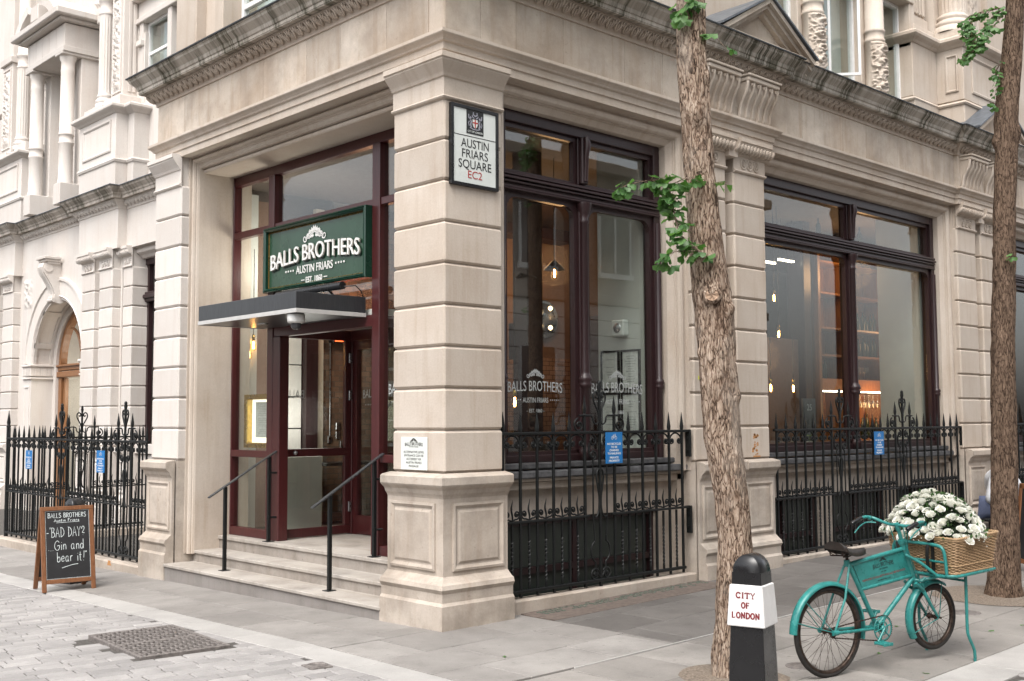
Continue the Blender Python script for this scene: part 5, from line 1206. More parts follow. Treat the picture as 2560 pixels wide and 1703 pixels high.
q = MB(WF); q.box(uc-1.6, uc+1.6, 1.6, 1.7, -.2, 4.6); q.box(uc-1.6, uc-1.5, .8, 1.6, -.2, 4.6); q.box(uc+1.5, uc+1.6, .8, 1.6, -.2, 4.6); q.build('hall_wall', M['white_stone'], WG)
q = MB(WF); q.box(uc+.15, uc+.42, 1.585, 1.598, 1.75, 1.88); tag(q.build('wall_sign', M['letter_red'], loc=(WX+1.59, uc+.3, 1.75)), 'small red and white sign on the hall wall behind the arched door', 'sign')
# wing window beside the pier
q = MB(WF); q.sweep([(9.0, 1.2), (9.0, 4.905), (12.27, 4.905), (12.27, 1.2)], [(o_, d_+.17) for o_, d_ in SUR], cap=False, mp=lambda a, b, h: (a, h, b), endcap=False); q.build('window_surround', SW, WG)
q = MB(WF); q.box(11.94, 12.08, .44, .6, 1.34, 4.71, .006); q.box(9.2, 11.94, .44, .6, 4.6, 4.71); q.box(9.2, 12.08, .42, .6, 3.92, 4.10, .01); q.box(9.2, 12.08, .38, .6, 3.98, 4.05, .01); q.box(11.83, 11.94, .47, .55, 1.34, 4.6); q.lathe([(.05, 1.34), (.05, 2.05), (.08, 2.1), (.05, 2.17), (.05, 3.7), (.08, 3.9)], 10, (11.99, .43, 0)); W2_ = q.build('wing_window', M['plum'], WG)
q = MB(WF); q.box(9.2, 11.95, .55, .556, 1.3, 4.65); q.build('pane', M['glass'], W2_); q = MB(WF); q.box(9.0, 12.2, 1.2, 1.3, 0, 4.8); q.build('room_back', M['dark_in'], W2_)
q = MB(WF); q.box(9.0, 12.25, .28, .5, 1.17, 1.34, .01); q.box(9.0, 12.25, .34, .5, 1.0, 1.16, .01); q.build('sill', SW, WG)
# ---- wing upper storey
q = MB(WF)
q.box(5.3, 24, .62, 1.4, 9.2, 13); q.box(12.1, 12.45, .42, 1.4, 5.9, 9, .01); q.box(13.0, 14.15, .45, 1.4, 5.9, 9.2, .01); q.box(15.05, 16.15, .45, 1.4, 5.9, 9.2); q.box(5.3, 11.1, .55, 1.4, 5.9, 7.2); q.box(5.3, 9.9, .45, 1.4, 7.2, 9); q.box(11.1, 12.2, .45, 1.4, 5.9, 7.98, .01)
q.box(17.1, 17.5, .45, 1.4, 5.9, 9.2, .01); q.box(17.5, 24, .55, 1.4, 5.9, 9)
q.build('upper_wall', SW, WG)
for u0, u1 in ((12.16, 13.80), (16.9, 18.9)):
    q = MB(WF); q.box(u0, u1, -.08, .6, 6.0, 6.50, .01); q.box(u0, u1, -.08, .6, 6.56, 7.44, .01); q.box(u0-.25, u0, .15, .6, 6.0, 7.44, .01)
    pp = [(WX+.6, u1), (WX-.08, u1), (WX-.08, u0), (WX+.15, u0), (WX+.15, u0-.25), (WX+.6, u0-.25)]
    for pr in ([(-.05, 7.38), (.02, 7.4), (.05, 7.43), (.10, 7.46), (.13, 7.49), (.13, 7.53), (.10, 7.56), (-.2, 7.62)], [(-.05, 6.47), (.02, 6.49), (.035, 6.53), (.02, 6.56), (-.05, 6.58)]): q.sweep([(a-WX, b) for a, b in pp], pr, cap=False, mp=lambda a, b, h: (b, a, h))
    q.sweep([(u0+.18, 6.7), (u0+.18, 7.3), (u1-.18, 7.3), (u1-.18, 6.7)], [(0, -.078), (0, -.10), (.03, -.105), (.06, -.08)], closed=True, cap=False, mp=lambda a, b, h: (a, h, b), endcap=False)
    q.box(u0+.05, u0+.75, -.0, .55, 7.6, 7.78, .01); q.box(u1-.9, u1-.1, -.05, .6, 7.6, 7.72, .01); q.build('column_pedestal', SW, WG)
for u, nm in ((13.25, 0), (17.65, 1)):
    q = MB(WF); fluted(q, u, .18, .135, 8.02, 9.55, 16); q.lathe([(.135, 9.55), (.15, 9.57), (.15, 9.6), (.13, 9.62), (.13, 9.8), (.16, 9.83), (.16, 9.87), (.125, 9.9), (.125, 13)], 24, (u, .18, 0)); q.build('fluted_column', SW, WG)
for u0, u1 in ((12.40, 12.90), (18.25, 18.85)):
    q = MB(WF); q.box(u0, u1, .14, .7, 7.6, 13, .01); q.sweep([(u0+.06, 7.9), (u0+.06, 9.75), (u1-.06, 9.75), (u1-.06, 7.9)], [(0, .138), (0, .115), (.03, .115), (.04, .139)], closed=True, cap=False, mp=lambda a, b, h: (a, h, b), endcap=False)
    carved(q, lambda u, z, o: (u, .138-o, z), u0+.11, u1-.11, 7.95, 9.7, .07, (14, 64), 3); [q.box(u0-.02, u0+.004, .24+i*.09, .3+i*.09, 7.9, 9.7, .008) for i in range(4)]; q.box(u0-.05, u1+.05, .08, .7, 9.85, 10.0, .01); q.build('carved_pilaster', SW, WG)
for u in (14.42, 16.02):
    q = MB(WF); r = .135; q.box(u-.17, u+.17, -.27, .5, 6.0, 6.42, .01); q.lathe([(r*1.1, 6.42), (r*1.1, 6.47), (r*1.02, 6.5), (r, 7.2), (r*1.1, 7.22), (r*1.1, 7.25), (r*1.0, 7.26), (r*1.0, 7.38), (r*1.1, 7.39), (r*1.1, 7.42), (r, 7.43), (r*.95, 8.65), (r*1.0, 8.68), (r*.94, 8.72), (r*.94, 8.86), (r*1.15, 8.92), (r*1.2, 8.98)], 24, (u, -.1, 0)); q.box(u-.19, u+.19, -.29, .5, 8.98, 9.03, .008); q.box(u-.13, u+.13, .12, .6, 6.42, 9.0, .01); q.build('porch_column', SW, WG)
q = MB(WF); q.box(14.2, 16.24, -.28, .62, 9.03, 9.14, .01); q.box(14.23, 16.21, -.25, .62, 9.14, 9.60, .005); q.box(14.08, 16.36, -.40, .62, 9.62, 9.68, .015); q.box(13.95, 16.49, -.52, .62, 9.68, 9.82, .02)
for i in range(6): q.box(14.3+i*.36, 14.304+i*.36, -.254, -.24, 9.14, 9.6)
ca = (uc-.03, 9.15)
for s in (-1, 1):   # broken segmental pediment
    pts = [(ca[0]+s*1.28*math.cos(R(w)), 9.15+1.15*math.sin(R(w))) for w in range(36, 75, 6)]; pi = [(ca[0]+s*1.1*math.cos(R(w)), 9.12+1.0*math.sin(R(w))) for w in range(36, 75, 6)]
    q.prism(pts+pi[::-1], -.5, .4, lambda a, b, h: (a, h, b)); q.prism(pi+[(ca[0]+s*.45, 9.82), (ca[0]+s*1.1, 9.82)], -.3, .4, lambda a, b, h: (a, h, b))
q.box(ca[0]-.2, ca[0]+.2, -.5, .2, 9.82, 10.15, .02); q.build('porch_pediment', SW, WG)
q = MB(WF); 
for k_, (u0, u1) in enumerate(((10.2, 14.0), (16.5, 17.4))):
    if k_: q.build('upper_band', SW, WG); q = MB(WF)
    q.box(u0, u1, .36, .7, 9.2, 9.3, .01); q.box(u0, u1, .42, .7, 9.3, 9.62); q.box(u0, u1, .28, .7, 9.62, 9.78, .02); q.box(u0, u1, .40, .7, 9.78, 9.95)
q.build('upper_band', SW, WG); q = MB(WF); q.box(11.0, 11.15, .40, .8, 7.98, 9.2, .01); q.build('window_jamb', SW, WG); q = MB(WF); q.box(12.14, 12.3, .40, .8, 7.98, 9.2, .01); q.box(12.12, 12.32, .34, .8, 8.75, 8.86, .01); q.build('window_jamb', SW, WG)
q = MB(WF); carved(q, lambda u, z, o: (u, .40-o, z), 13.5, 14.3, 9.95, 11.2, .12, (30, 44), 12); q.build('carved_panel', SW, WG)
sash_window(WF, 16.15, 17.1, 6.0, 9.2, .5, [6.6, 7.95, 8.5], par=WG); sash_window(WF, 14.15, 15.05, 6.0, 9.2, .5, [7.75, 8.35], par=WG); sash_window(WF, 11.15, 12.14, 7.98, 9.2, .5, [8.6], par=WG); sash_window(WF, 10.0, 11.1, 6.1, 8.95, .8, [6.9], par=WG)
q = MB(WF)
q.box(5.6, 10.6, -2.3, .3, -1.3, -1.2); q.build('lightwell_floor', M['black'], WG)

for _p in ((WX+1.2, 15.25, 2.4), ):  # unseen fill light added to brighten the hall wall behind the door
    l = bpy.data.lights.new('hall_fill', 'POINT'); l.energy = 25; l.color = (1, .88, .75); l.shadow_soft_size = .3; o = bpy.data.objects.new('hall_fill', l); COL.objects.link(o); o.location = _p
# ================================================================== TREES
def bark2():
    t = NT('tree_bark_dark'); v = t.coord((1, 1, .2)); a, b = plates(t, 1.1)
    c = t.ramp(a, [(.20, (.028, .018, .013)), (.40, (.12, .078, .055)), (.58, (.22, .15, .105)), (.82, (.31, .215, .155))])
    t.bump(t.math('ADD', a, t.math('MULTIPLY', b, .3)), 1.0, .03); return t.fin(c, .9, spec=.15)
M['bark_dark'] = bark2()
def trunk_mesh(pts, rad, seed, nseg=30, step=.03, knots=()):
    P = [Vector(p) for p in pts]; q = MB(); rows = []; L_ = [0]
    for a, b in zip(P[:-1], P[1:]): L_.append(L_[-1]+(b-a).length)
    n = int(L_[-1]/step); vs = []
    for k in range(n+1):
        s = L_[-1]*k/n; i = max(j for j in range(len(L_)-1) if L_[j] <= s+1e-9); t = (s-L_[i])/(L_[i+1]-L_[i]); t2 = t
        c = P[i].lerp(P[i+1], t2); r = rad[i]+(rad[i+1]-rad[i])*t2
        for j in range(nseg):
            w = 2*math.pi*j/nseg; u = Vector((math.cos(w), math.sin(w), 0))
            h = noise.noise((u.x*3.2+seed, u.y*3.2, c.z*1.1))*.05*1.2+noise.noise((u.x*9+seed, u.y*9, c.z*2.6+seed))*.05+abs(noise.noise((u.x*15, u.y*15+seed, c.z*3.2)))*.10-.03+noise.noise((u.x*30, u.y*30+seed, c.z*9))*.035
            for kz, kw, kr, kh in knots:
                dw = math.atan2(math.sin(w-kw), math.cos(w-kw)); d2 = ((c.z-kz)/kr)**2+(dw*r/kr)**2
                if d2 < 6: h += kh*math.exp(-d2*1.6)
            vs.append(tuple(c+u*(r*(.83+h))))
    q.add(vs, [(k*nseg+j, k*nseg+(j+1) % nseg, (k+1)*nseg+(j+1) % nseg, (k+1)*nseg+j) for k in range(n) for j in range(nseg)], True)
    return q
def sprig(mb, lf, pts, r0, nl, L_, spread=.5):
    """a twig along pts with fan leaves on both sides"""
    P = smooth_path(pts, 4); mb.tube(P, [r0*(1-.75*i/(len(P)-1)) for i in range(len(P))], 6)
    for i in range(nl):
        k = rnd.randrange(1, len(P)); a = Vector(P[k]); t = (Vector(P[k])-Vector(P[k-1])).normalized()
        d = Vector((rnd.uniform(-1, 1), rnd.uniform(-1, 1), rnd.uniform(-1.1, .35)))+t*.4; d.normalize(); st = a+d*rnd.uniform(.02, .06)*spread*2
        lf_up = Vector((rnd.uniform(-.6, .6), rnd.uniform(-.6, .6), 1)); mb.tube([tuple(a), tuple(st)], .0016, 4, caps=False); fan_leaf(lf, st, d+Vector((0, 0, -.25)), lf_up, L_*rnd.uniform(.7, 1.15))
def crown(wood, lf, top, R_, zc, n_limb, n_twig, leaf, seed):
    rr = random.Random(seed); top = Vector(top)
    for i in range(n_limb):
        w = 2*math.pi*(i+rr.uniform(-.3, .3))/n_limb; e = rr.uniform(.05, 1.0); ln = R_*rr.uniform(.7, 1.05)
        d = Vector((math.cos(w)*math.cos(e), math.sin(w)*math.cos(e), math.sin(e)))
        pts = [tuple(top+Vector((0, 0, rr.uniform(-.5, .8)))), tuple(top+d*ln*.5+Vector((0, 0, .2))), tuple(top+d*ln+Vector((0, 0, zc*.2)))]
        P = smooth_path(pts, 5); wood.tube(P, [.05*(1-.85*k/(len(P)-1)) for k in range(len(P))], 6)
        for j in range(n_twig):
            k = rr.randrange(3, len(P)); a = Vector(P[k]); dv = Vector((rr.uniform(-1, 1), rr.uniform(-1, 1), rr.uniform(-.7, .8))).normalized(); b = a+dv*rr.uniform(.3, .8)
            wood.tube([tuple(a), tuple(a.lerp(b, .5)+Vector((0, 0, .05))), tuple(b)], [.01, .007, .003], 4)
            for m in range(16):
                c = a.lerp(b, rr.uniform(.15, 1.05))+Vector((rr.gauss(0, .07), rr.gauss(0, .07), rr.gauss(0, .07))); fan_leaf(lf, c, (rr.uniform(-1, 1), rr.uniform(-1, 1), rr.uniform(-1, .3)), (rr.uniform(-.5, .5), rr.uniform(-.5, .5), 1), leaf*rr.uniform(.7, 1.2))
T1 = root('street_tree', 'nearer street tree with flaky pale brown bark and a leafy shoot, beside the bollard', 'tree', (.273, -2.75, 0), 'ginkgo street trees')
t1p = [(.273, -2.75, -.05), (.279, -2.755, .353), (.288, -2.764, .879), (.276, -2.753, 1.192), (.234, -2.713, 1.641), (.218, -2.698, 2.099), (.2, -2.681, 2.545), (.169, -2.652, 2.994), (.14, -2.625, 3.465), (.11, -2.596, 4.365), (.112, -2.598, 4.713), (.10, -2.58, 5.6)]
t1r = [.195, .160, .142, .140, .150, .152, .156, .140, .128, .125, .122, .09]
W1 = -2.3  # bearing of the side that faces the photograph's viewpoint
trunk_mesh(t1p, t1r, 3, 60, .016, [(2.62, W1-.2, .06, .22), (2.50, W1+.75, .07, .25), (2.45, W1-.4, .12, -.10), (3.88, W1-.1, .08, .18), (3.75, W1, .06, -.2), (3.42, W1-.2, .06, -.15), (4.3, W1-.8, .05, .2), (1.9, W1+1.2, .06, .12), (4.15, W1+.9, .06, .16), (2.2, W1-1.4, .05, .12), (1.15, W1, .1, .05)]).build('trunk', M['bark'], T1)
q = MB(); kn = Vector((-.81, -.59, .05)).normalized(); kc = Vector((.195, -2.675, 2.585))
def _kp(r, h, w): 
    e1 = kn.cross(Vector((0, 0, 1))).normalized(); e2 = e1.cross(kn); return tuple(kc+kn*h+(e1*math.cos(w)*1.15+e2*math.sin(w))*r)
kprof = [(.062, .10), (.060, .135), (.050, .152), (.040, .156), (.036, .150), (.030, .151), (0, .152)]
vs = [_kp(r, h+.004*math.sin(5*w_), w_) for r, h in kprof for w_ in [2*math.pi*i/18 for i in range(18)]]
q.add(vs, [(k*18+i, k*18+(i+1) % 18, (k+1)*18+(i+1) % 18, (k+1)*18+i) for k in range(3) for i in range(18)], True); q.build('knot', M['bark'], T1)
q = MB(); q.add(vs, [(k*18+i, k*18+(i+1) % 18, (k+1)*18+(i+1) % 18, (k+1)*18+i) for k in range(3, 6) for i in range(18)]); q.build('cut_face', plain('cut_wood', (.42, .29, .20), .8, 0, .2, 60), T1)
wd, lf = MB(), MB()
sprig(wd, lf, [(.14, -2.69, 2.83), (-.009, -2.721, 2.891), (-.095, -2.641, 2.993), (-.114, -2.623, 3.067)], .011, 28, .08)
sprig(wd, lf, [(-.114, -2.623, 3.067), (-.133, -2.605, 3.188), (-.151, -2.588, 3.336)], .007, 40, .076); sprig(wd, lf, [(-.151, -2.588, 3.336), (-.211, -2.531, 3.383), (-.344, -2.405, 3.356), (-.378, -2.374, 3.338)], .004, 32, .07)
sprig(wd, lf, [(-.151, -2.588, 3.336), (-.05, -2.66, 3.40), (.02, -2.72, 3.37)], .004, 12, .08); sprig(wd, lf, [(-.009, -2.721, 2.891), (-.15, -2.62, 2.88), (-.2, -2.58, 2.82)], .004, 14, .08)
sprig(wd, lf, [(.06, -2.70, 4.7), (-.02, -2.66, 4.64), (-.05, -2.63, 4.58)], .006, 24, .08); sprig(wd, lf, [(.11, -2.62, 4.47), (.17, -2.75, 4.42), (.20, -2.82, 4.33)], .004, 5, .08); sprig(wd, lf, [(.13, -2.66, 3.38), (.12, -2.78, 3.37), (.17, -2.84, 3.37)], .003, 4, .08)
crown(wd, lf, (.10, -2.58, 5.9), 2.3, 1.5, 11, 9, .085, 5)
wd.build('branches', M['bark'], T1); lf.build('crown', M['leaf'], T1)
T2 = root('street_tree', 'further street tree with dark brown bark at the right edge, behind the bicycle', 'tree', (4.556, -2.765, .05), 'ginkgo street trees')
t2p = [(4.556, -2.765, -.02), (4.561, -2.771, .217), (4.582, -2.79, .778), (4.596, -2.804, 1.534), (4.611, -2.817, 2.297), (4.637, -2.842, 3.068), (4.663, -2.866, 3.847), (4.689, -2.891, 4.40), (4.69, -2.89, 4.62), (4.751, -2.949, 5.23), (4.79, -2.986, 5.83), (4.82, -3.0, 6.6)]
t2r = [.225, .178, .150, .140, .131, .124, .120, .124, .132, .116, .100, .075]
W2b = -2.5
trunk_mesh(t2p, t2r, 11, 50, .02, [(4.5, W2b+1.2, .09, .25), (4.42, W2b-1.3, .08, .3), (3.0, W2b, .06, .08), (3.35, W2b-1.4, .05, .15), (2.0, W2b+.2, .06, .1), (1.9, W2b-.5, .05, .1)]).build('trunk', M['bark_dark'], T2)
wd, lf = MB(), MB()
for k in range(6): a = Vector((4.70, -2.92, 5.75-k*.0)); sprig(wd, lf, [tuple(a), (4.52-.02*k, -2.869+.05*math.sin(k*2), 5.62-.05*k), (4.42-.02*k, -2.78+.05*math.cos(k*3), 5.40-.03*k), (4.32-.02*k, -2.68, 5.22-.01*k)] if k < 3 else [tuple(a), (4.54, -2.84+.04*k, 5.7), (4.44, -2.78+.03*k, 5.52), (4.38+.02*k, -2.76, 5.36)], .006, 38, .055)
sprig(wd, lf, [(4.66, -2.90, 5.2), (4.56, -2.87, 5.1), (4.54, -2.88, 4.95), (4.51, -2.86, 4.78)], .005, 30, .055); sprig(wd, lf, [(4.6, -2.93, 3.32), (4.56, -2.95, 3.3), (4.55, -2.96, 3.27)], .003, 4, .05)
crown(wd, lf, (4.82, -3.0, 7.0), 2.3, 1.5, 10, 9, .085, 8)
wd.build('branches', M['bark_dark'], T2); lf.build('crown', M['leaf'], T2)
# ================================================================== BOLLARDS
def bollard(name, label, x, y, ang, H, collar):
    z0 = GZ(x, y); t = root(name, label, 'bollard', (x, y, z0)); F = frame(x, y, z0, ang)
    def ring(h, z, ch=.035):
        c = h*ch; return [(-h+c, -h, z), (h-c, -h, z), (h, -h+c, z), (h, h-c, z), (h-c, h, z), (-h+c, h, z), (-h, h-c, z), (-h, -h+c, z)]
    def loft(rs, mb):
        vs = [v for r in rs for v in r]; m = len(rs[0]); mb.add(vs, [(k*m+j, k*m+(j+1) % m, (k+1)*m+(j+1) % m, (k+1)*m+j) for k in range(len(rs)-1) for j in range(m)], False); mb.add(rs[-1], [list(range(m))])
    q = MB(F); loft([ring(.118, -.05), ring(.115, .03), ring(.105, .34), ring(.095, .62), ring(.086, H-.10)], q)
    dome = []
    for i in range(9):   # barrel-vaulted head: round in one direction, softly rounded in the other
        w = R(90*i/8); s = math.cos(w); zz = H-.10+.10*math.sin(w); hx = .086*(.60+.40*s); hy = .086*max(.06, s); c = .012*s
        dome.append([(-hx+c, -hy, zz), (hx-c, -hy, zz), (hx, -hy+c, zz), (hx, hy-c, zz), (hx-c, hy, zz), (-hx+c, hy, zz), (-hx, hy-c, zz), (-hx, -hy+c, zz)])
    vs = [v for r in dome for v in r]; q.add(vs, [(k*8+j, k*8+(j+1) % 8, (k+1)*8+(j+1) % 8, (k+1)*8+j) for k in range(8) for j in range(8)], True)
    q.add(dome[-1], [list(range(8))]); q.build('post', M['black_gloss'], t)
    if collar:
        q = MB(F); loft([ring(.110, .575, .05), ring(.112, .58, .05), ring(.098, .80, .05), ring(.09, .806, .05)], q); q.build('collar', M['collar_white'], t)
    return t, F
t = NT('gloss_black'); c = t.mix(t.ramp(t.noise(16, 6, .7), [(.70, 0), (.72, .8)]), (.010, .010, .011), (.16, .15, .14)); t.bump(t.noise(9, 4, .6), .12, .004); M['black_gloss'] = t.fin(c, t.ramp(t.noise(6, 5), [(.3, .15), (.7, .38)])); M['collar_white'] = plain('collar_paint', (.72, .71, .70), .35, 0, .06, 14, None, .15)
BA = 14
t, F = bollard('bollard', 'black cast bollard with a white collar lettered in red, in front of the nearer tree', -.655, -3.545, BA, .975, True)
# serif capitals cut as strokes
SER = {'C': [[(.62, .78), (.55, .93), (.38, 1), (.2, .92), (.08, .7), (.05, .5), (.08, .3), (.2, .08), (.38, 0), (.55, .07), (.63, .24)], [(.62, .70), (.62, .98)]],
       'I': [[(.2, 0), (.2, 1)], [(.06, 0), (.34, 0)], [(.06, 1), (.34, 1)]], 'T': [[(.33, 0), (.33, 1)], [(.02, 1), (.64, 1)], [(.02, 1), (.02, .76)], [(.64, 1), (.64, .76)], [(.18, 0), (.48, 0)]],
       'Y': [[(.33, 0), (.33, .46), (.05, 1)], [(.33, .46), (.6, 1)], [(.18, 0), (.48, 0)], [(-.04, 1), (.16, 1)], [(.5, 1), (.7, 1)]],
       'O': [[(.36+.31*math.cos(R(w)), .5+.5*math.sin(R(w))) for w in range(0, 361, 24)]], 'F': [[(.14, 0), (.14, 1)], [(.02, 1), (.58, 1), (.58, .78)], [(.14, .52), (.44, .52)], [(.44, .42), (.44, .62)], [(.02, 0), (.28, 0)]],
       'L': [[(.14, 0), (.14, 1)], [(.02, 1), (.28, 1)], [(.02, 0), (.58, 0), (.58, .24)]], 'N': [[(.12, 0), (.12, 1)], [(.12, 1), (.62, 0)], [(.62, 0), (.62, 1)], [(0, 0), (.24, 0)], [(0, 1), (.14, 1)], [(.5, 1), (.74, 1)]],
       'D': [[(.12, 0), (.12, 1)], [(0, 1), (.34, 1), (.54, .88), (.66, .62), (.66, .38), (.54, .12), (.34, 0), (0, 0)]]}
q = MB()
def serif(mb, s, zc, h, w, mp):
    adv = {'I': .42}; tot = sum(adv.get(c, .72)+.12 for c in s)-.12; k = w/tot; x = -w/2
    for c in s:
        for st in SER[c]: ribbon(mb, [(x+a*k, zc-h/2+b*h) for a, b in st], .0085 if (abs(st[0][0]-st[-1][0]) < .1 or c in 'CODN') else .005, mp, 0, .0008)
        x += (adv.get(c, .72)+.12)*k
mpb = lambda a, b, dd: F(-.112+(b-.58)*.0636+dd-.0005, -a, b)
for s_, z, w in (('CITY', .748, .115), ('OF', .693, .05), ('LONDON', .637, .165)): serif(q, s_, z, .030, w, mpb)
q.build('lettering', M['letter_maroon'], t)
bollard('bollard', 'plain black bollard standing behind the chalkboard, its rounded head showing', -.92, 5.55, BA, .96, False)
# ================================================================== CHALKBOARD
HW = {'A': [[(0, 0), (.28, 1), (.56, 0)], [(.1, .38), (.48, .4)]], 'B': [[(.05, 0), (.08, 1)], [(.0, .98), (.35, .95), (.42, .78), (.3, .58), (.08, .52)], [(.08, .52), (.42, .46), (.5, .25), (.38, .06), (.03, 0)]], 'D': [[(.08, 0), (.1, 1)], [(0, 1), (.35, .9), (.55, .55), (.45, .2), (.05, 0)]],
      'E': [[(.45, .98), (.05, 1), (.03, 0), (.45, .02)], [(.05, .5), (.38, .52)]], 'F': [[(.1, 0), (.1, 1)], [(0, 1), (.5, 1.02)], [(.1, .55), (.4, .56)]], 'G': [[(.6, .82), (.4, 1), (.15, .85), (.02, .45), (.15, .1), (.4, 0), (.6, .2), (.62, .48), (.35, .46)]], 'H': [[(.05, 0), (.08, 1)], [(.5, 0), (.52, 1)], [(.06, .5), (.5, .54)]],
      'L': [[(.05, 1), (.03, 0), (.42, .03)]], 'O': [[(.3+.28*math.cos(R(w)), .5+.5*math.sin(R(w))) for w in range(90, 451, 24)]], 'R': [[(.05, 0), (.07, 1)], [(0, .98), (.4, .92), (.42, .68), (.08, .5)], [(.15, .5), (.5, 0)]], 'S': [[(.42, .85), (.25, 1), (.05, .85), (.1, .62), (.38, .42), (.42, .18), (.22, 0), (.0, .12)]],
      'T': [[(.25, 0), (.27, 1)], [(0, .98), (.54, 1.02)]], 'Y': [[(0, 1), (.24, .5), (.5, 1)], [(.24, .5), (.2, 0)]], '?': [[(.02, .72), (.1, .95), (.32, .98), (.42, .78), (.25, .52), (.1, .35), (.45, .3)], [(.18, .08), (.22, .1)]], "'": [[(.1, 1.05), (.08, .85)]], '"': [[(.05, 1.05), (.04, .9)], [(.15, 1.05), (.14, .9)]], '.': [[(.05, .0), (.1, .03)]], '-': [[(0, .45), (.3, .47)]], '!': [[(.22, 1.05), (.14, .3)], [(.08, .02), (.12, .05)]], ' ': [],
      'a': [[(.38, .55), (.2, .62), (.05, .4), (.08, .12), (.22, .05), (.36, .25), (.38, .55), (.38, .12), (.48, .05)]], 'b': [[(.05, 1.05), (.05, .05)], [(.05, .35), (.22, .58), (.4, .42), (.36, .12), (.16, .02), (.05, .15)]], 'd': [[(.38, .45), (.2, .6), (.04, .38), (.1, .08), (.28, .08), (.38, .4)], [(.4, 1.08), (.4, .05)]], 'e': [[(.05, .3), (.38, .36), (.3, .6), (.1, .52), (.04, .25), (.18, .03), (.4, .14)]], 'i': [[(.1, .58), (.1, .03)], [(.11, .8), (.13, .84)]], 'n': [[(.05, .6), (.06, .03)], [(.06, .4), (.22, .6), (.35, .45), (.36, .03)]], 'r': [[(.05, .6), (.06, .03)], [(.06, .4), (.2, .6), (.32, .55)]], 's': [[(.32, .5), (.15, .6), (.06, .45), (.28, .25), (.25, .08), (.02, .06)]], 't': [[(.16, .95), (.14, .12), (.3, .04)], [(0, .62), (.32, .64)]], 'u': [[(.05, .6), (.06, .15), (.2, .04), (.35, .2), (.36, .6), (.38, .04)]], 'k': [[(.05, 1), (.05, 0)], [(.35, .6), (.06, .3), (.38, 0)]]}
CB = root('chalkboard', 'wooden A-frame chalkboard with white handwriting standing on the paving by the left railing', 'chalkboard', (-1.215, 5.06, GZ(-1.2, 5.06)))
zg = GZ(-1.2, 5.0); CF = frame(-1.215, 4.895, zg, -6)
Hb = .905; lean = .175
fr = lambda a, h, o: CF(a, o+lean*h/Hb, h)          # front leaf: h up the leaf, o behind its face
bk = lambda a, h, o: CF(a, .40-o-(.40-2*lean-.03+lean)*h/Hb*1.0, h)
def leaf(mp, nm, front):
    q = MB(mp); b = lambda a0, a1, h0, h1, o0, o1: q.box(a0, a1, h0, h1, o0, o1, .005)
    b(-.282, -.235, 0, Hb-.004, 0, .03); b(.235, .282, 0, Hb-.004, 0, .03); b(-.284, .284, Hb-.045, Hb, -.002, .032); b(-.235, .235, .085, .13, .001, .029)
    return q.build(nm, M['board_wood'], CB)
leaf(fr, 'front_frame', True); leaf(bk, 'rear_frame', False)
for mp in (fr, bk): q = MB(mp); q.box(-.234, .234, .131, Hb-.046, .010, .02); q.build('slate_panel', M['chalkboard'], CB)
q = MB(fr); [q.box(*e) for e in ((-.232, .232, .134, .137, .0085, .0098), (-.232, .232, Hb-.052, Hb-.049, .0085, .0098), (-.232, -.229, .137, Hb-.052, .0085, .0098), (.229, .232, .137, Hb-.052, .0085, .0098))]; q.build('chalk_border', M['chalk'], CB)
q = MB(); mpc = lambda a, b, dd: fr(a, b, .0085+dd)
def hand(s, x0, x1, zc, h, wd_):
    A = [max([p[0] for st in HW[c] for p in st] or [.3])+.16 for c in s]; k = (x1-x0)/sum(A); x = x0
    for c, ad in zip(s, A):
        jz = rnd.uniform(-.02, .02)*h
        for st in HW[c]:
            P = smooth_path(st, 4) if len(st) > 2 and c.islower() or c in 'SGBDR?' and len(st) > 2 else st
            ribbon(q, [(x+a*k, zc-h/2+b*h+jz) for a, b in P], wd_, mpc, 0, .0006)
        x += ad*k
hp = Hb-.05-.13; zz = lambda v: Hb-.05-v*hp
hand('BALLS BROTHERS', -.205, .205, zz(.065), .050, .0058); hand('Austin Friars', -.14, .13, zz(.14), .030, .005); ribbon(q, [(-.12, zz(.175)), (.13, zz(.168))], .004, mpc, 0, .0006)
hand("-'BAD DAY?", -.222, .19, zz(.315), .105, .0058); hand('...Gin and', -.21, .175, zz(.51), .10, .0058); hand('bear it!"', -.12, .205, zz(.685), .10, .0058); ribbon(q, smooth_path([(-.07, zz(.84)), (.0, zz(.815)), (.05, zz(.80)), (.10, zz(.795))], 4), .006, mpc, 0, .0006)
q.build('handwriting', M['chalk'], CB)
# second board edge at the right of the picture
t = root('wooden_board', 'edge of a brown wooden sandwich board at the right margin beyond the far tree', 'board', (6.15, -2.45, .07)); F6 = frame(6.17, -2.40, .07, 60)
q = MB(lambda a, b, z: F6(a, b-.12*z, z)); q.box(-.28, -.23, 0, .03, 0, .95, .004); q.box(.23, .28, 0, .03, 0, .95, .004); q.box(-.28, .28, 0, .03, .9, .955, .004); q.box(-.23, .23, 0, .03, .1, .15, .004); q.build('frame', M['board_wood'], t); q = MB(lambda a, b, z: F6(a, b-.12*z, z)); q.box(-.23, .23, .01, .02, .15, .9); q.build('slate_panel', M['chalkboard'], t)
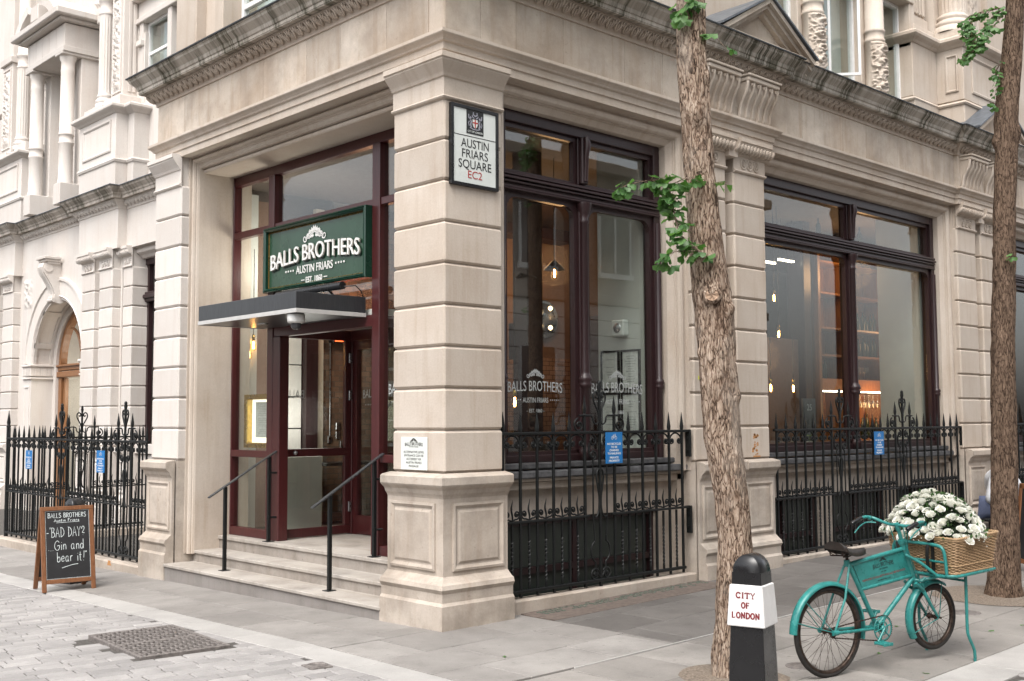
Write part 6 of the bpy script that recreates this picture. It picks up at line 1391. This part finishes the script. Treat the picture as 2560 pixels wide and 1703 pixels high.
# ================================================================== BICYCLE
bx0, by0 = .6, -3.2
BK = frame(bx0, by0, .035, -14)     # (along the bike, across it to the far side, up)
BI = root('delivery_bicycle', 'turquoise delivery bicycle with a front carrier and lettered frame panel, propped on its stand', 'bicycle', (bx0, by0, .02))
TE = M['teal']; RH = Vector((.09, 0, .275)); FH = Vector((1.12, 0, .285))
def tb(q, pts, r, n=10, **k): q.tube(pts, r, n, **k)
q = MB(BK)
HT, HB_, ST, BBk = (.835, 0, .80), (.945, 0, .545), (.285, 0, .735), (.555, 0, .262)
tb(q, [(.29, 0, .708), (.845, 0, .785)], .0165); tb(q, [(.815, 0, .85), (.955, 0, .525)], .022); tb(q, [ST, BBk], .0165); tb(q, [(.925, 0, .57), BBk], .0175); tb(q, [(.40, 0, .53), (.925, 0, .592)], .014); q.lathe([(.028, -.045), (.028, .045)], 14, (BBk[0], 0, BBk[2]), 'y')
for s in (-1, 1):
    tb(q, [(.09, s*.062, .275), (.2, s*.058, .50), (.285, s*.02, .715)], .0085, 8); tb(q, [(.09, s*.062, .275), (.25, s*.05, .268), (.53, s*.03, .262)], .0115, 8); tb(q, [(.07, s*.062, .275), (.12, s*.062, .275)], .018, 8)
    q.tube([(.965, s*.012, .515), (.985, s*.045, .475), (1.05, s*.05, .375), (1.12, s*.05, .285)], [.015, .014, .012, .009], 8)
q.lathe([(.024, 0), (.027, .01), (.027, .04), (.024, .05)], 14, (0, 0, 0)) if False else None
tb(q, [(.82, 0, .845), (.826, 0, .825)], .027); tb(q, [(.948, 0, .548), (.96, 0, .515)], .027); tb(q, [(.84, 0, .80), (.838, 0, .775)], .024); tb(q, [(.28, 0, .742), (.287, 0, .70)], .021)
for s in (-1, 1):
    q.tube([(.93, 0, .56), (.96, s*.055, .555), (.985, s*.06, .575)], .013, 8); q.tube([(.975, s*.05, .49), (.94, s*.055, .51), (.90, s*.05, .545)], .012, 8)
q.build('frame', TE, BI)
q = MB(BK); q.prism([(.335, .70), (.835, .768), (.925, .60), (.415, .545)], -.006, .006, lambda a, b, h: (a, h, b)); PN = q.build('name_panel', TE, BI)
pdir = Vector((.50, 0, .064)).normalized()
def pm(a, b, dd): return BK(.628+a*.985-b*.08, -.0065+dd, .655+a*.125+b)
q = MB(); ornament(q, .070, .075, 0, 0, pm, .0006); arched(q, 'BALLS BROTHERS', .036, .032, .205, 0, .0006, .006, .004, mp=pm); text_into(q, '- OF LONDON -', 0, .008, .012, .10, 0, .0006, pm); text_into(q, 'EST. 1860', 0, -.013, .007, .05, 0, .0006, pm); text_into(q, 'BALLSBROTHERS.CO.UK', 0, -.066, .009, .13, 0, .0006, pm); q.build('lettering', M['letter_black'], PN)
q = MB(); text_into(q, 'PURVEYORS OF EXQUISITE WINE AND BRITISH FOOD', 0, -.040, .015, .43, 0, .0006, pm, .004); q.build('lettering', plain('panel_red', (.25, .05, .04), .5), PN)
def wheel(H, r, tr_, name, nsp):
    WR = root('x', None, None) if False else None
    q = MB(BK); n = 56; tm = []
    q.lathe([(r-tr_+tr_*math.cos(R(w)), tr_*math.sin(R(w))) for w in range(0, 361, 30)], n, tuple(H), 'y'); T_ = q.build('wheel', M['rubber'], BI)
    T_['label'] = name
    q = MB(BK); k = r-2*tr_; q.lathe([(k+.004, -.014), (k-.004, -.016), (k-.014, -.008), (k-.014, .008), (k-.004, .016), (k+.004, .014)], n, tuple(H), 'y'); q.build('rim', M['rim'], T_)
    q = MB(BK); q.lathe([(0, -.05), (.012, -.05), (.012, -.035), (.022, -.033), (.022, -.028), (.013, -.026), (.013, .026), (.022, .028), (.022, .033), (.012, .035), (.012, .05), (0, .05)], 14, tuple(H), 'y'); q.tube([(H.x, -.075, H.z), (H.x, .075, H.z)], .007, 8); q.build('hub', M['chain'], T_)
    q = MB(BK)
    for i in range(nsp):
        w = 2*math.pi*i/nsp; s = 1 if i % 2 else -1; w2 = w+(.9 if (i//2) % 2 else -.9)
        q.tube([(H.x+.02*math.cos(w2), s*.03, H.z+.02*math.sin(w2)), (H.x+(k-.008)*math.cos(w), 0, H.z+(k-.008)*math.sin(w))], .0013, 4, caps=False)
    q.build('spokes', M['chain'], T_)
    return T_
wheel(RH, .305, .017, 'larger rear wheel with rusty rim', 36); wheel(FH, .236, .018, 'smaller front wheel lifted off the ground', 28)
def fender(H, r, a0, a1, nm):
    q = MB(BK); prof = [(.032, -.012), (.030, .0), (.018, .010), (0, .014), (-.018, .010), (-.030, .0), (-.032, -.012)]; vs = []; n = 34
    for i in range(n+1):
        w = R(a0+(a1-a0)*i/n)
        for y, h in prof: vs.append((H.x+(r+h)*math.cos(w), y, H.z+(r+h)*math.sin(w)))
        for y, h in prof[::-1]: vs.append((H.x+(r+h-.003)*math.cos(w), y*.95, H.z+(r+h-.003)*math.sin(w)))
    m = 14; q.add(vs, [(i*m+j, i*m+(j+1) % m, (i+1)*m+(j+1) % m, (i+1)*m+j) for i in range(n) for j in range(m)], True); q.add(vs[:m], [list(range(m))]); q.add(vs[-m:], [list(range(m))])
    for s in (-1, 1):
        for w in (R(a0-14), R(a0-42)) if nm == 'mudguard' and r > .3 else (R(a1+12), R(a0-10)): q.tube([(H.x, s*.06, H.z), (H.x+(r)*math.cos(w), s*.032, H.z+(r)*math.sin(w))], .0035, 6)
    return q.build(nm, TE, BI)
fender(RH, .322, 178, -14, 'mudguard'); fender(FH, .252, 212, 62, 'mudguard')
q = MB(BK)   # chainset
c = BBk; yy = -.052
for r_, t_ in ((.082, .006), (.045, .006)): q.tube([(c[0]+r_*math.cos(R(w)), yy, c[2]+r_*math.sin(R(w))) for w in range(0, 360, 12)], t_*.8, 6, True)
for i in range(6): w = R(60*i+15); q.tube([(c[0]+.012*math.cos(w), yy, c[2]+.012*math.sin(w)), (c[0]+.082*math.cos(w), yy, c[2]+.082*math.sin(w))], .006, 6)
q.lathe([(0, -.068), (.018, -.068), (.02, -.05), (.02, -.03), (0, -.03)], 12, (c[0], 0, c[2]), 'y'); q.tube([(c[0], -.068, c[2]), (c[0]-.075, -.075, c[2]-.085)], .009, 8); q.tube([(c[0], .06, c[2]), (c[0]+.075, .07, c[2]+.085)], .009, 8); q.build('crank', TE, BI)
q = MB(BK)
for px_, py_, pz_ in ((c[0]-.075, -.125, c[2]-.085), (c[0]+.075, .12, c[2]+.085)):
    q.box(px_-.045, px_+.045, py_-.045, py_-.036, pz_-.011, pz_+.011, .002); q.box(px_-.045, px_+.045, py_+.036, py_+.045, pz_-.011, pz_+.011, .002)
    for dx in (-.038, .038): q.tube([(px_+dx, py_-.04, pz_), (px_+dx, py_+.04, pz_)], .008, 6)
    q.tube([(px_, py_-.05, pz_), (px_, py_+.06, pz_)], .008, 6)
q.build('pedal', TE, BI)
q = MB(BK)   # chain loop
loop = [(c[0]+.087*math.cos(R(w)), yy, c[2]+.087*math.sin(R(w))) for w in range(-92, 97, 9)]+[(RH.x+.034*math.cos(R(w)), yy, RH.z+.034*math.sin(R(w))) for w in range(94, 272, 20)]
L2_ = []
for i in range(len(loop)):
    a, b = Vector(loop[i]), Vector(loop[(i+1) % len(loop)]); nn = max(1, int((b-a).length/.013))
    for k in range(nn): L2_.append(a.lerp(b, k/nn))
for i, P in enumerate(L2_): q.tube([tuple(P-Vector((0, .004, 0))), tuple(P+Vector((0, .004, 0)))], .0052 if i % 2 else .004, 6)
q.tube([tuple(p) for p in L2_], .0028, 4, True); q.lathe([(.0, -.054), (.03, -.054), (.03, -.05), (0, -.05)], 16, tuple(RH), 'y'); q.build('chain', M['chain'], BI)
# saddle
q = MB(BK); vs = []; n = 12; m = 13
for i in range(n+1):
    t_ = i/n; x = .165+.285*t_; wd_ = .095*(1-t_)**.85*(1 if t_ > .06 else .8)+.017; zt = .862-.045*t_-.02*math.sin(t_*3.1)+(.012 if t_ < .12 else 0)
    for j in range(m): a = R(-100+200*j/(m-1)); vs.append((x, wd_*math.sin(a)/math.sin(R(90))*1.0, zt-.045*(1-math.cos(a))*(1.1-.3*t_)))
q.add(vs, [(i*m+j, i*m+j+1, (i+1)*m+j+1, (i+1)*m+j) for i in range(n) for j in range(m-1)], True); q.add(vs[:m], [list(range(m))]); q.add(vs[-m:], [list(range(m))]); SD = q.build('saddle', M['leather'], BI)
q = MB(BK)
for s in (-1, 1):
    for k in range(2): q.tube([(.20+.013*math.cos(R(w*20))+.03*k, s*.05+.013*math.sin(R(w*20)), .775+.0038*w*.55) for w in range(36)], .003, 5, caps=False)
    q.tube([(.19, s*.06, .772), (.28, s*.02, .768), (.40, s*.012, .79)], .005, 6); q.tube([(.17, s*.06, .845), (.19, s*.06, .772)], .004, 6)
q.tube([(.285, 0, .735), (.283, 0, .775)], .011, 8); q.build('springs', M['chain'], SD)
# handlebar
q = MB(BK); tb(q, [(.825, 0, .84), (.782, 0, .955)], .0135); tb(q, [(.795, 0, .92), (.775, 0, .965)], .018)
for s in (-1, 1): q.tube(smooth_path([(.778, 0, .955), (.80, s*.08, .952), (.805, s*.17, .968), (.775, s*.235, .992), (.70, s*.25, .99), (.60, s*.25, .953)], 5), .0115, 10)
for s in (-1, 1):
    q.tube(smooth_path([(.79, s*.20, .955), (.74, s*.245, .955), (.68, s*.25, .93), (.625, s*.25, .885)], 4), .0055, 6); q.tube([(.80, s*.1, .965), (.83, s*.05, .93), (.87, s*.012, .75)], .003, 5); q.lathe([(.018, -.015), (.018, .015)], 10, (.775, s*.235, .985), 'y')
q.tube([(.775, -.06, .945), (.82, -.05, .80), (.92, -.045, .60), (.985, -.05, .50)], .0035, 6); q.tube([(.775, .06, .945), (.82, .05, .80), (.92, .045, .60)], .0035, 6); H_ = q.build('handlebar', TE, BI)
for s in (-1, 1):
    q = MB(BK); q.tube([(.70, s*.25, .990), (.695, s*.25, .988), (.605, s*.25, .955), (.598, s*.25, .952)], [.014, .0165, .0165, .013], 10); q.build('grip', M['black'], H_)
# front carrier and stand
q = MB(BK); zc_ = .602; tl = .07   # the carrier tilts up a little towards its front
cz = lambda s: zc_+(s-1.0)*tl
P = [(1.0, -.20), (1.0, .24), (1.05, .28), (1.42, .28), (1.47, .24), (1.47, -.24), (1.42, -.28), (1.05, -.28), (1.0, -.24)]
q.tube([(a, b, cz(a)) for a, b in P], .0125, 8, True)
for b in (-.14, 0, .14): q.tube([(1.0, b, cz(1.0)), (1.47, b, cz(1.47))], .006, 6)
q.tube(smooth_path([(1.0, -.235, cz(1)), (.995, -.23, .72), (.99, -.215, .79), (.985, -.16, .815), (.985, 0, .818), (.985, .16, .815), (.99, .215, .79), (.995, .23, .72), (1.0, .235, cz(1))], 4), .012, 8); q.tube([(.993, -.228, .70), (.993, .228, .70)], .008, 6)
for s in (-1, 1):
    q.tube([(.835, s*.02, .745), (.90, s*.10, .69), (1.0, s*.15, cz(1))], .0115, 8); q.tube([(.965, s*.04, .56), (1.0, s*.09, .575), (1.18, s*.16, cz(1.18)-.01)], .011, 8); q.tube([(1.05, s*.28, cz(1.05)+.0), (1.46, s*.275, cz(1.46))], .009, 6)
q.build('carrier', TE, BI)
q = MB(BK)
for s in (-1, 1): q.tube(smooth_path([(1.225, s*.21, cz(1.22)-.01), (1.225, s*.21, .40), (1.225, s*.21, .22), (1.24, s*.21, .16), (1.285, s*.21, .08), (1.295, s*.21, .04), (1.295, s*.21, -.015)], 4), .0115, 8)
q.tube([(1.225, -.21, .555), (1.225, .21, .555)], .009, 8); q.build('stand', TE, BI)
# ================================================================== BASKET
KB = lambda a, b, z: BK(a, b, z+(a-1.0)*tl)
BS = root('wicker_basket', 'brown wicker basket strapped on the front carrier of the turquoise bicycle', 'basket', tuple(BK(1.22, .0, .62)))
x0, x1, y0_, y1_, z0_, z1_ = 1.035, 1.44, -.275, .275, .618, .855
def rect_path(k, n, ex):   # points round the basket's outline with rounded corners, expanding with height
    X0, X1, Y0, Y1 = x0-ex*.5, x1+ex, y0_-ex, y1_+ex; r = .03; pts = []
    for cx, cy, a in ((X1-r, Y1-r, 0), (X0+r, Y1-r, 90), (X0+r, Y0+r, 180), (X1-r, Y0+r, 270)):
        for i in range(5): w = R(a+90*i/4); pts.append(Vector((cx+r*math.cos(w), cy+r*math.sin(w))))
    out = []; tot = sum((pts[(i+1) % 20]-pts[i]).length for i in range(20)); st = tot/n; i = 0; acc = 0; j = 0
    while j < n:
        d = (pts[(i+1) % 20]-pts[i % 20]).length
        if acc+d >= j*st: out.append(pts[i % 20].lerp(pts[(i+1) % 20], (j*st-acc)/d)); j += 1
        else: acc += d; i += 1
    return out
q = MB(KB); nst = 66; rows = 24
for k in range(rows+1):
    z = z0_+(z1_-z0_)*k/rows; ex = .03*k/rows; pp = rect_path(k, nst*2, ex); cen = Vector(((x0+x1)/2, 0)); amp = .006 if k not in (5, 6) else .002
    q.tube([tuple((p+(p-cen).normalized()*amp*(1 if ((i//2)+k) % 2 else -1)).to_3d()+Vector((0, 0, z+rnd.uniform(-.0008, .0008)))) for i, p in enumerate(pp)], .0056, 5, True)
pb, pt = rect_path(0, nst, 0), rect_path(rows, nst, .03)
for a, b in zip(pb, pt): q.tube([(a.x, a.y, z0_-.004), (b.x, b.y, z1_+.004)], .0045, 5)
for k, (zz_, rr_) in enumerate(((z1_+.006, .010), (z1_-.008, .008), (z0_+.052, .008), (z0_, .009))):
    pp = rect_path(0, nst*2, .03*(zz_-z0_)/(z1_-z0_)+.004); q.tube([(p.x, p.y, zz_+.004*(i % 2)) for i, p in enumerate(pp)], rr_, 6, True)
q.build('woven_side', M['wicker'], BS)
q = MB(KB); q.box(x0+.01, x1-.01, y0_+.01, y1_-.01, z0_+.002, z0_+.012); q.box(x0+.012, x0+.018, y0_+.02, y1_-.02, z0_, z1_-.02); q.box(x1-.018, x1-.012, y0_+.02, y1_-.02, z0_, z1_-.02); q.box(x0+.02, x1-.02, y0_+.012, y0_+.018, z0_, z1_-.02); q.box(x0+.02, x1-.02, y1_-.018, y1_-.012, z0_, z1_-.02); q.build('lining', plain('lining', (.10, .06, .03), .9), BS)
q = MB(BK)
for b in (-.10, .17):
    pth = smooth_path([(1.02, b, .875), (1.0, b+.004, .84), (.972, b, .80), (.966, b, .72), (.972, b-.005, .64), (.99, b-.01, .615), (1.012, b-.012, .64), (1.01, b-.012, .76), (1.012, b-.01, .86)], 4); vs = []
    for x, y, z in pth: vs += [(x, y-.014, z), (x, y+.014, z)]
    n = len(pth); q.add(vs, [(2*i, 2*i+1, 2*i+3, 2*i+2) for i in range(n-1)]+[]); q.add([(v[0]-.004, v[1], v[2]) for v in vs], [(2*i, 2*i+1, 2*i+3, 2*i+2) for i in range(n-1)])
q.build('strap', M['leather_strap'], BS)
# ================================================================== FLOWERS
FL = root('rose_arrangement', 'mound of white roses with small green leaves filling the wicker basket', 'flowers', tuple(BK(1.22, 0, .85)))
rf = random.Random(21)
def rose(seed, open_):
    q = MB(); rr = random.Random(seed)
    # a bud of overlapping curled petals in three turns
    for ring, (cnt, r0, h, flare, tilt) in enumerate(((3, .006, .036, .002, .0), (4, .012, .038, .006, .2), (5, .017, .038, .010*open_, .4), (5, .020, .034, .016*open_, .7))):
        for i in range(cnt):
            a0 = 2*math.pi*(i+.5*ring+rr.uniform(-.1, .1))/cnt; span = 2*math.pi/cnt*.78; nu, nv = 6, 5; vs = []
            for v in range(nv+1):
                tv = v/nv
                for u in range(nu+1):
                    tu = u/nu*2-1; w = a0+tu*span*(.55+.45*math.sin(min(1, tv*1.3)*1.57)); top = 1-.22*abs(tu)**2.2
                    z = h*tv*top; r = r0*(.35+.65*math.sin(min(1, tv*1.5)*1.57))+flare*tv**2.4+.0025*(u/nu)+ring*.0006+rr.uniform(-.0004, .0004); z -= flare*.45*tv**4
                    vs.append((r*math.cos(w), r*math.sin(w), z-.004*ring*.6))
            q.add(vs, [(v*(nu+1)+u, v*(nu+1)+u+1, (v+1)*(nu+1)+u+1, (v+1)*(nu+1)+u) for v in range(nv) for u in range(nu)], True)
    q.lathe([(0, -.012), (.008, -.008), (.017, .004), (.018, .008)], 8, smooth=True)
    return q
protos = [rose(i, o).build('rose', M['petal'], None) for i, o in enumerate((.5, .8, 1.1, 1.4))]
for p_ in protos: OFF[p_.name] = Vector()
def mound(u, v):   # u,v in [-1,1] -> point on the mound surface (bike axes) and its normal
    r2 = u*u+v*v; zt = .275*(1-min(1, r2)**1.4)+.022*noise.noise((u*3.1, v*3.1, 4.2))
    return Vector((1.235+.255*u, .06+.385*v, .862+zt)), Vector((u*.9, v*.9, max(.15, 1.0-r2*.75)))
spots = []; tries = 0
while len(spots) < 98 and tries < 9000:
    tries += 1; u, v = rf.uniform(-1.04, 1.04), rf.uniform(-1.04, 1.04)
    if u*u+v*v > 1.06: continue
    P_, N_ = mound(u, v)
    if all((P_-s[0]).length > .052 for s in spots): spots.append((P_, N_))
org = OFF[FL.name]
for i, (P_, N_) in enumerate(spots):
    o = protos[rf.randrange(4)].copy(); COL.objects.link(o); o.parent = FL; OFF[o.name] = org
    wp = Vector(BK(*(P_+N_.normalized()*rf.uniform(-.015, .02)))); a = R(-14); n_ = Vector((N_.x*math.cos(a)-N_.y*math.sin(a), N_.x*math.sin(a)+N_.y*math.cos(a), N_.z)).normalized()
    n_ = (n_+Vector((rf.uniform(-.35, .35), rf.uniform(-.35, .35), rf.uniform(.3, 1.0)))).normalized()
    o.location = wp-org; o.rotation_mode = 'QUATERNION'; qn = n_.to_track_quat('Z', 'Y'); qn.rotate(qn.to_matrix().to_quaternion()) if False else None
    from mathutils import Quaternion
    o.rotation_quaternion = qn @ Quaternion((0, 0, 1), rf.uniform(0, 6.28)); s = rf.uniform(.82, 1.12); o.scale = (s, s, s*rf.uniform(.95, 1.15))
xt = MB()
for i in range(62):   # the remaining smaller blooms between the counted ones
    for k_ in range(40):
        u, v = rf.uniform(-1.03, 1.03), rf.uniform(-1.03, 1.03)
        if u*u+v*v < 1.04 and all((mound(u, v)[0]-s_[0]).length > .033 for s_ in spots): break
    else: continue
    P_, N_ = mound(u, v); spots.append((P_, N_)); n_ = (N_.normalized()+Vector((rf.uniform(-.5, .5), rf.uniform(-.5, .5), rf.uniform(.2, .8)))).normalized(); qn = n_.to_track_quat('Z', 'Y'); s = rf.uniform(.55, .85); me_ = protos[rf.randrange(4)].data
    o_ = P_+N_.normalized()*rf.uniform(-.01, .012); xt.add([tuple(Vector(BK(*o_))+(qn @ (w_.co*s))) for w_ in me_.vertices], [list(p_.vertices) for p_ in me_.polygons], True)
tag(xt.build('small_roses', M['petal'], FL), kind='stuff')
for p_ in protos: bpy.data.objects.remove(p_)
q = MB(); st_ = MB(); bb = MB()
for i in range(1500):
    u, v = rf.uniform(-1.05, 1.05), rf.uniform(-1.05, 1.05)
    if u*u+v*v > 1.1: continue
    P_, N_ = mound(u, v); w = Vector(BK(*(P_-N_.normalized()*rf.uniform(-.034, .04)))); d = Vector((rf.uniform(-1, 1), rf.uniform(-1, 1), rf.uniform(-.2, 1))).normalized(); s = d.cross(Vector((rf.uniform(-1, 1), rf.uniform(-1, 1), 1))).normalized(); L_ = rf.uniform(.022, .042)
    q.add([tuple(w), tuple(w+d*L_*.5+s*L_*.28+Vector((0, 0, .003))), tuple(w+d*L_), tuple(w+d*L_*.5-s*L_*.28+Vector((0, 0, .003)))], [(0, 1, 2, 3)], True)
for i in range(260):
    w_ = rf.uniform(0, 6.28); u, v = 1.03*math.cos(w_)*rf.uniform(.3, 1.08), 1.03*math.sin(w_)*rf.uniform(.3, 1.08); P_, N_ = mound(min(1, u), v); P_ += N_.normalized()*rf.uniform(0, .03)-Vector((0, 0, rf.uniform(0, .05)*(u*u+v*v > .8))); w = BK(*P_); bb.lathe([(0, -.005), (.005, 0), (0, .005)], 5, w)
m_ = MB(BK); vs = []; n = 24
for k in range(8):
    for i in range(n): r_ = k/7*.93; P_, N_ = mound(r_*math.cos(2*math.pi*i/n), r_*math.sin(2*math.pi*i/n)); vs.append(tuple(P_-Vector((0, 0, .045))))
m_.add(vs, [(k*n+i, k*n+(i+1) % n, (k+1)*n+(i+1) % n, (k+1)*n+i) for k in range(7) for i in range(n)], True); m_.build('moss_base', plain('dark_moss', (.012, .025, .008), .95, 0, .3, 50), FL)
q.build('foliage', M['leaf_dark'], FL); bb.build('filler_flowers', M['petal'], FL)
# ================================================================== PERSON seated beyond the far tree
PX, PY = 9.86, -.42
PR = root('person', 'seated person in a white shirt and blue trousers, mostly hidden behind the far tree trunk', 'person', (PX, PY, .05))
def skin(name, verts, edges, mat, parent, root_i=0, sub=2):
    me = bpy.data.meshes.new(name); off = OFF[parent.name]; me.from_pydata([tuple(Vector(v[:3])+Vector((PX, PY, .05))-off) for v in verts], edges, []); me.materials.append(mat)
    o = bpy.data.objects.new(name, me); COL.objects.link(o); o.parent = parent; OFF[o.name] = off
    o.modifiers.new('Skin', 'SKIN'); 
    for i, v in enumerate(verts): me.skin_vertices[0].data[i].radius = (v[3], v[3] if len(v) < 5 else v[4])
    me.skin_vertices[0].data[root_i].use_root = True; s = o.modifiers.new('Subdivision', 'SUBSURF'); s.levels = sub; s.render_levels = sub
    dg = bpy.context.evaluated_depsgraph_get(); ev = o.evaluated_get(dg); m2 = bpy.data.meshes.new_from_object(ev); o.modifiers.clear(); o.data = m2
    m2.polygons.foreach_set('use_smooth', [True]*len(m2.polygons))
    return o
tor = [(.0, 0, .40, .13, .15), (.06, 0, .58, .12, .15), (.17, 0, .78, .12, .16), (.25, 0, .90, .07, .10), (.29, 0, .97, .05, .05)]
armL = [(.24, .17, .84, .06), (.36, .22, .66, .05), (.46, .20, .54, .045), (.62, .10, .56, .036), (.70, .04, .60, .03)]
armR = [(.24, -.17, .84, .06), (.36, -.22, .66, .05), (.46, -.20, .54, .045), (.62, -.10, .55, .036), (.70, -.03, .58, .03)]
legs = [(.06, .1, .40, .09), (.28, .13, .44, .085), (.48, .14, .45, .07), (.47, .14, .26, .055), (.46, .14, .08, .045), (.06, -.1, .40, .09), (.28, -.13, .43, .085), (.48, -.14, .44, .07), (.50, -.14, .26, .055), (.50, -.14, .08, .045)]
vb = [tor[0], tor[1], tor[2], tor[3], tor[4], (.33, 0, 1.03, .07), (.36, 0, 1.12, .085), (.36, 0, 1.19, .07)]+armL+armR+legs
eb = [(0, 1), (1, 2), (2, 3), (3, 4), (4, 5), (5, 6), (6, 7), (3, 8), (8, 9), (9, 10), (10, 11), (11, 12), (3, 13), (13, 14), (14, 15), (15, 16), (16, 17), (0, 18), (18, 19), (19, 20), (20, 21), (21, 22), (0, 23), (23, 24), (24, 25), (25, 26), (26, 27)]
# fingers: five unequal, slightly curled, on each hand
for side, wr in ((1, 12), (-1, 17)):
    b = vb[wr]
    for k in range(5):
        i0 = len(vb); L_ = (.035, .05, .055, .05, .04)[k]; oy = (-.026, -.014, -.004, .007, .017)[k]*side
        vb += [(b[0]+.03, b[1]+oy, b[2]-.005, .0095), (b[0]+.03+L_*.6, b[1]+oy*1.3, b[2]-.012, .0085), (b[0]+.03+L_, b[1]+oy*1.4, b[2]-.035, .007)]; eb += [(wr, i0), (i0, i0+1), (i0+1, i0+2)]
bd = skin('body', [(*v[:3], *(x*.9 for x in v[3:])) for v in vb], eb, M['skin'], PR)
hx, hy, hz = PX+.36, PY, .05+1.12
q = MB(); q.lathe([(0, .012), (.012, .008), (.010, -.015), (0, -.02)], 8, (hx+.085, hy, hz)); [q.lathe([(0, -.022), (.018, -.01), (.02, .01), (0, .024)], 8, (hx-.01, hy+s*.082, hz+.0)) for s in (-1, 1)]; q.lathe([(0, -.006), (.016, 0), (0, .006)], 8, (hx+.075, hy, hz-.04)); q.build('face_features', M['skin'], PR)
q = MB(); [q.lathe([(0, -.008), (.009, 0), (0, .008)], 8, (hx+.078, hy+s*.03, hz+.025)) for s in (-1, 1)]; q.build('eyes', M['black'], PR)
q = MB(); vs = []; n, m = 14, 8
for k in range(m+1):
    e = R(-25+115*k/m)
    for i in range(n): a = 2*math.pi*i/n; f_ = 1 if math.cos(a) < .45 or k > 4 else .75; vs.append((hx-.012+.098*f_*math.cos(e)*math.cos(a), hy+.094*math.cos(e)*math.sin(a), hz+.035+.10*math.sin(e)))
q.add(vs, [(k*n+i, k*n+(i+1) % n, (k+1)*n+(i+1) % n, (k+1)*n+i) for k in range(m) for i in range(n)], True); q.build('hair', M['hair'], PR)
sv = [(.0, 0, .42, .15, .165), (.06, 0, .58, .14, .165), (.17, 0, .78, .135, .175), (.25, 0, .91, .08, .11)]+[(v[0], v[1], v[2], v[3]*1.3) for v in armL[:3]]+[(v[0], v[1], v[2], v[3]*1.3) for v in armR[:3]]
skin('shirt', sv, [(0, 1), (1, 2), (2, 3), (3, 4), (4, 5), (5, 6), (3, 7), (7, 8), (8, 9)], M['shirt'], PR)
lv_ = [(.0, 0, .38, .15, .17)]+[(*v[:3], v[3]*1.2) for v in legs]
skin('trousers', lv_, [(0, 1), (1, 2), (2, 3), (3, 4), (4, 5), (0, 6), (6, 7), (7, 8), (8, 9), (9, 10)], M['trouser'], PR)
for s, x in ((1, .46), (-1, .50)): skin('shoe', [(x-.03, s*.14, .035, .04), (x+.08, s*.14, .03, .042, .035), (x+.17, s*.14, .022, .03, .022)], [(0, 1), (1, 2)], M['shoe'], PR)
t = root('stool', 'low dark stool under the seated person behind the far tree', 'stool', (PX+.02, PY, .1)); q = MB(); q.box(PX-.15, PX+.19, PY-.17, PY+.17, .27, .31, .01); q.build('seat', M['black'], t)
for a in (-.12, .16):
    for b in (-.14, .14): q = MB(); q.box(PX+a-.015, PX+a+.015, PY+b-.015, PY+b+.015, .12, .27); q.build('leg', M['black'], t)
# ================================================================== BUILDINGS ACROSS THE STREETS (seen in the window reflections)
OB = root('facing_building', 'pale stone building across the lane, seen only as a reflection in the shop windows, left end added for shade', 'building', (6, -12, 0))
q = MB()
xs_ = [-14, -11, -8, -5, -2, 0.6, 3.2, 6.2, 9.2, 12.2, 15.2, 18.2, 24]
for i in range(12): q.box(-15, 24, -13.2, -12.0, -.2+i*.42, -.2+(i+1)*.42-.02, .008)  # unseen left end added to shade the corner pier
q.build('stone_base', M['white_stone'], OB)
q = MB(); q.box(-15, 24, -13.2, -12.1, 4.9, 8.4); q.box(-15, 24, -13.2, -11.9, 4.84, 5.1, .02); q.box(-15, 24, -13.2, -11.7, 8.4, 8.7, .03); q.build('upper_wall', stone('facing_stone', (.36, .31, .265)), OB)
for i, x in enumerate(xs_[:-1]):
    for z0, z1 in ((1.2, 3.6), (5.7, 7.7), ):
        q = MB(); q.box(x+.9, x+2.1, -12.02, -11.97, z0, z1); w = q.build('window', M['dark_in'], OB); q = MB(); q.box(x+.8, x+2.2, -12.0, -11.9, z0-.14, z0, .01); q.box(x+.84, x+.9, -12.0, -11.94, z0, z1); q.box(x+2.1, x+2.16, -12.0, -11.94, z0, z1); q.box(x+1.47, x+1.53, -11.97, -11.95, z0, z1); q.build('frame', M['white_frame'], w)
OB2 = root('brick_building', 'red brick building with white windows across the street, seen only in reflections', 'building', (-20, 10, 0))
q = MB(); q.box(-21, -20, -6, 30, -.3, 6.5); q.build('wall', M['brick_red'], OB2); q = MB(); q.box(-21, -19.8, -6, 30, 6.5, 6.9, .03); q.box(-21, -19.93, -6, 30, 3.1, 3.35, .02); q.build('cornice', M['white_stone'], OB2)
for y in range(-5, 29, 3):
    for z0, z1 in ((.8, 2.7), (3.9, 5.8)):
        q = MB(); q.box(-20.02, -19.96, y, y+1.2, z0, z1); w = q.build('window', M['dark_in'], OB2); q = MB(); q.box(-20, -19.93, y-.08, y, z0, z1); q.box(-20, -19.93, y+1.2, y+1.28, z0, z1); q.box(-20, -19.93, y-.08, y+1.28, z1, z1+.12); q.box(-20, -19.9, y-.12, y+1.32, z0-.12, z0); q.box(-19.97, -19.94, y+.57, y+.63, z0, z1); q.box(-19.97, -19.94, y, y+1.2, (z0+z1)/2-.03, (z0+z1)/2+.03); q.build('frame', M['white_frame'], w)
